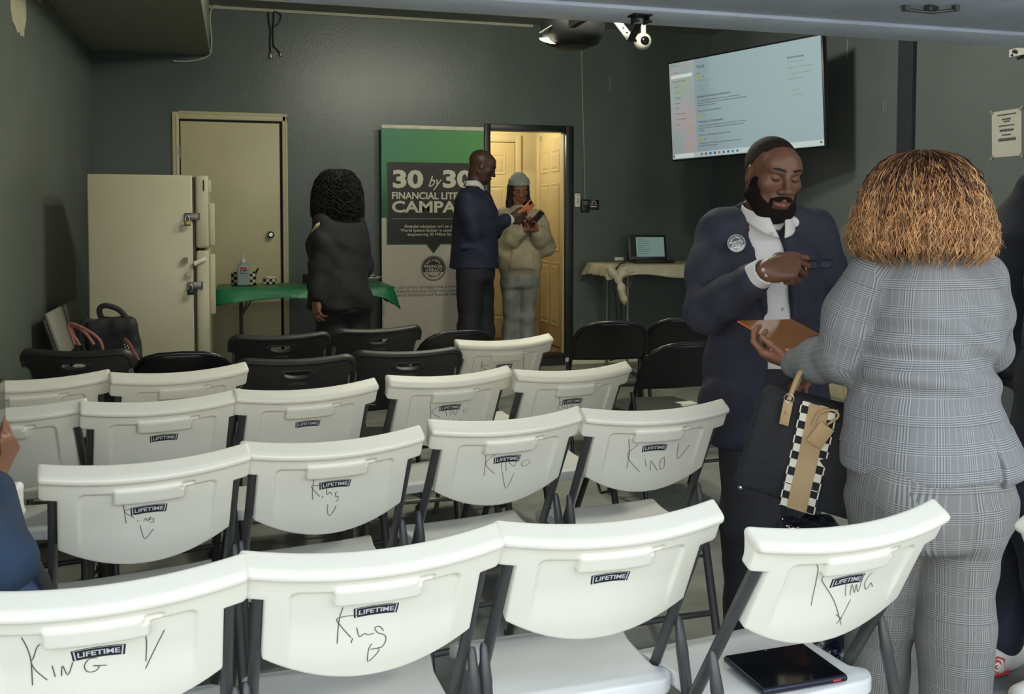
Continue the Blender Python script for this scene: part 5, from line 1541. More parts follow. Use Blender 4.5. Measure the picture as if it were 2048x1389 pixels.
# copper hair: a full bob of wavy strands over a soft core
M_COP = [mat('copper_hair', (188, 134, 84), 0.45, var=0.35, scale=40, bump=0.3, bscale=300), mat('copper_hair_light', (222, 178, 124), 0.42, var=0.3, scale=40), mat('copper_hair_deep', (130, 86, 52), 0.5, var=0.3, scale=40), mat('hair_root', (70, 42, 28), 0.55, var=0.3, scale=40)]
HPRO = [(302, .030, 0), (310, .070, 0), (325, .102, .1), (350, .128, .2), (385, .150, .3), (425, .166, .5), (465, .176, .7), (500, .172, .9), (520, .150, 1.0)]
hz_ = np.array([W(1846, p[0], D2).z for p in HPRO])[::-1]; hr_ = np.array([p[1] for p in HPRO])[::-1]
hcx = W(1845, 400, D2 - 0.0)
F = Field(*bounds([hcx], 0.24), 0.006)
F.loft([(z, 0, -0.0, r * 0.93, r * 0.80) for z, r in zip(hz_, hr_) if z > W(1846, 512, D2).z], hx2[0].normalized(), Vector((hx2[1].x, hx2[1].y, 0)).normalized(), 0.0, org=hcx, p=2.0)
F.disp(wav(31, 0.004, 60))
hair = cloth('hair', F, M_COP[2], lady)
rg = np.random.default_rng(5); b = MB()
hA, hB = hx2[0], Vector((hx2[1].x, hx2[1].y, 0)).normalized()
vs, fs, ms = [], [], []
def strand(phi, s0, s1, dr, amp, fr, ph, r0, m, kick=0.0, seg=16):
    P = []
    zt, zb = hz_[-1], hz_[0]
    for i in range(seg + 1):
        t = i / seg; s = s0 + (s1 - s0) * t; z = zt + (zb - zt) * s
        rr = np.interp(z, hz_, hr_) if s <= 1 else hr_[0] - 0.03 * (s - 1) * 5
        g = min(1, 0.25 + 1.6 * t); w = amp * g * math.sin(fr * s * 6.28 + ph); w2 = amp * g * math.cos(fr * s * 6.28 * 0.93 + ph * 1.7)
        rr = rr + dr + w2 + kick * t * t; p2 = phi + w / max(rr, 0.04)
        P.append(hcx + hA * (math.sin(p2) * rr) + hB * (-math.cos(p2) * rr * 0.86) + Vector((0, 0, z - hcx.z + 0.25 * w2)))
    n = len(vs)
    for i, p in enumerate(P):
        tg = (P[min(i + 1, seg)] - P[max(i - 1, 0)]).normalized(); q = tg.orthogonal().normalized(); k = tg.cross(q); tt = i / seg; r = r0 * (0.55 + 0.9 * math.sin(PI * min(1, tt * 1.05)) * 0.5) * (1 - 0.75 * max(0, tt - 0.75) / 0.25)
        for a in range(3): vs.append(p - O2 + q * (r * math.cos(a * 2.094)) + k * (r * math.sin(a * 2.094)))
    for i in range(seg):
        for a in range(3): l = (a + 1) % 3; fs.append((n + i * 3 + a, n + i * 3 + l, n + i * 3 + 3 + l, n + i * 3 + 3 + a)); ms.append(m)
for i in range(3000):
    phi = rg.uniform(-PI, PI); s0 = max(0.0, rg.normal(0.26, 0.26)); s0 = min(s0, 0.72); L = rg.uniform(0.25, 0.55)
    clump = math.sin(phi * 11 + 2.2 * math.sin(phi * 4)) * 0.5
    m = rg.choice([0, 1, 2], p=[.46, .34, .20]) if s0 > 0.07 else rg.choice([3, 2, 0], p=[.5, .3, .2])
    strand(phi, s0, min(1.02 + rg.uniform(-0.04, 0.06), s0 + L + 0.15), rg.normal(0.0, 0.005) + 0.003 * clump, rg.uniform(0.003, 0.0065), rg.uniform(5.0, 8.0), clump * 4 + rg.normal(0, 0.7), rg.uniform(0.0011, 0.0021), int(m))
for i in range(420):                                                 # flyaway curls round the outline
    strand(rg.uniform(-PI, PI), rg.uniform(0.2, 0.8), rg.uniform(0.85, 1.05), rg.uniform(0.003, 0.010), rg.uniform(0.004, 0.008), rg.uniform(4, 7), rg.uniform(0, 6.28), 0.0008, int(rg.choice([0, 1])), rg.uniform(0.0, 0.022))
o = mesh_obj('curls', np.array([tuple(v) for v in vs]), np.array(fs), M_COP, hair, np.array(ms)); o.location = (0, 0, 0)

# ------------------------------------------------------------------ orange acrylic sheet
A, B_, Dd = W(1475, 643, 2.78), W(1584, 640, 2.86), W(1567, 698, 2.58); C_ = B_ + Dd - A
cen = (A + C_) / 2
M_ORO = mat('orange_acrylic', (232, 150, 66), 0.12, var=0.05, trans=0.35); M_ORE = mat('orange_acrylic_edge', (255, 128, 60), 0.3, var=0.03)
up = (B_ - A).cross(Dd - A).normalized(); up = up if up.z > 0 else -up
b = MB(); top = [p - cen + up * 0.002 for p in (A, B_, C_, Dd)]; bot = [p - cen - up * 0.002 for p in (A, B_, C_, Dd)]
b.add(top + bot, [(0, 1, 2, 3), (7, 6, 5, 4)]); b.m = 1; b.add(top + bot, [(0, 4, 5, 1), (1, 5, 6, 2), (2, 6, 7, 3), (3, 7, 4, 0)])
sh = b.build('acrylic_sheet', [M_ORO, M_ORE], None, cen); tag(sh, 'clear orange acrylic sheet with glowing edges held between the man and the woman', 'sheet')

# ------------------------------------------------------------------ tote bag on her forearm
tc_ = W(1638, 818, 2.40); dn = (W(1596, 1012, 2.46) - tc_); H_ = dn.length; dn.normalize()
rt = (EX * 0.90 - EY * 0.42); rt = (rt - dn * rt.dot(dn)).normalized(); nr = rt.cross(dn); nr = nr if nr.dot(EY) < 0 else -nr
tote = thing('tote_bag', 'black tote bag with tan and checked centre stripe hanging from the plaid sleeve', 'bag', tc_)
TM = frame((0, 0, 0), rt, -dn, nr) if rt.cross(-dn).dot(nr) > 0 else frame((0, 0, 0), -rt, -dn, nr)
M_CANV = mat('black_canvas', (34, 34, 35), 0.85, var=0.15, scale=40, bump=0.2, bscale=500); M_TAN = mat('tan_leather', (176, 146, 104), 0.6, var=0.08, bump=0.1, bscale=200)
F = Field((-0.21, -H_ - 0.05, -0.14), (0.21, 0.03, 0.05), 0.006)
F.rbox((0.0, -H_ / 2 + 0.005, -0.045), (0.158, H_ / 2 + 0.005, 0.042), 0.018, None, 0.0); F.disp(wav(41, 0.0015, 26)); v, q = F.mesh(); kk_ = np.clip(-v[:, 1] / H_, 0, 1); v[:, 0] *= 0.95 + 0.16 * kk_; v[:, 2] = -0.045 + (v[:, 2] + 0.045) * (0.92 + 0.45 * kk_)
body = mesh_obj('bag_body', v, q, M_CANV, tote); body.matrix_basis = TM
m_ck = mat('buffalo_check', (28, 28, 28), 0.85, var=0.0); nt = m_ck.node_tree
ck = nt.nodes.new('ShaderNodeTexChecker'); tcn = nt.nodes.new('ShaderNodeTexCoord'); nt.links.new(tcn.outputs['Object'], ck.inputs['Vector']); ck.inputs['Scale'].default_value = 48; ck.inputs['Color1'].default_value = lin(26, 26, 26); ck.inputs['Color2'].default_value = lin(222, 214, 190); nt.links.new(ck.outputs['Color'], nt.nodes['Principled BSDF'].inputs['Base Color'])
def strip(name, x0, x1, off, m, parent):
    b = MB(); N = 24
    for k in (0, 1):
        vs_ = []
        for i in range(N + 1):
            y = 0.010 - (H_ + 0.012) * i / N; zf = 0.0 + off - k * 0.004 + 0.019 * float(sstep(-H_ * 0.45, -H_ * 0.88, y))
            vs_ += [(x0, y, zf), (x1, y, zf)]
        b.add(vs_, [(2 * i, 2 * i + 1, 2 * i + 3, 2 * i + 2) if k == 0 else (2 * i, 2 * i + 2, 2 * i + 3, 2 * i + 1) for i in range(N)])
    o = b.build(name, m, parent); o.matrix_basis = TM; return o
strip('checked_stripe', -0.045, 0.045, 0.0045, m_ck, tote); strip('tan_stripe', -0.0245, 0.0245, 0.0065, M_TAN, tote)
def tote_pt(x, y, z): return TM @ Vector((x, y, z))
arm_pt = [J2['elL'] + (J2['wrL'] - J2['elL']) * t - tc_ for t in (0.80, 0.25)]
for zz_, (xa, xb), (pa, pb) in ((0.012, (-0.075, 0.075), (arm_pt[0] + EZ * 0.052, arm_pt[1] + EZ * 0.058)), (-0.085, (-0.075, 0.075), (arm_pt[0] + EZ * 0.052 + (arm_pt[1] - arm_pt[0]) * 0.25, arm_pt[1] + EZ * 0.058 + (arm_pt[1] - arm_pt[0]) * 0.2))):
    P0, P1 = tote_pt(xa, 0.005, zz_), tote_pt(xb, 0.005, zz_)
    if (P0 - pa).length > (P1 - pa).length: P0, P1 = P1, P0
    pts = [P0, P0 + (pa - P0) * 0.5 - EY * 0.03, pa - EY * 0.058 - EZ * 0.06, pa - EY * 0.04 , pb - EY * 0.04, pb - EY * 0.058 - EZ * 0.06, P1 + (pb - P1) * 0.5 - EY * 0.02, P1]
    b = MB(); b.tube(smooth_line(pts), 0.0065, 8); b.build('handle', M_TAN, tote)
for x in (-0.075, 0.075):
    b = MB(TM); b.box((x, -0.030, 0.0105), (0.024, 0.066, 0.005), None, 0.002); b.build('handle_tab', M_TAN, tote)
    b = MB(TM); b.tube([(x + 0.012 * math.cos(a), 0.010 + 0.012 * math.sin(a), 0.012) for a in [2 * PI * i / 20 for i in range(20)]], 0.002, 6, closed=True); b.ball((x, -0.028, 0.0135), 0.004, 8, 6); b.build('ring', M_CHROME, tote)
b = MB(TM); b.box((0.018, -0.062, 0.016), (0.040, 0.062, 0.004), (0, 0, R(-22)), 0.0015); b.tube(smooth_line([(0.028, -0.030, 0.016), (0.05, 0.0, 0.02), (0.035, 0.012, 0.018), (0.005, -0.004, 0.016), (-0.005, -0.04, 0.0165)]), 0.0035, 6); b.build('luggage_tag', M_TAN, tote)
b = MB(TM)
for x in (-0.15,): b.ball((x, -H_ + 0.005, 0.006), 0.007, 10, 8)
b.build('stud', M_CHROME, tote)
# shiny navy carrier bag standing behind the front chair
pb_ = W(1618, 1080, 2.72)
cb = Field((-0.13, -0.09, 0), (0.13, 0.09, pb_.z + 0.10), 0.006); hb = W(1618, 1036, 2.72).z - FZ(pb_.y)
cb.rbox((0, 0, hb / 2), (0.095, 0.055, hb / 2 - 0.004), 0.03, None, 0.0); cb.disp(lambda X, Y, Z: wav(51, 0.008, 45)(X, Y, Z) + fold(52, 0.006, 40, 30, 50)(X, Y, Z)); v, q = cb.mesh()
v[:, 2] = np.maximum(v[:, 2], 0.001)
o = mesh_obj('carrier_bag', v, q, mat('navy_plastic', (22, 24, 38), 0.12, var=0.2, bump=0.6, bscale=40), None); o.location = (pb_.x, pb_.y, FZ(pb_.y)); tag(o, 'shiny dark navy plastic bag standing below the tote, behind the front right chair', 'bag')
# ------------------------------------------------------------------ the tall man in the navy suit by the banner
M_SK3 = skin('deep_brown_skin', (74, 50, 38)); M_SUIT = mat('navy_suit', (34, 38, 62), 0.7, var=0.08, scale=25, bump=0.2, bscale=300); M_TROUN = mat('navy_trousers', (28, 29, 38), 0.75, var=0.08)
D3 = 7.3
loc3 = W(950, 500, D3); loc3.z = FZ(loc3.y)
tx3 = face_dir(112); t3X, t3Y = tx3[0], tx3[1]
hx3 = face_dir(98, 22); HC3 = W(964, 333, D3)
J3 = dict(neck=W(950, 372, D3), shR=W(936, 402, D3 - 0.14), shL=W(962, 402, D3 + 0.20), elR=W(948, 462, D3 - 0.16), wrR=W(1018, 440, D3 + 0.02), elL=W(985, 462, D3 + 0.28), wrL=W(1012, 438, D3 + 0.36),
          hipR=W(940, 545, D3 - 0.07), hipL=W(962, 545, D3 + 0.10), knR=W(940, 665, D3 - 0.08), knL=W(964, 665, D3 + 0.10), anR=W(940, 780, D3 - 0.08), anL=W(966, 780, D3 + 0.10))
for k in ('anR', 'anL'): J3[k].z = loc3.z + 0.09
F = Field(*bounds([HC3], 0.19), 0.0038); MH3 = head_shape(F, HC3, hx3, 1.03, nose=1.2, jaw=1.05, neck=W(947, 385, D3), neck_r=0.062)
Fh = Field(*bounds([J3['wrR']], 0.22), 0.0036)
TH3, tips3 = hand_shape(Fh, J3['wrR'], EX * 0.95 + EZ * 0.12 + EY * 0.2, -EX * 0.1 + EZ * 0.25 + EY * 0.9, -1, ((30, 40, 22), (36, 46, 24), (44, 50, 26), (52, 54, 28)), thumb=((0.55, 0.8, -0.2), (0.25, 0.95, -0.2)), s=1.12, fore=J3['elR'])
Fl = Field(*bounds([J3['wrL']], 0.2), 0.006); hand_shape(Fl, J3['wrL'], EX * 0.9 + EY * 0.3, -EZ, 1, ((25, 30, 15),) * 4, s=1.05, fore=J3['elL'])
man3 = person('bald man in a navy suit standing side-on before the banner, holding out a phone', loc3, J3, [M_SK3, M_LIP1], [(F, lip_fn(MH3))], [Fh, Fl])
eyes(MH3, man3, 0.6, True)
ct3 = W(948, 470, D3)
def z3(py): return W(948, py, D3).z
F = Field(*bounds([W(880, 360, D3), W(1030, 560, D3), J3['wrL'], J3['wrR']], 0.17), 0.009)
S3 = [(z3(537), 0, 0.0, .205, .185), (z3(505), 0, 0.0, .205, .180), (z3(465), 0, 0.005, .200, .165), (z3(425), 0, 0.01, .215, .155), (z3(400), 0, -0.005, .200, .125), (z3(384), 0, -0.015, .120, .090), (z3(375), 0, -0.02, .08, .075)]
F.loft(S3, t3X, t3Y, 0.0, org=ct3, capr=0.012)
VL = [(-0.05, z3(350)), (-0.028, z3(395)), (-0.012, z3(455)), (0.012, z3(455)), (0.028, z3(395)), (0.05, z3(350))]
sl, X, Y, Z = F.sub(F.lo, F.lo + F.n * F.h); a = (X - ct3.x) * t3X.x + (Y - ct3.y) * t3X.y; f = (X - ct3.x) * t3Y.x + (Y - ct3.y) * t3Y.y
d = np.maximum(poly_sd(a, Z + 0 * X, VL), -(f - 0.03)); nk = np.maximum(np.hypot(a, f + 0.0) - 0.080, z3(386) - Z); F.d[sl] = np.maximum(F.d[sl], np.maximum(-d, -nk).astype(np.float32))
F.chain([J3['shR'], (J3['shR'] + J3['elR']) / 2, J3['elR'], J3['elR'] + (J3['wrR'] - J3['elR']) * 0.86], [0.092, 0.088, 0.076, 0.056], 0.03)
F.chain([J3['shL'], (J3['shL'] + J3['elL']) / 2, J3['elL'], J3['elL'] + (J3['wrL'] - J3['elL']) * 0.86], [0.09, 0.085, 0.072, 0.055], 0.03)
F.disp(lambda X, Y, Z: fold(63, 0.006, 14, 12, 24)(X, Y, Z) + wav(64, 0.004, 18)(X, Y, Z))
cloth('suit_jacket', F, M_SUIT, man3)
b = MB(); p = W(938, 493, D3 - 0.20) - man3.location; b.box(p, (0.13, 0.012, 0.04), Matrix.Rotation(-YAW, 3, 'Z'), 0.004); b.build('pocket_flap', M_SUIT, man3)
F = Field(*bounds([ct3], 0.36), 0.008); F.loft([(z3(520), 0, 0, .17, .14), (z3(420), 0, 0.008, .19, .140), (z3(398), 0, 0.0, .15, .118), (z3(384), 0, 0.0, .085, .085)], t3X, t3Y, 0.0, org=ct3); cloth('shirt', F, M_SHIRT, man3)
# collar and tie
b = MB(); cc3 = W(948, 379, D3)
def colr(u, v):
    an = -PI * 0.93 + 2 * PI * 0.93 * u; r = 0.068 + 0.012 * (1 - v)
    z = 0.042 * v - 0.055 * max(0, math.cos(an)) * (1.0 if v < 0.5 else 0.75) + 0.022
    return cc3 + t3X * (math.sin(an) * r) + t3Y * (math.cos(an) * r) + EZ * z - man3.location
b.grid(colr, 28, 3); o = b.build('shirt_collar', M_SHIRT, man3); sm = o.modifiers.new('thickness', 'SOLIDIFY'); sm.thickness = 0.006
b = MB(); tp = [cc3 + t3Y * (0.088 + 0.04 * min(1, t * 3) + 0.024 * t) + EZ * (-0.02 - 0.29 * t) - man3.location for t in (0, .12, .4, .7, 1)]; b.tube(tp, [0.016, 0.020, 0.026, 0.033, 0.004], 10, flat=0.3, up=t3X); b.build('tie', mat('grey_tie', (92, 96, 108), 0.6, var=0.2, scale=60), man3)
F = Field(*bounds([J3['wrR']], 0.12), 0.005); ax_ = (J3['wrR'] - J3['elR']).normalized(); F.cap(J3['wrR'] - ax_ * 0.07, J3['wrR'] - ax_ * 0.0, 0.046, 0.044, 0.0); cloth('shirt_cuff', F, M_SHIRT, man3)
c3 = (J3['hipL'] + J3['hipR']) / 2
trousers(man3, J3, M_TROUN, [(c3.z - 0.06, 0, 0, .185, .140), (c3.z + 0.06, 0, 0, .18, .14), (c3.z + 0.16, 0, 0, .175, .13)], rad=(0.105, 0.092, 0.085), axs=(t3X, t3Y), h=0.012)
for s_, t in (('R', 110), ('L', 100)): shoe('shoe', M_SHOE, man3, J3['an' + s_], face_dir(t)[1], fz=loc3.z, L=0.29)
def phone(name, label, c, x, y, z, m, w=0.075, h=0.155):
    t = thing(name, label, 'phone', c); Mx = frame((0, 0, 0), x, y, z)
    b = MB(); b.box((0, 0, 0), (w, h, 0.009), None, 0.004, 3, M=Mx); b.build('case', m, t)
    b = MB(); b.box((0, 0, 0.0048), (w * 0.92, h * 0.95, 0.0008), None, 0.0, M=Mx); b.build('screen', mat('phone_screen', (20, 22, 26), 0.1, var=0.0), t)
    b = MB(); b.box((w * 0.25, h * 0.36, -0.006), (0.026, 0.036, 0.003), None, 0.001, M=Mx); b.build('camera_bump', mat('phone_black', (24, 24, 26), 0.3, var=0), t); return t
yv = (EX * 0.62 + EZ * 0.68 + EY * 0.3).normalized(); zv = (-EX * 0.55 + EZ * 0.3 + EY * 0.75); zv = (zv - yv * zv.dot(yv)).normalized()
phone('smartphone', 'phone in an orange case in the suited man\'s outstretched hand', W(1053, 419, D3 + 0.08), yv.cross(zv), yv, zv, mat('orange_case', (206, 120, 74), 0.5, var=0.05))

# ------------------------------------------------------------------ the young woman in the knit hat, in the doorway
M_SK4 = skin('brown_skin_soft', (138, 94, 70)); M_LIP4 = skin('pink_lips', (150, 84, 78), 0.35)
M_HOOD = mat('beige_hoodie', (168, 158, 132), 0.9, var=0.08, scale=14, bump=0.35, bscale=120); M_JEAN = mat('washed_denim', (134, 138, 130), 0.85, var=0.18, scale=14, bump=0.2, bscale=300, stretch=(1, 1, 0.4))
M_KNIT = mat('grey_knit', (158, 162, 156), 0.9, var=0.35, scale=90, bump=1.0, bscale=130)
D4 = 8.62
loc4 = W(1042, 600, D4); loc4.z = 0.137
tx4 = face_dir(6); t4X, t4Y = tx4[0], tx4[1]
hx4 = face_dir(12, 24, 3); HC4 = W(1038, 378, D4 - 0.02)
J4 = dict(neck=W(1036, 412, D4), shR=W(1006, 432, D4), shL=W(1074, 434, D4 + 0.02), elR=W(1002, 492, D4 - 0.05), wrR=W(1048, 461, D4 - 0.24), elL=W(1090, 494, D4 - 0.02), wrL=W(1072, 462, D4 - 0.26),
          hipR=W(1022, 562, D4), hipL=W(1058, 562, D4), knR=W(1022, 632, D4), knL=W(1054, 632, D4), anR=W(1018, 690, D4 + 0.02), anL=W(1054, 690, D4 + 0.02))
for k in ('anR', 'anL'): J4[k].z = loc4.z + 0.09
F = Field(*bounds([HC4], 0.18), 0.0034); MH4 = head_shape(F, HC4, hx4, 0.97, True, nose=1.15, neck=W(1036, 420, D4), neck_r=0.045)
Fa = Field(*bounds([J4['wrR']], 0.2), 0.0036); hand_shape(Fa, J4['wrR'], EX * 0.55 + EZ * 0.75 - EY * 0.25, EZ * 0.35 - EX * 0.1 - EY * 0.8, -1, ((22, 30, 18),) * 4, s=0.92, fore=J4['elR'])
Fb = Field(*bounds([J4['wrL']], 0.2), 0.0036); hand_shape(Fb, J4['wrL'], -EX * 0.25 + EZ * 0.85 - EY * 0.3, -EX * 0.6 + EZ * 0.3 - EY * 0.6, 1, ((26, 34, 20),) * 4, s=0.92, fore=J4['elL'])
girl = person('young woman in a grey knit hat and beige hoodie standing in the black doorway', loc4, J4, [M_SK4, M_LIP4], [(F, lip_fn(MH4, True))], [Fa, Fb], skinr=0.9)
eyes(MH4, girl, 0.6, True, None, 0.0026)
ct4 = W(1040, 500, D4)
def z4(py): return W(1040, py, D4).z
F = Field(*bounds([W(980, 400, D4), W(1110, 575, D4), J4['wrL'], J4['wrR']], 0.14), 0.0085)
F.loft([(z4(557), 0, 0, .180, .140), (z4(548), 0, 0, .182, .145), (z4(538), 0, 0, .200, .165), (z4(500), 0, 0, .195, .155), (z4(460), 0, 0, .190, .140), (z4(438), 0, 0, .165, .110), (z4(422), 0, 0, .100, .085), (z4(412), 0, 0, .07, .065)], t4X, t4Y, 0.0, org=ct4, capr=0.015)
for s_ in 'RL': F.chain([J4['sh' + s_], (J4['sh' + s_] + J4['el' + s_]) / 2, J4['el' + s_], J4['el' + s_] + (J4['wr' + s_] - J4['el' + s_]) * 0.55, J4['el' + s_] + (J4['wr' + s_] - J4['el' + s_]) * 0.82, J4['el' + s_] + (J4['wr' + s_] - J4['el' + s_]) * 0.92], [0.080, 0.084, 0.088, 0.078, 0.058, 0.046], 0.03)
F.disp(lambda X, Y, Z: fold(71, 0.008, 18, 14, 30)(X, Y, Z) + wav(72, 0.005, 20)(X, Y, Z)); cloth('hoodie', F, M_HOOD, girl)
b = MB()
def kang(u, v): x = (u - 0.5) * (0.24 - 0.07 * v); return ct4 + t4X * x + t4Y * (0.163 - 0.9 * x * x + 0.005) + EZ * (z4(537) + v * (z4(498) - z4(537)) - ct4.z) - girl.location
b.grid(kang, 10, 6); o = b.build('kangaroo_pocket', M_HOOD, girl); sm = o.modifiers.new('thickness', 'SOLIDIFY'); sm.thickness = 0.012
c4 = (J4['hipL'] + J4['hipR']) / 2
trousers(girl, J4, M_JEAN, [(c4.z - 0.06, 0, 0, .170, .125), (c4.z + 0.05, 0, 0, .165, .125), (c4.z + 0.10, 0, 0, .155, .12)], rad=(0.086, 0.066, 0.080), axs=(t4X, t4Y), h=0.010, amp=0.006, name='jeans')
for s_, t in (('R', -8), ('L', 12)): shoe('shoe', mat('pale_trainer', (170, 168, 160), 0.6, var=0.1), girl, J4['an' + s_], face_dir(t)[1], fz=loc4.z, L=0.25)
def knit(x, y, z):
    d = ellf(x, y, z, (0, -0.012, 0.052), (0.092, 0.112, 0.105)); d = np.minimum(d, 9)
    low = z - (0.040 + 0.30 * (y - 0.0)) 
    brim = np.maximum(ellf(x, y, z, (0, -0.012, 0.050), (0.100, 0.120, 0.118)), np.maximum(-(low), low - 0.062))
    d = np.maximum(d, -(low - 0.004)); d = smin(d, brim, 0.008)
    return d + 0.0016 * np.sin(190 * np.arctan2(x, y + 0.012) * 0.35)
shell('knit_hat', MH4, M_KNIT, girl, knit, 0.0042, 0.2)
def longhair(x, y, z):
    d = 9
    for q in (-1, 1):
        d = smin(d, capf(x, y, z, (q * 0.070, 0.005, 0.02), (q * 0.088, 0.010, -0.13), 0.026), 0.02); d = smin(d, capf(x, y, z, (q * 0.088, 0.010, -0.13), (q * 0.075, 0.075, -0.30), 0.030), 0.03)
    d = smin(d, capf(x, y, z, (-0.05, -0.06, 0.0), (-0.06, -0.06, -0.22), 0.05), 0.03); d = smin(d, capf(x, y, z, (0.05, -0.06, 0.0), (0.06, -0.06, -0.22), 0.05), 0.03)
    return d + 0.0022 * np.sin(420 * x + 160 * y) * np.cos(20 * z)
shell('hair', MH4, M_HAIRB, girl, longhair, 0.0045, 0.36)
yv = (EX * 0.62 + EZ * 0.72 - EY * 0.1).normalized(); zv = (-EX * 0.5 + EZ * 0.35 + EY * 0.6); zv = (zv - yv * zv.dot(yv)).normalized()
phone('smartphone', 'dark phone cupped in both hands of the woman in the knit hat', W(1073, 437, D4 - 0.33), yv.cross(zv), yv, zv, mat('dark_case', (50, 44, 44), 0.35, var=0.05))

# ------------------------------------------------------------------ the woman in black by the green table
M_BLK = mat('black_suiting', (17, 17, 17), 0.8, var=0.12, scale=20, bump=0.25, bscale=200)
D5 = 5.8
loc5 = W(675, 600, D5); loc5.z = FZ(loc5.y)
tx5 = face_dir(228); t5X, t5Y = tx5[0], tx5[1]; hx5 = face_dir(232, 6); HC5 = W(670, 385, D5)
J5 = dict(neck=W(676, 430, D5), shL=W(648, 448, D5 - 0.10), shR=W(708, 446, D5 + 0.06), elL=W(640, 530, D5 - 0.12), wrL=W(632, 596, D5 - 0.16), elR=W(722, 530, D5 + 0.12), wrR=W(700, 585, D5 + 0.2),
          hipL=W(664, 605, D5 - 0.03), hipR=W(704, 605, D5 + 0.08), knL=W(664, 740, D5 - 0.03), knR=W(704, 740, D5 + 0.07), anL=W(664, 870, D5), anR=W(704, 870, D5 + 0.08))
for k in ('anR', 'anL'): J5[k].z = loc5.z + 0.09
F = Field(*bounds([HC5], 0.17), 0.006); MH5 = head_shape(F, HC5, hx5, 1.0, True, neck=W(676, 440, D5), neck_r=0.05)
Fa = Field(*bounds([J5['wrL']], 0.2), 0.0034); TH5, _ = hand_shape(Fa, J5['wrL'], -EZ * 0.97 + EX * 0.02 + EY * 0.1, EX * 0.75 + EY * 0.6, 1, ((18, 24, 14), (22, 28, 16), (26, 32, 18), (30, 36, 20)), thumb=((0.25, 0.92, -0.30), (0.02, 0.98, -0.2)), s=1.0, fore=J5['elL'])
Fb = Field(*bounds([J5['wrR']], 0.2), 0.006); hand_shape(Fb, J5['wrR'], -EZ * 0.8 + t5Y * 0.4, t5X * -1.0, -1, ((25, 30, 15),) * 4, s=0.95, fore=J5['elR'])
dark = person('woman all in black with shoulder-length black curls beside the green-clothed table', loc5, J5, [M_SK2, M_LIP1], [(F, None)], [Fa, Fb])
ct5 = W(678, 520, D5)
def z5(py): return W(678, py, D5).z
F = Field(*bounds([W(610, 420, D5), W(750, 640, D5), J5['wrL'], J5['wrR']], 0.15), 0.008)
F.loft([(z5(618), 0, 0.01, .195, .175), (z5(590), 0, 0.0, .190, .170), (z5(540), 0, 0.01, .172, .150), (z5(490), 0, 0.03, .172, .158), (z5(455), 0, 0.01, .165, .120), (z5(438), 0, 0, .110, .085), (z5(428), 0, 0, .075, .065)], t5X, t5Y, 0.0, org=ct5, capr=0.015)
F.ell(ct5 + t5Y * 0.115 + EZ * (z5(488) - ct5.z), (0.12, 0.10, 0.095), None, 0.06)
for s_ in 'LR': F.chain([J5['sh' + s_], (J5['sh' + s_] + J5['el' + s_]) / 2, J5['el' + s_], J5['el' + s_] + (J5['wr' + s_] - J5['el' + s_]) * 0.93], [0.074, 0.074, 0.066, 0.052], 0.03)
F.disp(lambda X, Y, Z: fold(81, 0.006, 14, 14, 26)(X, Y, Z) + wav(82, 0.004, 18)(X, Y, Z)); cloth('blazer', F, M_BLK, dark)
b = MB(); b.tube(smooth_line([W(640, 446, D5 - 0.16) - dark.location, W(634, 452, D5 - 0.17) - dark.location, W(624, 466, D5 - 0.15) - dark.location]), [0.004, 0.013, 0.008], 8, flat=0.4); b.build('shirt_collar', mat('cream_blouse', (170, 160, 130), 0.7), dark)
c5 = (J5['hipL'] + J5['hipR']) / 2
trousers(dark, J5, M_BLK, [(c5.z - 0.06, 0, 0, .185, .155), (c5.z + 0.05, 0, 0, .18, .15), (c5.z + 0.10, 0, 0, .17, .14)], rad=(0.105, 0.085, 0.085), axs=(t5X, t5Y), h=0.011)
for s_, t in (('R', 228), ('L', 235)): shoe('shoe', M_SHOE, dark, J5['an' + s_], face_dir(t)[1], fz=loc5.z, L=0.25)
b = MB()
for k, (yy, xx) in enumerate(((0.118, 0.010), (0.112, -0.011))):
    b.tube([TH5 @ Vector((xx + 0.0112 * math.cos(a), yy, -0.004 + 0.0112 * math.sin(a))) - dark.location for a in [2 * PI * i / 16 for i in range(16)]], 0.0018, 6, closed=True)
b.build('rings', M_CHROME, dark)
b = MB(); b.tube([J5['wrL'] + Vector((0.033 * math.cos(a), 0.033 * math.sin(a), 0.012)) - dark.location for a in [2 * PI * i / 20 for i in range(20)]], 0.003, 6, closed=True); b.build('bracelet', M_CHROME, dark)
pro = [(337, .045), (345, .085), (362, .125), (385, .145), (410, .150), (432, .150), (452, .12)]
z_ = np.array([W(672, p[0], D5).z for p in pro])[::-1]; r_ = np.array([p[1] for p in pro])[::-1]; hc5 = W(675, 395, D5 + 0.02)
F = Field(*bounds([hc5], 0.24), 0.007); F.loft([(z, 0, 0, r * 0.90, r * 0.90) for z, r in zip(z_, r_)], hx5[0], Vector((hx5[1].x, hx5[1].y, 0)).normalized(), 0.0, org=hc5, p=2.0); F.disp(wav(91, 0.003, 40))
M_HAIRK = mat('jet_hair', (12, 11, 10), 0.7, var=0.3, scale=60, bump=0.5, bscale=260)
h5 = cloth('hair', F, M_HAIRK, dark)
vs, fs = [], []; rg = np.random.default_rng(9)
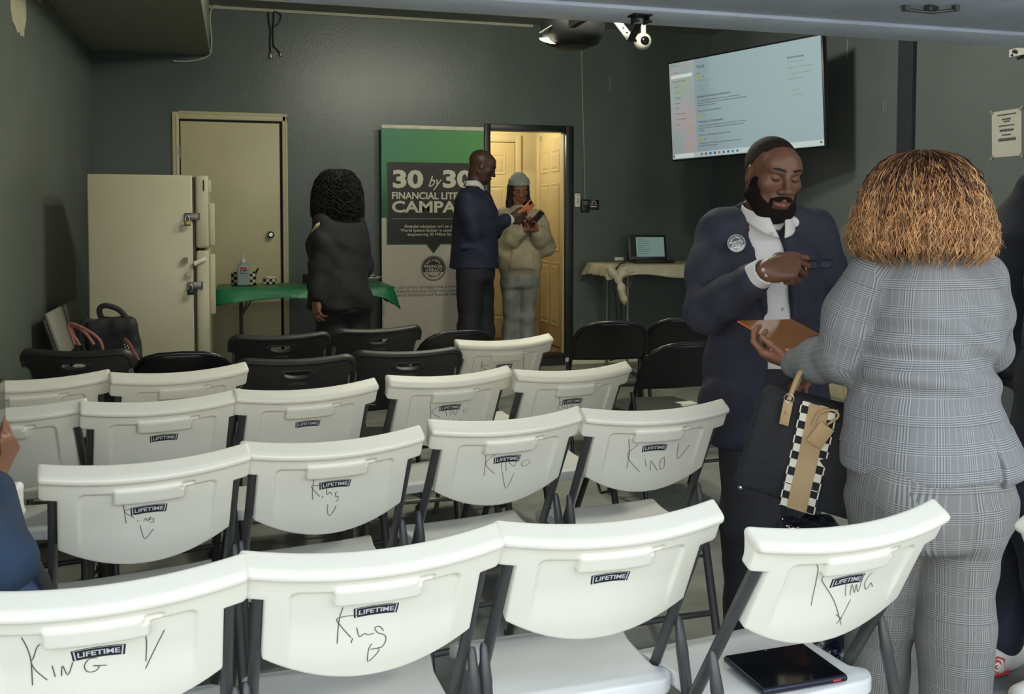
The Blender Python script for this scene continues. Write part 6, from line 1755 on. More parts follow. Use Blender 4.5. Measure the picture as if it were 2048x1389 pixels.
for i in range(900):
    ph = rg.uniform(-PI, PI); s0 = rg.uniform(0.0, 0.6); L = rg.uniform(0.2, 0.45); p0 = rg.uniform(0, 6.28); n = len(vs); seg = 14; P = []
    for k in range(seg + 1):
        s = s0 + L * k / seg; z = z_[-1] + (z_[0] - z_[-1]) * min(s, 1.0); rr = np.interp(z, z_, r_) + 0.006 + 0.009 * math.cos(s * 50 + p0); p2 = ph + 0.011 / 0.12 * math.sin(s * 50 + p0)
        P.append(hc5 + EX * (math.sin(p2) * rr) - EY * (math.cos(p2) * rr) + EZ * (z - hc5.z) - dark.location)
    for k, p in enumerate(P):
        tg = (P[min(k + 1, seg)] - P[max(k - 1, 0)]).normalized(); q = tg.orthogonal().normalized(); w = tg.cross(q); r = 0.0028
        for a in range(3): vs.append(p + q * (r * math.cos(a * 2.094)) + w * (r * math.sin(a * 2.094)))
    for k in range(seg):
        for a in range(3): l = (a + 1) % 3; fs.append((n + k * 3 + a, n + k * 3 + l, n + k * 3 + 3 + l, n + k * 3 + 3 + a))
mesh_obj('curls', np.array([tuple(v) for v in vs]), np.array(fs), M_HAIRK, h5)

# ------------------------------------------------------------------ the person in the navy coat at the right edge
M_COAT = mat('navy_coat', (30, 33, 46), 0.75, var=0.12, scale=14, bump=0.25, bscale=160)
D6 = 2.92
loc6 = W(2115, 600, D6); loc6.z = FZ(loc6.y)
tx6 = face_dir(-62); t6X, t6Y = tx6[0], tx6[1]; hx6 = face_dir(-62, 8); HC6 = W(2140, 280, D6)
J6 = dict(neck=W(2135, 350, D6), shL=W(2145, 420, D6 - 0.2), shR=W(2120, 416, D6 + 0.18), elL=W(2115, 560, D6 - 0.24), wrL=W(2090, 690, D6 - 0.28), elR=W(2090, 570, D6 + 0.24), wrR=W(2070, 700, D6 + 0.22),
          hipL=W(2115, 740, D6 - 0.09), hipR=W(2110, 740, D6 + 0.09), knL=W(2070, 1000, D6 - 0.10), knR=W(2062, 1000, D6 + 0.09), anL=W(2135, 1290, D6 - 0.12), anR=W(2000, 1300, D6 + 0.06))
for k in ('anR', 'anL'): J6[k].z = loc6.z + 0.09
F = Field(*bounds([HC6], 0.18), 0.006); MH6 = head_shape(F, HC6, hx6, 1.0, neck=W(2135, 365, D6))
Fa = Field(*bounds([J6['wrL']], 0.2), 0.006); hand_shape(Fa, J6['wrL'], -EZ, -t6X, 1, ((25, 30, 15),) * 4, fore=J6['elL']); Fb = Field(*bounds([J6['wrR']], 0.2), 0.006); hand_shape(Fb, J6['wrR'], -EZ, t6X, -1, ((25, 30, 15),) * 4, fore=J6['elR'])
ed = person('person in dark navy coat and trousers at the right edge, in white and red shoes', loc6, J6, [M_SK1, M_LIP1], [(F, None)], [Fa, Fb])
shell('hair', MH6, M_CROP, ed, crop, 0.005)
ct6 = W(2115, 560, D6)
def z6(py): return W(2085, py, D6).z
F = Field(*bounds([W(2045, 340, D6), W(2150, 800, D6), J6['wrL'], J6['wrR']], 0.22), 0.008)
F.loft([(z6(760), 0, 0, .235, .165), (z6(700), 0, 0, .23, .16), (z6(560), 0, 0, .225, .150), (z6(470), 0, 0, .225, .145), (z6(420), 0, 0, .19, .12), (z6(385), 0, 0, .13, .11), (z6(345), 0, 0, .105, .105)], t6X, t6Y, 0.0, org=ct6)
for s_ in 'LR': F.chain([J6['sh' + s_], J6['el' + s_], J6['el' + s_] + (J6['wr' + s_] - J6['el' + s_]) * 0.95], [0.085, 0.075, 0.06], 0.04)
F.disp(lambda X, Y, Z: fold(95, 0.008, 14, 14, 26)(X, Y, Z)); cloth('coat', F, M_COAT, ed)
c6 = (J6['hipL'] + J6['hipR']) / 2
trousers(ed, J6, M_COAT, [(c6.z - 0.06, 0, 0, .19, .14), (c6.z + 0.08, 0, 0, .18, .13)], rad=(0.100, 0.085, 0.068), axs=(t6X, t6Y), h=0.010, hem=-0.02)
M_SHW = mat('white_trainer', (222, 216, 206), 0.5, var=0.04); M_SHR = mat('red_suede', (190, 62, 62), 0.6, var=0.08)
for s_, t in (('R', -62), ('L', -70)):
    a6 = J6['an' + s_]; dv = face_dir(t)[1]; sh_ = shoe('trainer', M_SHW, ed, a6, dv, fz=loc6.z, L=0.29)
    side = -EY; base = Vector((a6.x, a6.y, loc6.z)) - ed.location
    M6 = frame(base, dv, EZ, dv.cross(EZ)); lat = 1 if M6.to_3x3().col[2].dot(-EY) > 0 else -1
    b = MB(M6); b.tube([(-0.085, 0.028, lat * 0.004), (-0.082, 0.055, lat * 0.004), (-0.058, 0.088, 0)], [0.018, 0.022, 0.020], 10)
    b.tube(smooth_line([(0.02, 0.016, lat * 0.042), (0.08, 0.020, lat * 0.040), (0.13, 0.024, lat * 0.030)]), [0.008] * 9, 8); b.build('red_panel', M_SHR, sh_).location = (0, 0, 0)
    b = MB(M6)
    hexp = [(0.075 + 0.030 * math.cos(a), 0.052 + 0.024 * math.sin(a), lat * (0.0455 - 0.10 * (0.03 * math.cos(a)))) for a in [PI / 6 + PI / 3 * i for i in range(6)]]
    b.tube(hexp, 0.0028, 6, closed=True); b.tube(smooth_line([(0.088, 0.060, lat * 0.045), (0.078, 0.065, lat * 0.046), (0.066, 0.058, lat * 0.047), (0.066, 0.046, lat * 0.047), (0.078, 0.041, lat * 0.046), (0.088, 0.048, lat * 0.045), (0.079, 0.051, lat * 0.046)]), 0.0030, 6)
    b.build('shoe_mark', M_SHR, sh_)

# ------------------------------------------------------------------ the person seated at the left edge
M_BLUE = mat('blue_sweater', (44, 62, 84), 0.9, var=0.12, scale=18, bump=0.3, bscale=220); M_DENIM = mat('blue_denim', (88, 104, 138), 0.85, var=0.15, scale=20, bump=0.2, bscale=300)
el7 = W(8, 1125, 1.80); loc7 = el7 - EX * 0.31 - EY * 0.06; loc7.z = FZ(loc7.y)
t7 = face_dir(176); t7X, t7Y = t7[0], t7[1]; B7 = Vector((loc7.x, loc7.y, 0))
def b7(x, y, z): return B7 + EX * x + EY * y + EZ * (z + loc7.z)
J7 = dict(neck=b7(-.02, .06, 1.07), shR=b7(.150, .05, .93), shL=b7(-.20, .05, .93), elR=el7, wrR=W(-22, 962, 1.98), elL=b7(-.26, .14, .74), wrL=b7(-.05, .34, .84),
          hipL=b7(-.11, .0, .53), hipR=b7(.08, .0, .53), knL=b7(-.14, .40, .53), knR=W(20, 1208, 2.12), anL=b7(-.14, .32, .09), anR=b7(.12, .30, .09))
HC7 = b7(-.02, .12, 1.21); hx7 = face_dir(178, 22)
F = Field(*bounds([HC7], 0.18), 0.007); MH7 = head_shape(F, HC7, hx7, 1.0, neck=b7(-.02, .06, 1.05))
Fa = Field(*bounds([J7['wrR']], 0.2), 0.003); TH7, _ = hand_shape(Fa, J7['wrR'], EX * 0.35 + EZ * 0.90 + EY * 0.2, -EX * 0.9 + EY * 0.1, -1, ((40, 66, 40), (44, 70, 40), (50, 74, 42), (55, 76, 44)), s=1.0, fore=J7['elR'])
Fb = Field(*bounds([J7['wrL']], 0.2), 0.007); hand_shape(Fb, J7['wrL'], EY * 0.7 + EZ * 0.5, EX, 1, ((35, 45, 25),) * 4, fore=J7['elL'])
sit = person('seated person in a blue sweater, mostly cut off by the left edge, one hand raised', loc7, J7, [M_SK2, M_LIP1], [(F, None)], [Fa, Fb])
shell('hair', MH7, M_CROP, sit, crop, 0.006)
c7 = b7(-.02, .02, .75)
F = Field(*bounds([J7['shR'], J7['shL'], J7['hipL'], J7['elR'], J7['elL'], J7['wrL'], J7['wrR']], 0.18), 0.008)
F.loft([(b7(0, 0, .50).z, 0, 0, .20, .15), (b7(0, 0, .75).z, 0, 0, .195, .14), (b7(0, 0, .90).z, 0, 0.02, .19, .13), (b7(0, 0, 1.00).z, 0, 0.03, .12, .09), (b7(0, 0, 1.07).z, 0, 0.03, .07, .07)], t7X, t7Y, 0.0, org=c7)
F.chain([J7['shR'], (J7['shR'] + J7['elR']) / 2, J7['elR'], J7['elR'] + (J7['wrR'] - J7['elR']) * 0.85], [0.070, 0.064, 0.054, 0.045], 0.03); F.chain([J7['shL'], J7['elL'], J7['elL'] + (J7['wrL'] - J7['elL']) * 0.9], [0.075, 0.065, 0.05], 0.03)
F.disp(lambda X, Y, Z: fold(97, 0.006, 24, 18, 34)(X, Y, Z)); cloth('sweater', F, M_BLUE, sit)
F = Field(*bounds([J7[k] for k in ('hipL', 'hipR', 'knL', 'knR', 'anL', 'anR')], 0.16), 0.009)
for s_ in 'LR': F.chain([J7['hip' + s_], J7['kn' + s_], J7['an' + s_]], [0.095, 0.078, 0.062], 0.03)
F.cap(J7['hipL'], J7['hipR'], 0.10, None, 0.04); cloth('jeans', F, M_DENIM, sit)
for s_ in 'LR': shoe('shoe', M_SHOE, sit, J7['an' + s_], EY, fz=FZ(J7['an' + s_].y))
phone('smartphone', 'phone tip showing above the raised hand at the left edge', TH7 @ Vector((-0.03, 0.13, -0.02)), EX * -0.3 + EY * 0.95, EZ, (EX * 0.95 + EY * 0.3), mat('phone_black', (24, 24, 26), 0.3, var=0))
ch7 = copy_tree(WHITE); ch7['label'] = 'white folding chair under the seated person in blue at the left edge'; ch7['group'] = G1
for c in list(ch7.children_recursive):
    if c.name.startswith('pen_lettering'): bpy.data.objects.remove(c)
ch7.rotation_euler = (0, 0, -YAW); ch7.location = (B7.x, B7.y, loc7.z); ch7.location = Vector(ch7.location) - EY * 0.10; ch7.location.z = loc7.z + 0.002
# ================================================================== THINGS IN THE ROOM
# ---- refrigerator with hasps and padlocks, its side to the camera
M_FRI = mat('fridge_enamel', (190, 184, 156), 0.38, var=0.03, scale=4, bump=0.02, bscale=200); M_GASK = mat('gasket', (70, 66, 54), 0.7, var=0.1)
fa = W(173, 348, 5.55); fx0 = fa.x; fy0 = fa.y; ftop = fa.z
fx1 = onY(386, 500, fy0).x; fx2 = onY(392, 500, fy0).x; fx3 = onY(418, 500, fy0).x
fd = 0.62; zs_ = onY(400, 499, fy0).z
fr_ = thing('refrigerator', 'cream refrigerator with padlocked hasps, its blank side turned to the room', 'refrigerator', ((fx0 + fx1) / 2, fy0 + fd / 2, 0.03))
FO = Vector(fr_.location)
def fb(b, lo, hi, bev=0.006): b.boxb(Vector(lo) - FO, Vector(hi) - FO, bev, 2)
b = MB(); fb(b, (fx0, fy0, 0.06), (fx1, fy0 + fd, ftop), 0.008); b.build('cabinet', M_FRI, fr_)
b = MB(); fb(b, (fx1, fy0 + 0.012, 0.08), (fx2, fy0 + fd - 0.01, ftop - 0.012), 0); b.build('gasket', M_GASK, fr_)
b = MB(); fb(b, (fx2, fy0 - 0.004, zs_ + 0.008), (fx3, fy0 + fd, ftop), 0.014); frz = b.build('freezer_door', M_FRI, fr_)
b = MB(); fb(b, (fx2, fy0 - 0.004, 0.08), (fx3, fy0 + fd, zs_ - 0.008), 0.014); low = b.build('fridge_door', M_FRI, fr_)
b = MB(); fb(b, (fx3 - 0.002, fy0 + 0.02, ftop - 0.10), (fx3 + 0.016, fy0 + 0.03, ftop - 0.03), 0.002); fb(b, (fx3, fy0 + 0.02, zs_ + 0.02), (fx3 + 0.035, fy0 + 0.05, zs_ + 0.28), 0.008); b.build('handle', M_FRI, frz)
b = MB(); fb(b, (fx3, fy0 + 0.02, zs_ - 0.40), (fx3 + 0.035, fy0 + 0.05, zs_ - 0.03), 0.008); b.build('handle', M_FRI, low)
b = MB(); fb(b, (fx2 + 0.045, fy0 - 0.0055, ftop - 0.095), (fx2 + 0.052, fy0 + 0.01, ftop - 0.03), 0); b.build('vent_slot', M_DARK, frz)
b = MB()
for x in (fx0 + 0.05, fx1 - 0.05):
    for y in (fy0 + 0.06, fy0 + fd - 0.06): b.lathe([(0.02, 0), (0.02, 0.035)], 12, Matrix.Translation(Vector((x, y, 0.03)) - FO))
b.build('foot', M_DARK, fr_)
M_BRASS = mat('brass', (150, 128, 78), 0.35, 0.9, var=0.05)
for (x0, x1, y0, y1, lx, ly, lm) in ((369, 400, 426, 440, 375, 440, M_BRASS), (375, 406, 564, 579, 381, 578, mat('black_lock', (34, 36, 38), 0.35, 0.4))):
    a, c = onY(x0, y0, fy0 - 0.008), onY(x1, y1, fy0 - 0.008)
    b = MB(); fb(b, (a.x, fy0 - 0.010, c.z), (c.x, fy0 - 0.004, a.z), 0.002); fb(b, (a.x, fy0 - 0.004, c.z + 0.004), (a.x + 0.035, fy0 + 0.001, a.z - 0.004), 0.001)
    b.tube([Vector((c.x - 0.004, fy0 - 0.010, c.z)) - FO, Vector((c.x - 0.004, fy0 - 0.010, a.z)) - FO], 0.005, 8)
    for k in range(3): b.ball(Vector((a.x + 0.012 + 0.022 * k, fy0 - 0.011, (a.z + c.z) / 2 + 0.008)) - FO, 0.003, 8, 6)
    h_ = b.build('hasp', M_STEEL, fr_)
    p = onY(lx, ly, fy0 - 0.025)
    b = MB(); b.tube(smooth_line([p - FO + Vector(v) for v in ((-0.010, 0, -0.005), (-0.010, 0, 0.016), (0, 0, 0.026), (0.010, 0, 0.016), (0.010, 0, -0.005))]), 0.0032, 8); b.m = 1; b.box(p - FO + Vector((0, 0, -0.020)), (0.036, 0.016, 0.034), None, 0.003); b.build('padlock', [M_CHROME, lm], h_)
for (x, y, m) in ((371, 521, mat('catch_grey', (128, 118, 92), 0.5)), (379, 548, mat('catch_pale', (186, 176, 148), 0.5))):
    p = onY(x, y, fy0 - 0.006); n = 10
    pol = [(-0.012, -0.017), (0.014, -0.017), (0.014, 0.017), (-0.004, 0.017)] + [(-0.004 - 0.012 * math.sin(PI * i / n), 0.017 * math.cos(PI * i / n)) for i in range(1, n)][:n - 1]
    b = MB(); b.prism([(-0.004 + 0.018, -0.018), (0.014, 0.018)] + [(-0.003 - 0.017 * math.sin(PI * i / n), 0.018 * math.cos(PI * i / n)) for i in range(n + 1)], 0, 0.012, frame(p - FO, (1, 0, 0), (0, 0, 1), (0, -1, 0))); b.build('lock_catch', m, fr_)
a, c = onY(388, 528, fy0 - 0.014), onY(412, 517, fy0 - 0.014); d = c - a
b = MB(); b.box((a + c) / 2 - FO, (d.length, 0.014, 0.026), (0, -math.atan2(d.z, d.x), 0), 0.004); b.box(a - FO + Vector((0.006, -0.004, 0)), (0.014, 0.018, 0.024), None, 0.004); b.build('strap_latch', M_WHITEP, fr_)

# ---- folding table with the green cloth
def fold_table(name, label, x0, x1, y0, y1, z, legm, topm, angled=False):
    t = thing(name, label, 'table', ((x0 + x1) / 2, (y0 + y1) / 2, 0.03)); O = Vector(t.location)
    b = MB(); b.boxb(Vector((x0, y0, z - 0.035)) - O, Vector((x1, y1, z)) - O, 0.010); b.build('tabletop', topm, t)
    for xx, s in ((x0 + 0.16, 1), (x1 - 0.16, -1)):
        for yy in (y0 + 0.07, y1 - 0.07):
            b = MB(); b.tube([Vector((xx, yy, z - 0.035)) - O, Vector((xx, yy, 0.032)) - O], 0.0135, 10); b.tube([Vector((xx, yy, 0.055)) - O, Vector((xx, yy, 0.03)) - O], 0.018, 10); b.build('leg', legm, t)
        b = MB(); b.tube([Vector((xx, y0 + 0.07, 0.30)) - O, Vector((xx, y1 - 0.07, 0.30)) - O], 0.010, 8); b.tube([Vector((xx, y0 + 0.07, 0.44)) - O, Vector((xx, y1 - 0.07, 0.44)) - O], 0.010, 8); b.build('stretcher', legm, t)
        b = MB(); b.tube([Vector((xx + 0.012 * s, y0 + 0.07, z - 0.19)) - O, Vector((xx + 0.11 * s, y0 + 0.10, z - 0.04)) - O], 0.006, 8); b.tube([Vector((xx + 0.012 * s, y0 + 0.07, z - 0.17)) - O, Vector((xx + 0.07 * s, y0 + 0.09, z - 0.04)) - O], 0.005, 8); b.build('leg_brace', legm, t)
    return t
M_TLEG = mat('dark_table_leg', (58, 56, 48), 0.45, 0.4, var=0.05)
TZ = onY(600, 577, 7.42).z; gx0 = onY(432, 578, 7.42).x; gx1 = onY(787, 576, 7.42).x; gy0, gy1 = 7.42, 8.02
tb = fold_table('folding_table', 'folding table hidden under a green cloth, between refrigerator and banner', gx0 + 0.02, gx1 - 0.02, gy0 + 0.015, gy1 - 0.01, TZ - 0.004, M_TLEG, M_WHITEP)
def draped(name, label, x0, x1, y0, y1, z, drop, m, group=None, seed=0, dropfn=None):
    """a plastic cloth: flat top, hanging sides with soft corners"""
    rg = np.random.default_rng(seed); N = 90; vs, fs = [], []
    cx, cy = (x0 + x1) / 2, (y0 + y1) / 2; hx, hy = (x1 - x0) / 2, (y1 - y0) / 2; r = 0.025; per = []
    for i in range(N):
        t = 2 * PI * i / N; c, s = math.cos(t), math.sin(t); k = 1 / max(abs(c), abs(s)); e = 0.06
        px = hx * max(-1, min(1, c * k * 1.0)); py = hy * max(-1, min(1, s * k * 1.0)); per.append((px, py))
    rings = [(0.0, 0.0, 0.0), (0.6, 0, 0.0), (0.97, 0, 0.0), (1.0, 0, -0.006), (1.004, 0.004, -0.03)] + [(1.006, 0.006 + 0.012 * j / 4, None) for j in range(1, 6)]
    for j, (k, o, dz) in enumerate(rings):
        for i, (px, py) in enumerate(per):
            fx_, fy_ = px / hx, py / hy; t = 2 * PI * i / N
            d = dropfn(px, py) if dropfn else drop
            corner = max(0.0, (abs(fx_) * abs(fy_) - 0.75) * 4)
            if dz is None: q = (j - 4) / 5.0; zz_ = -0.03 - (d - 0.03 + 0.03 * corner) * q; oo = o + (0.010 * math.sin(t * 17 + 1.7 * math.sin(t * 5)) + 0.03 * corner) * q
            else: zz_ = dz; oo = o
            n_ = Vector((fx_ if abs(fx_) > 0.98 else 0, fy_ if abs(fy_) > 0.98 else 0, 0)); n_ = n_.normalized() if n_.length else n_
            vs.append((px * min(k, 1.0) + n_.x * (oo + (k - 1 if k > 1 else 0)), py * min(k, 1.0) + n_.y * (oo + (k - 1 if k > 1 else 0)), zz_))
    for j in range(len(rings) - 1):
        for i in range(N): l = (i + 1) % N; fs.append((j * N + i, j * N + l, (j + 1) * N + l, (j + 1) * N + i))
    o = mesh_obj(name, vs, fs, m, None); o.location = (cx, cy, z + 0.003); sm = o.modifiers.new('thickness', 'SOLIDIFY'); sm.thickness = 0.0015; sm.offset = 1
    return tag(o, label, 'tablecloth', group)
M_GRN = mat('green_plastic', (44, 128, 84), 0.4, var=0.08, scale=9, bump=0.25, bscale=26)
draped('tablecloth', 'green plastic cloth draped over the folding table by the white door', gx0, gx1, gy0, gy1, TZ, 0.085, M_GRN, seed=3, dropfn=lambda x, y: 0.085 + (0.075 if x > (gx1 - gx0) / 2 * 0.97 else 0.02 if x < -(gx1 - gx0) / 2 * 0.97 else 0.012 * math.sin(x * 9)))
TT = TZ + 0.006
def on_t(px, y): 
    p = onZ(px, y, TT); return Vector((p.x, p.y, TT))
# hand sanitiser
sp_ = on_t(487, 572)
M_GEL = mat('clear_gel', (206, 222, 222), 0.08, var=0.0, trans=0.55)
hs = thing('sanitiser_bottle', 'clear pump bottle of hand sanitiser on the green table', 'bottle', sp_)
F = Field((-0.07, -0.05, -0.01), (0.07, 0.05, 0.21), 0.003); F.rbox((0, 0, 0.082), (0.050, 0.030, 0.082), 0.020, None, 0.0); F.ell((0, 0, 0.165), (0.034, 0.022, 0.022), None, 0.02); F.cap((0, 0, 0.17), (0, 0, 0.188), 0.014, 0.013, 0.01)
v, q = F.mesh(); mesh_obj('bottle_body', v, q, M_GEL, hs)
b = MB(); b.lathe([(0.018, 0.184), (0.018, 0.206), (0.010, 0.212), (0.006, 0.214), (0.006, 0.240), (0.013, 0.242), (0.013, 0.252), (0.004, 0.254)], 20); b.tube([(0, 0, 0.247), (0, -0.03, 0.247), (0, -0.036, 0.238)], 0.005, 8); b.build('pump', M_WHITEP, hs)
b = MB(); b.box((0.0, -0.0312, 0.138), (0.052, 0.0008, 0.020)); b.build('red_label', mat('red_label', (176, 60, 54), 0.5), hs)
b = MB(); b.box((0.006, -0.0312, 0.110), (0.056, 0.0008, 0.026)); b.m = 1; b.text('Purell', 0.021, frame((0.006, -0.0322, 0.110), (1, 0, 0), (0, 0, 1), (0, -1, 0)), bold=0.0005, shear=0.25); b.build('brand_label', [mat('navy_label', (24, 30, 54), 0.4), M_WHITEP], hs)
# checked boxes
m_ck2 = mat('gingham', (30, 30, 30), 0.8, var=0.0); nt = m_ck2.node_tree; ck = nt.nodes.new('ShaderNodeTexChecker'); tcn = nt.nodes.new('ShaderNodeTexCoord'); mpn = nt.nodes.new('ShaderNodeMapping'); mpn.inputs['Location'].default_value = (0.003, 0.004, 0.005)
nt.links.new(tcn.outputs['Object'], mpn.inputs[0]); nt.links.new(mpn.outputs[0], ck.inputs['Vector']); ck.inputs['Scale'].default_value = 42; ck.inputs['Color1'].default_value = lin(28, 28, 28); ck.inputs['Color2'].default_value = lin(214, 208, 180); nt.links.new(ck.outputs['Color'], nt.nodes['Principled BSDF'].inputs['Base Color'])
p = on_t(487, 566); p.y = sp_.y + 0.13
cd = thing('checked_caddy', 'black and white checked caddy holding pens behind the sanitiser bottle', 'caddy', p)
b = MB()
for lo, hi in (((-0.095, -0.05, 0), (-0.091, 0.05, 0.10)), ((0.091, -0.05, 0), (0.095, 0.05, 0.10)), ((-0.095, -0.05, 0), (0.095, -0.046, 0.10)), ((-0.095, 0.046, 0), (0.095, 0.05, 0.10)), ((-0.095, -0.05, 0), (0.095, 0.05, 0.004))): b.boxb(lo, hi)
b.build('box', m_ck2, cd)
pn = thing('pen', 'dark pen leaning out of the checked caddy', 'pen', p + Vector((0.06, 0, 0.006)))
b = MB(); b.tube([(0, 0, 0), (0.055, 0.0, 0.125)], 0.005, 8); b.tube([(0.03, 0.01, 0.09), (0.05, 0.01, 0.12)], 0.004, 6); b.build('barrel', M_CABLEB, pn)
p = on_t(539, 568)
tbx = thing('checked_box', 'low black and white checked box with a white tissue, left of the woman in black', 'box', p)
b = MB(); b.boxb((-0.055, -0.04, 0), (0.055, 0.04, 0.045), 0.002); b.build('box', m_ck2, tbx)
F = Field((-0.07, -0.05, 0.03), (0.07, 0.05, 0.085), 0.004); F.rbox((0.005, 0, 0.05), (0.045, 0.025, 0.010), 0.008, None, 0); F.disp(wav(5, 0.005, 90)); v, q = F.mesh(); mesh_obj('tissue', v, q, M_WHITEP, tbx)
# dish of sweets, small dark things
p = on_t(741, 562)
di = thing('sweet_dish', 'white dish of wrapped sweets at the right end of the green table', 'dish', p)
b = MB(); b.lathe([(0.03, 0), (0.035, 0.004), (0.075, 0.022), (0.095, 0.034), (0.092, 0.036), (0.07, 0.026), (0.02, 0.012), (0.002, 0.011)], 32); b.build('dish_bowl', M_WHITEP, di)
rg = np.random.default_rng(4)
cs = [mat('wrap_dark', (40, 40, 38), 0.3), mat('wrap_pale', (196, 196, 186), 0.3), mat('wrap_green', (70, 120, 90), 0.3)]
for i in range(14):
    a, r = rg.uniform(0, 6.28), rg.uniform(0, 0.055); F_ = MB(); F_.ball((0, 0, 0), (0.013, 0.009, 0.008), 10, 8)
    for s in (-1, 1): F_.lathe([(0.002, 0), (0.008, 0.010)], 8, Matrix.Translation((s * 0.012, 0, 0)) @ Matrix.Rotation(s * PI / 2, 4, 'Y'))
    o = F_.build('wrapped_sweet', cs[i % 3], None, p + Vector((r * math.cos(a), r * math.sin(a), 0.034 + 0.012 * (i % 3) + 0.006 * (1 - r / 0.055))), (rg.uniform(-.4, .4), rg.uniform(-.4, .4), rg.uniform(0, 6))); tag(o, 'small wrapped sweet heaped in the white dish', 'sweet', 'wrapped sweets in the dish')
p = on_t(612, 566)
sm_ = thing('card_holder', 'small dark card holder on the green table beside the black sleeve', 'holder', p)
b = MB(); b.boxb((-0.03, -0.02, 0), (0.03, 0.02, 0.012), 0.003); b.box((0, 0.005, 0.04), (0.055, 0.006, 0.06), (R(-12), 0, 0), 0.002); b.build('holder', M_DARK, sm_)

# ---- roll-up banner
bl, br = onY(762.5, 300, 8.16).x, onY(967, 300, 8.16).x; btop = onY(762, 249, 8.16).z; BYb = 8.16; bw = br - bl
bn = thing('banner_stand', 'tall green and white roll-up banner reading 30 by 30 behind the suited man', 'banner', ((bl + br) / 2, BYb, 0.03)); BO = Vector(bn.location); bh = btop - 0.03
b = MB(); b.boxb((-bw / 2 - 0.005, -0.10, 0.0), (bw / 2 + 0.005, 0.10, 0.09), 0.02); b.build('base', mat('silver', (170, 170, 168), 0.35, 0.8), bn)
b = MB(); b.boxb((-bw / 2, -0.012, bh - 0.035), (bw / 2, 0.012, bh), 0.005); b.build('top_rail', mat('pale_rail', (226, 224, 200), 0.4), bn)
b = MB(); b.tube([(0, 0.03, 0.06), (0, 0.03, bh - 0.02)], 0.012, 10); b.build('support_pole', MATS['silver'], bn)
# printed panel: everything laid out in banner metres, u from the left edge, w down from the top edge
def bp_(px, py): q = onY(px, py, BYb - 0.003); return (q.x - BO.x, q.z - BO.z)
M_BG1 = bpy.data.materials.new('banner_print'); M_BG1.use_nodes = True; nt = M_BG1.node_tree; pb = nt.nodes['Principled BSDF']; pb.inputs['Roughness'].default_value = 0.5
tcn = nt.nodes.new('ShaderNodeTexCoord'); spn = nt.nodes.new('ShaderNodeSeparateXYZ'); nt.links.new(tcn.outputs['Generated'], spn.inputs[0])
r1 = nt.nodes.new('ShaderNodeValToRGB'); nt.links.new(spn.outputs['X'], r1.inputs[0]); r1.color_ramp.elements[0].color = lin(66, 142, 104); r1.color_ramp.elements[1].color = lin(92, 164, 84)
r2 = nt.nodes.new('ShaderNodeValToRGB'); nt.links.new(spn.outputs['Z'], r2.inputs[0]); r2.color_ramp.elements[0].color = lin(44, 124, 140); r2.color_ramp.elements[1].color = lin(255, 255, 255); r2.color_ramp.elements[0].position = 0.15; r2.color_ramp.elements[1].position = 0.55
mxn = nt.nodes.new('ShaderNodeMix'); mxn.data_type = 'RGBA'; mxn.blend_type = 'MULTIPLY'; mxn.inputs['Factor'].default_value = 0.75; nt.links.new(r1.outputs[0], mxn.inputs[6]); nt.links.new(r2.outputs[0], mxn.inputs[7]); nt.links.new(mxn.outputs[2], pb.inputs['Base Color'])
M_BWHITE = mat('banner_white', (216, 206, 190), 0.55, var=0.03); M_BDARK = mat('banner_dark', (40, 38, 36), 0.5, var=0.04); M_BGRN = mat('banner_green', (46, 118, 66), 0.5); M_BTXT = mat('banner_text', (226, 222, 200), 0.5, var=0.0); M_BGREY = mat('banner_grey_text', (96, 92, 84), 0.5, var=0)
zsplit = bp_(765, 436)[1]
b = MB(); b.boxb((-bw / 2, -0.002, 0.08), (bw / 2, 0.002, bh - 0.03)); b.build('banner_sheet', M_BWHITE, bn)
b = MB(); b.boxb((-bw / 2, -0.003, zsplit), (bw / 2, -0.0021, bh - 0.034)); b.build('green_field', M_BG1, bn)
x0, z1 = bp_(774.5, 324); _, z0 = bp_(775, 488); x1 = bw / 2 - (x0 + bw / 2)
ptx = bp_(866, 505)
e = 0.010
b = MB(); b.prism([(x0 - e, z0 - e), (-0.065, z0 - e), (0.0, ptx[1] - e * 1.4), (0.065, z0 - e), (x1 + e, z0 - e), (x1 + e, z1 + e * 0), (x0 - e, z1 + e * 0)], 0.0035, 0.004, frame((0, 0, 0), (1, 0, 0), (0, 0, 1), (0, -1, 0))); b.build('panel_border', M_BGRN, bn)
b = MB(); b.prism([(x0, z0), (-0.058, z0), (0.0, ptx[1]), (0.058, z0), (x1, z0), (x1, z1), (x0, z1)], 0.0042, 0.0046, frame((0, 0, 0), (1, 0, 0), (0, 0, 1), (0, -1, 0))); b.build('dark_panel', M_BDARK, bn)
def BT(x, z, y=-0.0052): return frame((x, y, z), (1, 0, 0), (0, 0, 1), (0, -1, 0))
k = (bp_(866, 400)[0] - bp_(766, 400)[0]) / 100.0     # banner metres per photo pixel
b = MB()
tx_, tz_ = bp_(784, 360); b.text('30', 0.205, BT(tx_, tz_), 'LEFT', bold=0.008, sx=1.32); tx_, tz_ = bp_(884, 360); b.text('30', 0.205, BT(tx_, tz_), 'LEFT', bold=0.008, sx=1.32)
tx_, tz_ = bp_(867, 364); b.text('by', 0.135, BT(tx_, tz_), 'CENTER', shear=0.42, bold=0.0006, sx=0.82)
tx_, tz_ = bp_(783, 392); b.text('FINANCIAL LITERACY', 0.083, BT(tx_, tz_), 'LEFT', bold=0.0022, sx=0.98)
tx_, tz_ = bp_(783, 415); b.text('CAMPAIGN', 0.135, BT(tx_, tz_), 'LEFT', bold=0.004, sx=1.26)
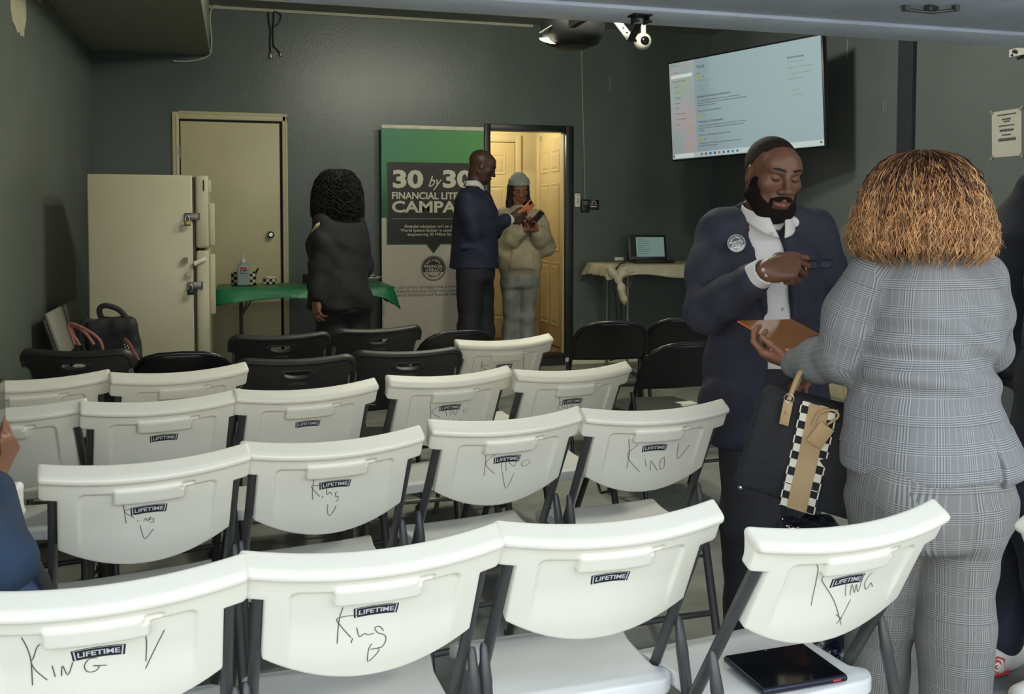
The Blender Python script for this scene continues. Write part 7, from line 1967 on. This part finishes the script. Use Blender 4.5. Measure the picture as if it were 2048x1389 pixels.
for t, y in (("Financial education isn't an option.", 453), ('World System Builder is committed to', 461), ('empowering 30 Million families', 469)): b.text(t, 0.036, BT(0.0, bp_(860, y)[1]), 'CENTER', bold=0.0003, sx=1.02)
z_l = bp_(800, 438)[1]; b.box((0, -0.005, z_l), (x1 - x0 - 0.09, 0.0004, 0.003)); b.build('panel_lettering', M_BTXT, bn)
b = MB(); ex_, ez_ = bp_(865, 537); emblem(b, 0.112, BT(0.0, ez_, -0.004)); b.build('emblem', [M_BDARK, M_BWHITE], bn)
b = MB()
for t, y in (('Be part of the campaign that is revolutionizing', 574), ('financial industry. Build with a system that', 582), ('financial education and financial independence', 589.5)): b.text(t, 0.040, BT(0.0, bp_(860, y)[1], -0.0035), 'CENTER', bold=0.0003, sx=0.98)
b.build('lower_lettering', M_BGREY, bn)

# ---- television on a swivel arm
dT = {}
tvw, tvh = 1.44, 0.81
LT, LB, RT_, RB = W(1333, 131, 7.75), W(1352, 318, 7.75), W(1635, 71, 6.72), W(1655, 292, 6.72)
cen = (LT + LB + RT_ + RB) / 4; ux = ((RT_ + RB) - (LT + LB)).normalized(); uy = (LT - LB + RT_ - RB); uy = (uy - ux * uy.dot(ux)).normalized(); un_ = ux.cross(uy)
sw = (((RT_ + RB) - (LT + LB)) / 2).length; shh = ((LT - LB) + (RT_ - RB)).length / 2
tv = thing('television', 'large wall-mounted television showing a bright settings page', 'television', cen); TF = frame((0, 0, 0), ux, uy, un_)
b = MB(TF); b.box((0, 0, -0.03), (sw + 0.03, shh + 0.03, 0.05), None, 0.008); b.box((0, 0, -0.075), (sw * 0.7, shh * 0.6, 0.06), None, 0.02); b.build('casing', mat('tv_black', (18, 19, 21), 0.35, var=0.05), tv)
def scr(name, col, e): return mat(name, col, 0.3, var=0.0, emit=col, estr=e)
M_SCR = scr('screen_page', (146, 166, 178), 0.36); M_SIDE = bpy.data.materials.new('screen_sidebar'); M_SIDE.use_nodes = True; nt = M_SIDE.node_tree; pb = nt.nodes['Principled BSDF']
nz = nt.nodes.new('ShaderNodeTexNoise'); nz.inputs['Scale'].default_value = 3.0; tcn = nt.nodes.new('ShaderNodeTexCoord'); nt.links.new(tcn.outputs['Object'], nz.inputs['Vector']); rp = nt.nodes.new('ShaderNodeValToRGB'); nt.links.new(nz.outputs['Fac'], rp.inputs[0])
for i, (p_, c_) in enumerate(((0.30, (184, 164, 162)), (0.45, (174, 170, 178)), (0.55, (156, 174, 178)), (0.70, (172, 180, 140)))):
    el = rp.color_ramp.elements[i] if i < 2 else rp.color_ramp.elements.new(p_); el.position = p_; el.color = lin(*c_)
nt.links.new(rp.outputs[0], pb.inputs['Base Color']); nt.links.new(rp.outputs[0], pb.inputs['Emission Color']); pb.inputs['Emission Strength'].default_value = 0.36
b = MB(TF); b.box((0, 0, 0), (sw, shh, 0.004)); b.build('screen', M_SCR, tv)
b = MB(); b.box((-sw / 2 + sw * 0.09, shh * 0.02, 0.003), (sw * 0.18, shh * 0.96, 0.002)); o = b.build('sidebar', M_SIDE, tv); o.matrix_basis = TF
M_STX = scr('screen_text', (74, 88, 92), 0.05); M_SYE = scr('screen_accent', (176, 182, 60), 0.3); M_SLK = scr('screen_link', (150, 172, 130), 0.25); M_SWH = scr('screen_field', (214, 222, 226), 0.4); M_TSK = scr('taskbar', (186, 200, 204), 0.36)
def SU(u, v): return (-sw / 2 + sw * u, shh / 2 - shh * v, 0.0052)
def stext(b, t, u, v, s, bold=0.0): b.text(t, s * shh, TF @ Matrix.Translation(SU(u, v)), 'LEFT', bold=bold * shh)
b = MB(TF); x, y, z = SU(0.5, 0.968); b.box((x, y, 0.003), (sw, shh * 0.05, 0.002)); b.build('taskbar', M_TSK, tv)
b = MB()
for t, u, v, s in (('Wi-Fi', .20, .085, .045), ('Wi-Fi', .20, .150, .022), ('On', .235, .185, .022), ('Random hardware addresses', .20, .385, .034), ('Use random hardware addresses to make it harder for people to', .20, .425, .020), ('track your location when you connect to different networks. The setting', .20, .450, .020), ('applies to new connections.', .20, .475, .020), ('Use random hardware addresses', .20, .530, .022), ('On', .235, .575, .022),
                   ('Hotspot 2.0 networks', .20, .640, .034), ('Hotspot 2.0 networks might be more secure to connect to. They are in', .20, .680, .020), ('airports, and might be provided in public places like airports, hotels,', .20, .705, .020), ('and cafes.', .20, .730, .020), ('Let me use online sign-up to get connected', .20, .775, .022), ('On', .235, .820, .022), ('When you turn on this feature, nearby networks will be listed', .20, .860, .020), ('after you choose to connect.', .20, .885, .020),
                   ('Related settings', .80, .150, .028), ('Home', .035, .105, .020), ('Network & Internet', .02, .195, .022), ('Status', .04, .255, .020), ('Wi-Fi', .04, .310, .020), ('Ethernet', .04, .365, .020), ('Dial-up', .04, .420, .020), ('VPN', .04, .475, .020), ('Mobile hotspot', .04, .530, .020), ('Airplane mode', .04, .585, .020), ('Proxy', .04, .640, .020), ('Settings', .012, .022, .020)): stext(b, t, u, v, s)
b.build('page_lettering', M_STX, tv)
b = MB()
for t, v in (('Show available networks', .225), ('Hardware properties', .275), ('Manage known networks', .325)): stext(b, t, .20, v, .020)
for t, v in (('Change adapter options', .190), ('Change advanced sharing options', .245), ('Network and Sharing Center', .300), ('Windows Firewall', .350), ('Get help', .455), ('Give feedback', .500)): stext(b, t, .80 if v < .4 else .825, v, .020)
b.build('link_lettering', M_SLK, tv)
for v in (.185, .575, .820):
    x, y, z = SU(.213, v); b = MB(TF); b.box((x, y, 0.004), (0.035, 0.018, 0.002)); b.build('toggle', M_SYE, tv)
x, y, z = SU(.09, .145); b = MB(TF); b.box((x, y, 0.0046), (sw * 0.155, shh * 0.035, 0.002)); b.build('search_field', M_SWH, tv)
for i, c_ in enumerate(((90, 110, 130), (120, 90, 60), (40, 90, 170), (50, 80, 190), (190, 120, 60), (50, 110, 190), (40, 100, 170), (40, 130, 180), (90, 110, 150))):
    x, y, z = SU(.215 + .031 * i, .968); b = MB(TF); b.box((x, y, 0.0046), (0.018, 0.018, 0.002), None, 0.0); b.build('taskbar_icon', scr('icon%d' % i if False else 'icon_' + 'abcdefghi'[i], c_, 0.3), tv)
x, y, z = SU(.088, .968); b = MB(TF); b.box((x, y, 0.0044), (sw * 0.14, shh * 0.04, 0.002)); b.build('task_search', M_SWH, tv)
x, y, z = SU(.985, .965); b = MB(TF); b.box((x, y, 0.0046), (0.014, 0.014, 0.002)); x, y, z = SU(.012, .968); b.build('notice_icon', M_STX, tv); b = MB(TF); b.box((x, y, 0.0046), (0.014, 0.014, 0.002)); b.build('start_icon', M_STX, tv)
# mount
b = MB(); wall_p = Vector((XR - 0.02, cen.y + 0.25, cen.z)) - cen; back = un_ * -0.10; mid = (wall_p + back) / 2 + Vector((0.0, 0.18, 0))
b.tube([back, mid], 0.022, 10); b.tube([mid, wall_p], 0.022, 10); b.box(wall_p + Vector((0.01, 0, 0)), (0.02, 0.12, 0.30)); b.build('wall_arm', MATS['dark_steel'], tv)

# ---- laptop table by the back wall
LZ = 0.985; ly0, ly1 = 7.60, 8.24; lx0 = onY(1211, 530, 7.75).x; lx1 = min(XR - 0.05, lx0 + 1.22)
M_WLEG = mat('pale_steel_leg', (128, 126, 112), 0.4, 0.5, var=0.05)
lt = fold_table('folding_table', 'tall folding table with a white cloth and laptop against the back wall', lx0 + 0.02, lx1 - 0.02, ly0 + 0.01, ly1 - 0.01, LZ - 0.004, M_WLEG, M_WHITEP)
M_WCL = mat('white_cloth', (190, 184, 158), 0.6, var=0.08, scale=10, bump=0.4, bscale=18)
cl2 = draped('tablecloth', 'white plastic cloth knotted at one corner over the laptop table', lx0, lx1, ly0, ly1, LZ, 0.10, M_WCL, seed=5, dropfn=lambda x, y: 0.10 + 0.02 * math.sin(x * 7 + 1))
kn = Vector((lx0 + 0.04, ly0 - 0.03, LZ - 0.12)) - Vector(cl2.location)
F = Field(np.array(kn) - np.array((0.14, 0.10, 0.26)), np.array(kn) + np.array((0.16, 0.12, 0.14)), 0.006)
F.ell(kn, (0.032, 0.028, 0.030), None, 0); F.chain([kn, kn + Vector((0.03, -0.01, -0.07)), kn + Vector((0.055, -0.012, -0.17)), kn + Vector((0.058, -0.01, -0.21))], [0.022, 0.034, 0.030, 0.010], 0.015)
F.chain([kn, kn + Vector((-0.03, 0.01, 0.05)), kn + Vector((-0.05, 0.03, 0.10))], [0.024, 0.040, 0.036], 0.02); F.chain([kn, kn + Vector((0.05, 0.0, 0.05)), kn + Vector((0.14, 0.02, 0.07))], [0.022, 0.032, 0.024], 0.02)
F.disp(lambda X, Y, Z: fold(33, 0.004, 60, 40, 50)(X, Y, Z)); v, q = F.mesh(); mesh_obj('knot', v, q, M_WCL, cl2)
lp = onZ(1296, 523, LZ + 0.01); lap = thing('laptop', 'open black laptop with a lit screen on the white-clothed table', 'laptop', (lp.x, lp.y, LZ + 0.006)); lap.rotation_euler = (0, 0, R(-10))
M_LAPT = mat('laptop_black', (26, 27, 28), 0.4, var=0.05)
b = MB(); b.boxb((-0.18, -0.25, 0), (0.18, 0.0, 0.018), 0.005); b.m = 1; b.boxb((-0.155, -0.13, 0.0182), (0.155, -0.03, 0.0192)); b.build('base', [M_LAPT, M_DARK], lap)
LM = Matrix.Translation((0, 0.0, 0.018)) @ Matrix.Rotation(R(-14), 4, 'X')
b = MB(LM); b.boxb((-0.18, 0.0, 0), (0.18, 0.010, 0.235), 0.004); b.build('lid', M_LAPT, lap)
b = MB(LM); b.boxb((-0.105, -0.0008, 0.03), (0.160, 0.0005, 0.215)); b.build('screen', scr('laptop_page', (132, 160, 156), 0.28), lap)
b = MB(LM); b.boxb((-0.160, -0.0008, 0.03), (-0.105, 0.0005, 0.215)); b.build('sidebar', scr('laptop_side', (34, 38, 42), 0.05), lap)
b = MB(LM)
for i, w_ in enumerate((0.05, 0.12, 0.10, 0.13, 0.06, 0.12, 0.11, 0.09)): b.boxb((-0.09, -0.0014, 0.195 - 0.02 * i), (-0.09 + w_, -0.001, 0.198 - 0.02 * i))
b.build('screen_lines', M_STX, lap)
ap = onZ(1235, 521, LZ + 0.01); ad = thing('power_adapter', 'small white adapter box beside the laptop', 'adapter', (ap.x, ap.y - 0.02, LZ + 0.006))
b = MB(); b.boxb((-0.045, -0.03, 0), (0.045, 0.03, 0.035), 0.006); b.build('box', M_WHITEP, ad)
b = MB()
for (pts) in (((1240, 527, 7.57), (1230, 545, 7.56), (1227, 570, 7.565), (1232, 600, 7.57), (1233, 660, 7.60), (1236, 700, 7.62)), ((1252, 524, 7.57), (1236, 532, 7.56), (1230, 550, 7.56), (1240, 590, 7.57), (1243, 640, 7.6))):
    b.tube(smooth_line([onY(*p) for p in pts]), 0.006, 6)
tag(b.build('power_cable', M_CABLEB), 'black cables hanging from the adapter down beside the table leg', 'cable')
b = MB(); b.tube(smooth_line([onY(*p) for p in ((1228, 684, 7.8), (1234, 690, 7.8), (1238, 703, 7.8), (1232, 716, 7.8), (1220, 722, 7.8))]), 0.007, 6); tag(b.build('floor_cable', M_CABLEB), 'black cable looping near the baseboard under the laptop table', 'cable')
# dark printer-like box behind the man, on the arched chair
q = W(1385, 600, 6.2)
# ---- wall controls
p = onY(1154, 401, YB); rm = thing('wall_remote', 'white remote control in a holder beside the black doorway', 'remote', (p.x, YB, p.z))
b = MB(); b.boxb((-0.026, -0.022, -0.062), (0.026, 0, 0.062), 0.005); b.build('body', M_WHITEP, rm)
b = MB()
for i, z in enumerate((0.045, 0.018, 0.004, -0.01, -0.024)): b.boxb((-0.012, -0.0235, z - 0.003), (0.012, -0.022, z + 0.003))
b.build('buttons', mat('button_grey', (120, 122, 112), 0.5), rm)
p = onY(1169, 412, YB); wc = thing('wall_control', 'black opener wall button with a small window at the end of the white wire', 'switch', (p.x, YB, p.z))
b = MB(); b.boxb((-0.04, -0.03, -0.058), (0.04, 0, 0.058), 0.006); b.build('body', M_LAPT, wc); b = MB(); b.boxb((-0.022, -0.032, 0.012), (0.022, -0.03, 0.042)); b.build('window', M_STEEL, wc); b = MB(); b.boxb((-0.03, -0.033, -0.05), (0.03, -0.03, -0.012), 0.002); b.build('push_bar', M_LAPT, wc)
p = onY(1187, 410, YB); sg = thing('wall_sign', 'small black sign with a white arch mark beside the wall button', 'sign', (p.x, YB, p.z))
b = MB(); b.boxb((-0.053, -0.008, -0.047), (0.053, 0, 0.047), 0.002); b.build('plate', M_LAPT, sg)
b = MB(); b.tube([(0.016 * math.cos(a) + 0.0, -0.009, 0.020 + 0.016 * math.sin(a)) for a in [PI * 1.15 - PI * 1.3 * i / 12 for i in range(13)]], 0.003, 6); b.boxb((-0.036, -0.0088, 0.004), (0.036, -0.008, 0.008)); b.boxb((-0.030, -0.0088, -0.020), (0.030, -0.008, -0.012)); b.build('white_mark', M_WHITEP, sg)

# ---- bags on the black chair at the far left
ks = Vector(k1.location); rk = Matrix.Rotation(k1.rotation_euler.z, 3, 'Z')
bp0 = W(222, 690, 4.16); bz0 = FZ(bp0.y) + 0.449
M_NYL = mat('black_nylon', (28, 28, 28), 0.7, var=0.12, scale=30, bump=0.2, bscale=300)
bk_ = thing('laptop_bag', 'black laptop bag with a top handle leaning before the refrigerator', 'bag', (bp0.x, bp0.y, bz0))
hgt = W(222, 636, 4.16).z - bz0
F = Field((-0.22, -0.14, -0.02), (0.22, 0.14, hgt + 0.05), 0.007); RmB = np.array(Matrix.Rotation(R(4), 3, 'Y'))
F.rbox((0.012, 0, hgt / 2), (0.105, 0.055, hgt / 2), 0.035, None, 0.0); F.rbox((0.01, -0.05, hgt * 0.36), (0.098, 0.03, hgt * 0.34), 0.025, None, 0.02)
F.disp(lambda X, Y, Z: wav(61, 0.005, 22)(X, Y, Z)); v, q = F.mesh(); v[:, 0] = v[:, 0] * (1.0 + 0.12 * (1 - v[:, 2] / hgt)) + 0.04 * (1 - v[:, 2] / hgt) - 0.01; v[:, 2] = np.maximum(v[:, 2], 0.001) + 0.06 * v[:, 0] * (v[:, 2] / hgt); mesh_obj('bag_body', v, q, M_NYL, bk_)
b = MB(); b.tube(smooth_line([(-0.03, 0, hgt - 0.02), (-0.045, 0, hgt + 0.035), (-0.02, 0, hgt + 0.055), (0.035, 0, hgt + 0.035), (0.07, 0, hgt - 0.01)]), 0.012, 8); b.build('top_handle', M_NYL, bk_)
b = MB(); b.tube(smooth_line([(-0.06, -0.03, hgt - 0.015), (-0.10, -0.04, hgt - 0.01), (-0.118, -0.05, hgt - 0.06), (-0.10, -0.055, hgt - 0.14)]), 0.014, 8); b.build('shoulder_strap', M_NYL, bk_)
b = MB(); b.tube([(-0.10, -0.088, hgt * 0.62), (0.11, -0.088, hgt * 0.62)], 0.004, 6); b.build('zip', M_DARK, bk_)
hb0 = W(150, 735, 4.10); hz0 = FZ(hb0.y) + 0.449
M_PINK = mat('dusty_pink_leather', (150, 92, 80), 0.55, var=0.08)
hb_ = thing('handbag', 'black handbag with dusty pink looped straps and silver studs at the far left', 'bag', (hb0.x, hb0.y, hz0))
F = Field((-0.22, -0.09, -0.02), (0.24, 0.09, 0.30), 0.007); F.rbox((0.0, 0, 0.11), (0.10, 0.05, 0.11), 0.03, None, 0); F.disp(wav(66, 0.004, 20)); v, q = F.mesh(); v[:, 2] = np.maximum(v[:, 2], 0.001); mesh_obj('bag_body', v, q, M_NYL, hb_)
HO = Vector(hb_.location)
for pts in (((150, 690, 3.96), (142, 668, 3.96), (137, 652, 3.96), (145, 648, 3.96), (165, 656, 3.96), (185, 668, 3.96), (200, 682, 3.96), (206, 700, 3.96)), ((160, 692, 3.98), (146, 668, 3.98), (143, 655, 3.98), (152, 654, 3.98), (172, 668, 3.98), (188, 690, 3.98))):
    b = MB(); b.tube(smooth_line([W(*p) - HO for p in pts]), 0.0065, 8); b.build('strap', M_PINK, hb_)
b = MB(); b.tube(smooth_line([W(*p) - HO for p in ((250, 682, 4.02), (258, 690, 4.00), (270, 712, 3.99), (276, 722, 3.99))]), 0.014, 8, flat=0.4); b.build('strap', M_PINK, hb_)
b = MB()
for i in range(18):
    t = i / 17; p = W(251 + 16 * t + (3 if i % 2 else -2), 690 + 40 * t, 3.97) - HO; b.ball(p, 0.004, 6, 5)
tagp = b.build('stud_row', M_CHROME, hb_)
# ---- tablet on the front right chair's seat
tp = [onZ(x, y, 0.455 + r14.location.z) for x, y in ((1462, 1315), (1607, 1291), (1696, 1356), (1510, 1388))]
c_ = sum(tp, Vector()) / 4; ax_ = (tp[1] - tp[0] + tp[2] - tp[3]).normalized(); ay_ = Vector((-ax_.y, ax_.x, 0)); w_ = ((tp[1] - tp[0]).length + (tp[2] - tp[3]).length) / 2; h_ = ((tp[1] - tp[2]).length + (tp[0] - tp[3]).length) / 2
tl_ = thing('tablet', 'black glossy tablet lying on the seat of the front right white chair', 'tablet', (c_.x, c_.y, r14.location.z + 0.446)); TMt = frame((0, 0, 0.009), ax_, ay_, (0, 0, 1))
b = MB(TMt); b.box((0, 0, -0.002), (w_, h_, 0.014), None, 0.005, 3); b.build('shell', mat('tablet_shell', (34, 36, 48), 0.35, 0.3, var=0.03), tl_)
b = MB(TMt); b.box((0, 0, 0.0055), (w_ * 0.965, h_ * 0.95, 0.0012)); b.build('glass', mat('tablet_glass', (14, 16, 20), 0.08, var=0.0, coat=0.5), tl_)
b = MB(TMt); b.box((w_ * 0.36, -h_ / 2 - 0.0006, -0.001), (0.02, 0.001, 0.004)); b.build('red_mark', mat('red_mark', (190, 50, 70), 0.4), tl_)
b = MB(TMt); b.lathe([(0.003, 0), (0.002, 0.0003)], 10, Matrix.Translation((0, h_ * 0.44, 0.0062))); b.build('camera_dot', M_STEEL, tl_)
# ---- paper on the arched chair beside the man
p = onZ(1372, 818, 0.46); pg = thing('paper_sheets', 'white papers lying on the black steel chair beside the man', 'paper', (p.x, p.y, 0.452 + FZ(p.y)))
b = MB(); b.box((0, 0, 0.002), (0.10, 0.07, 0.003), (0, 0, 0.3)); b.box((0.01, 0.01, 0.006), (0.09, 0.07, 0.003), (0, 0.0, 0.1)); b.build('sheet', M_WHITEP, pg)
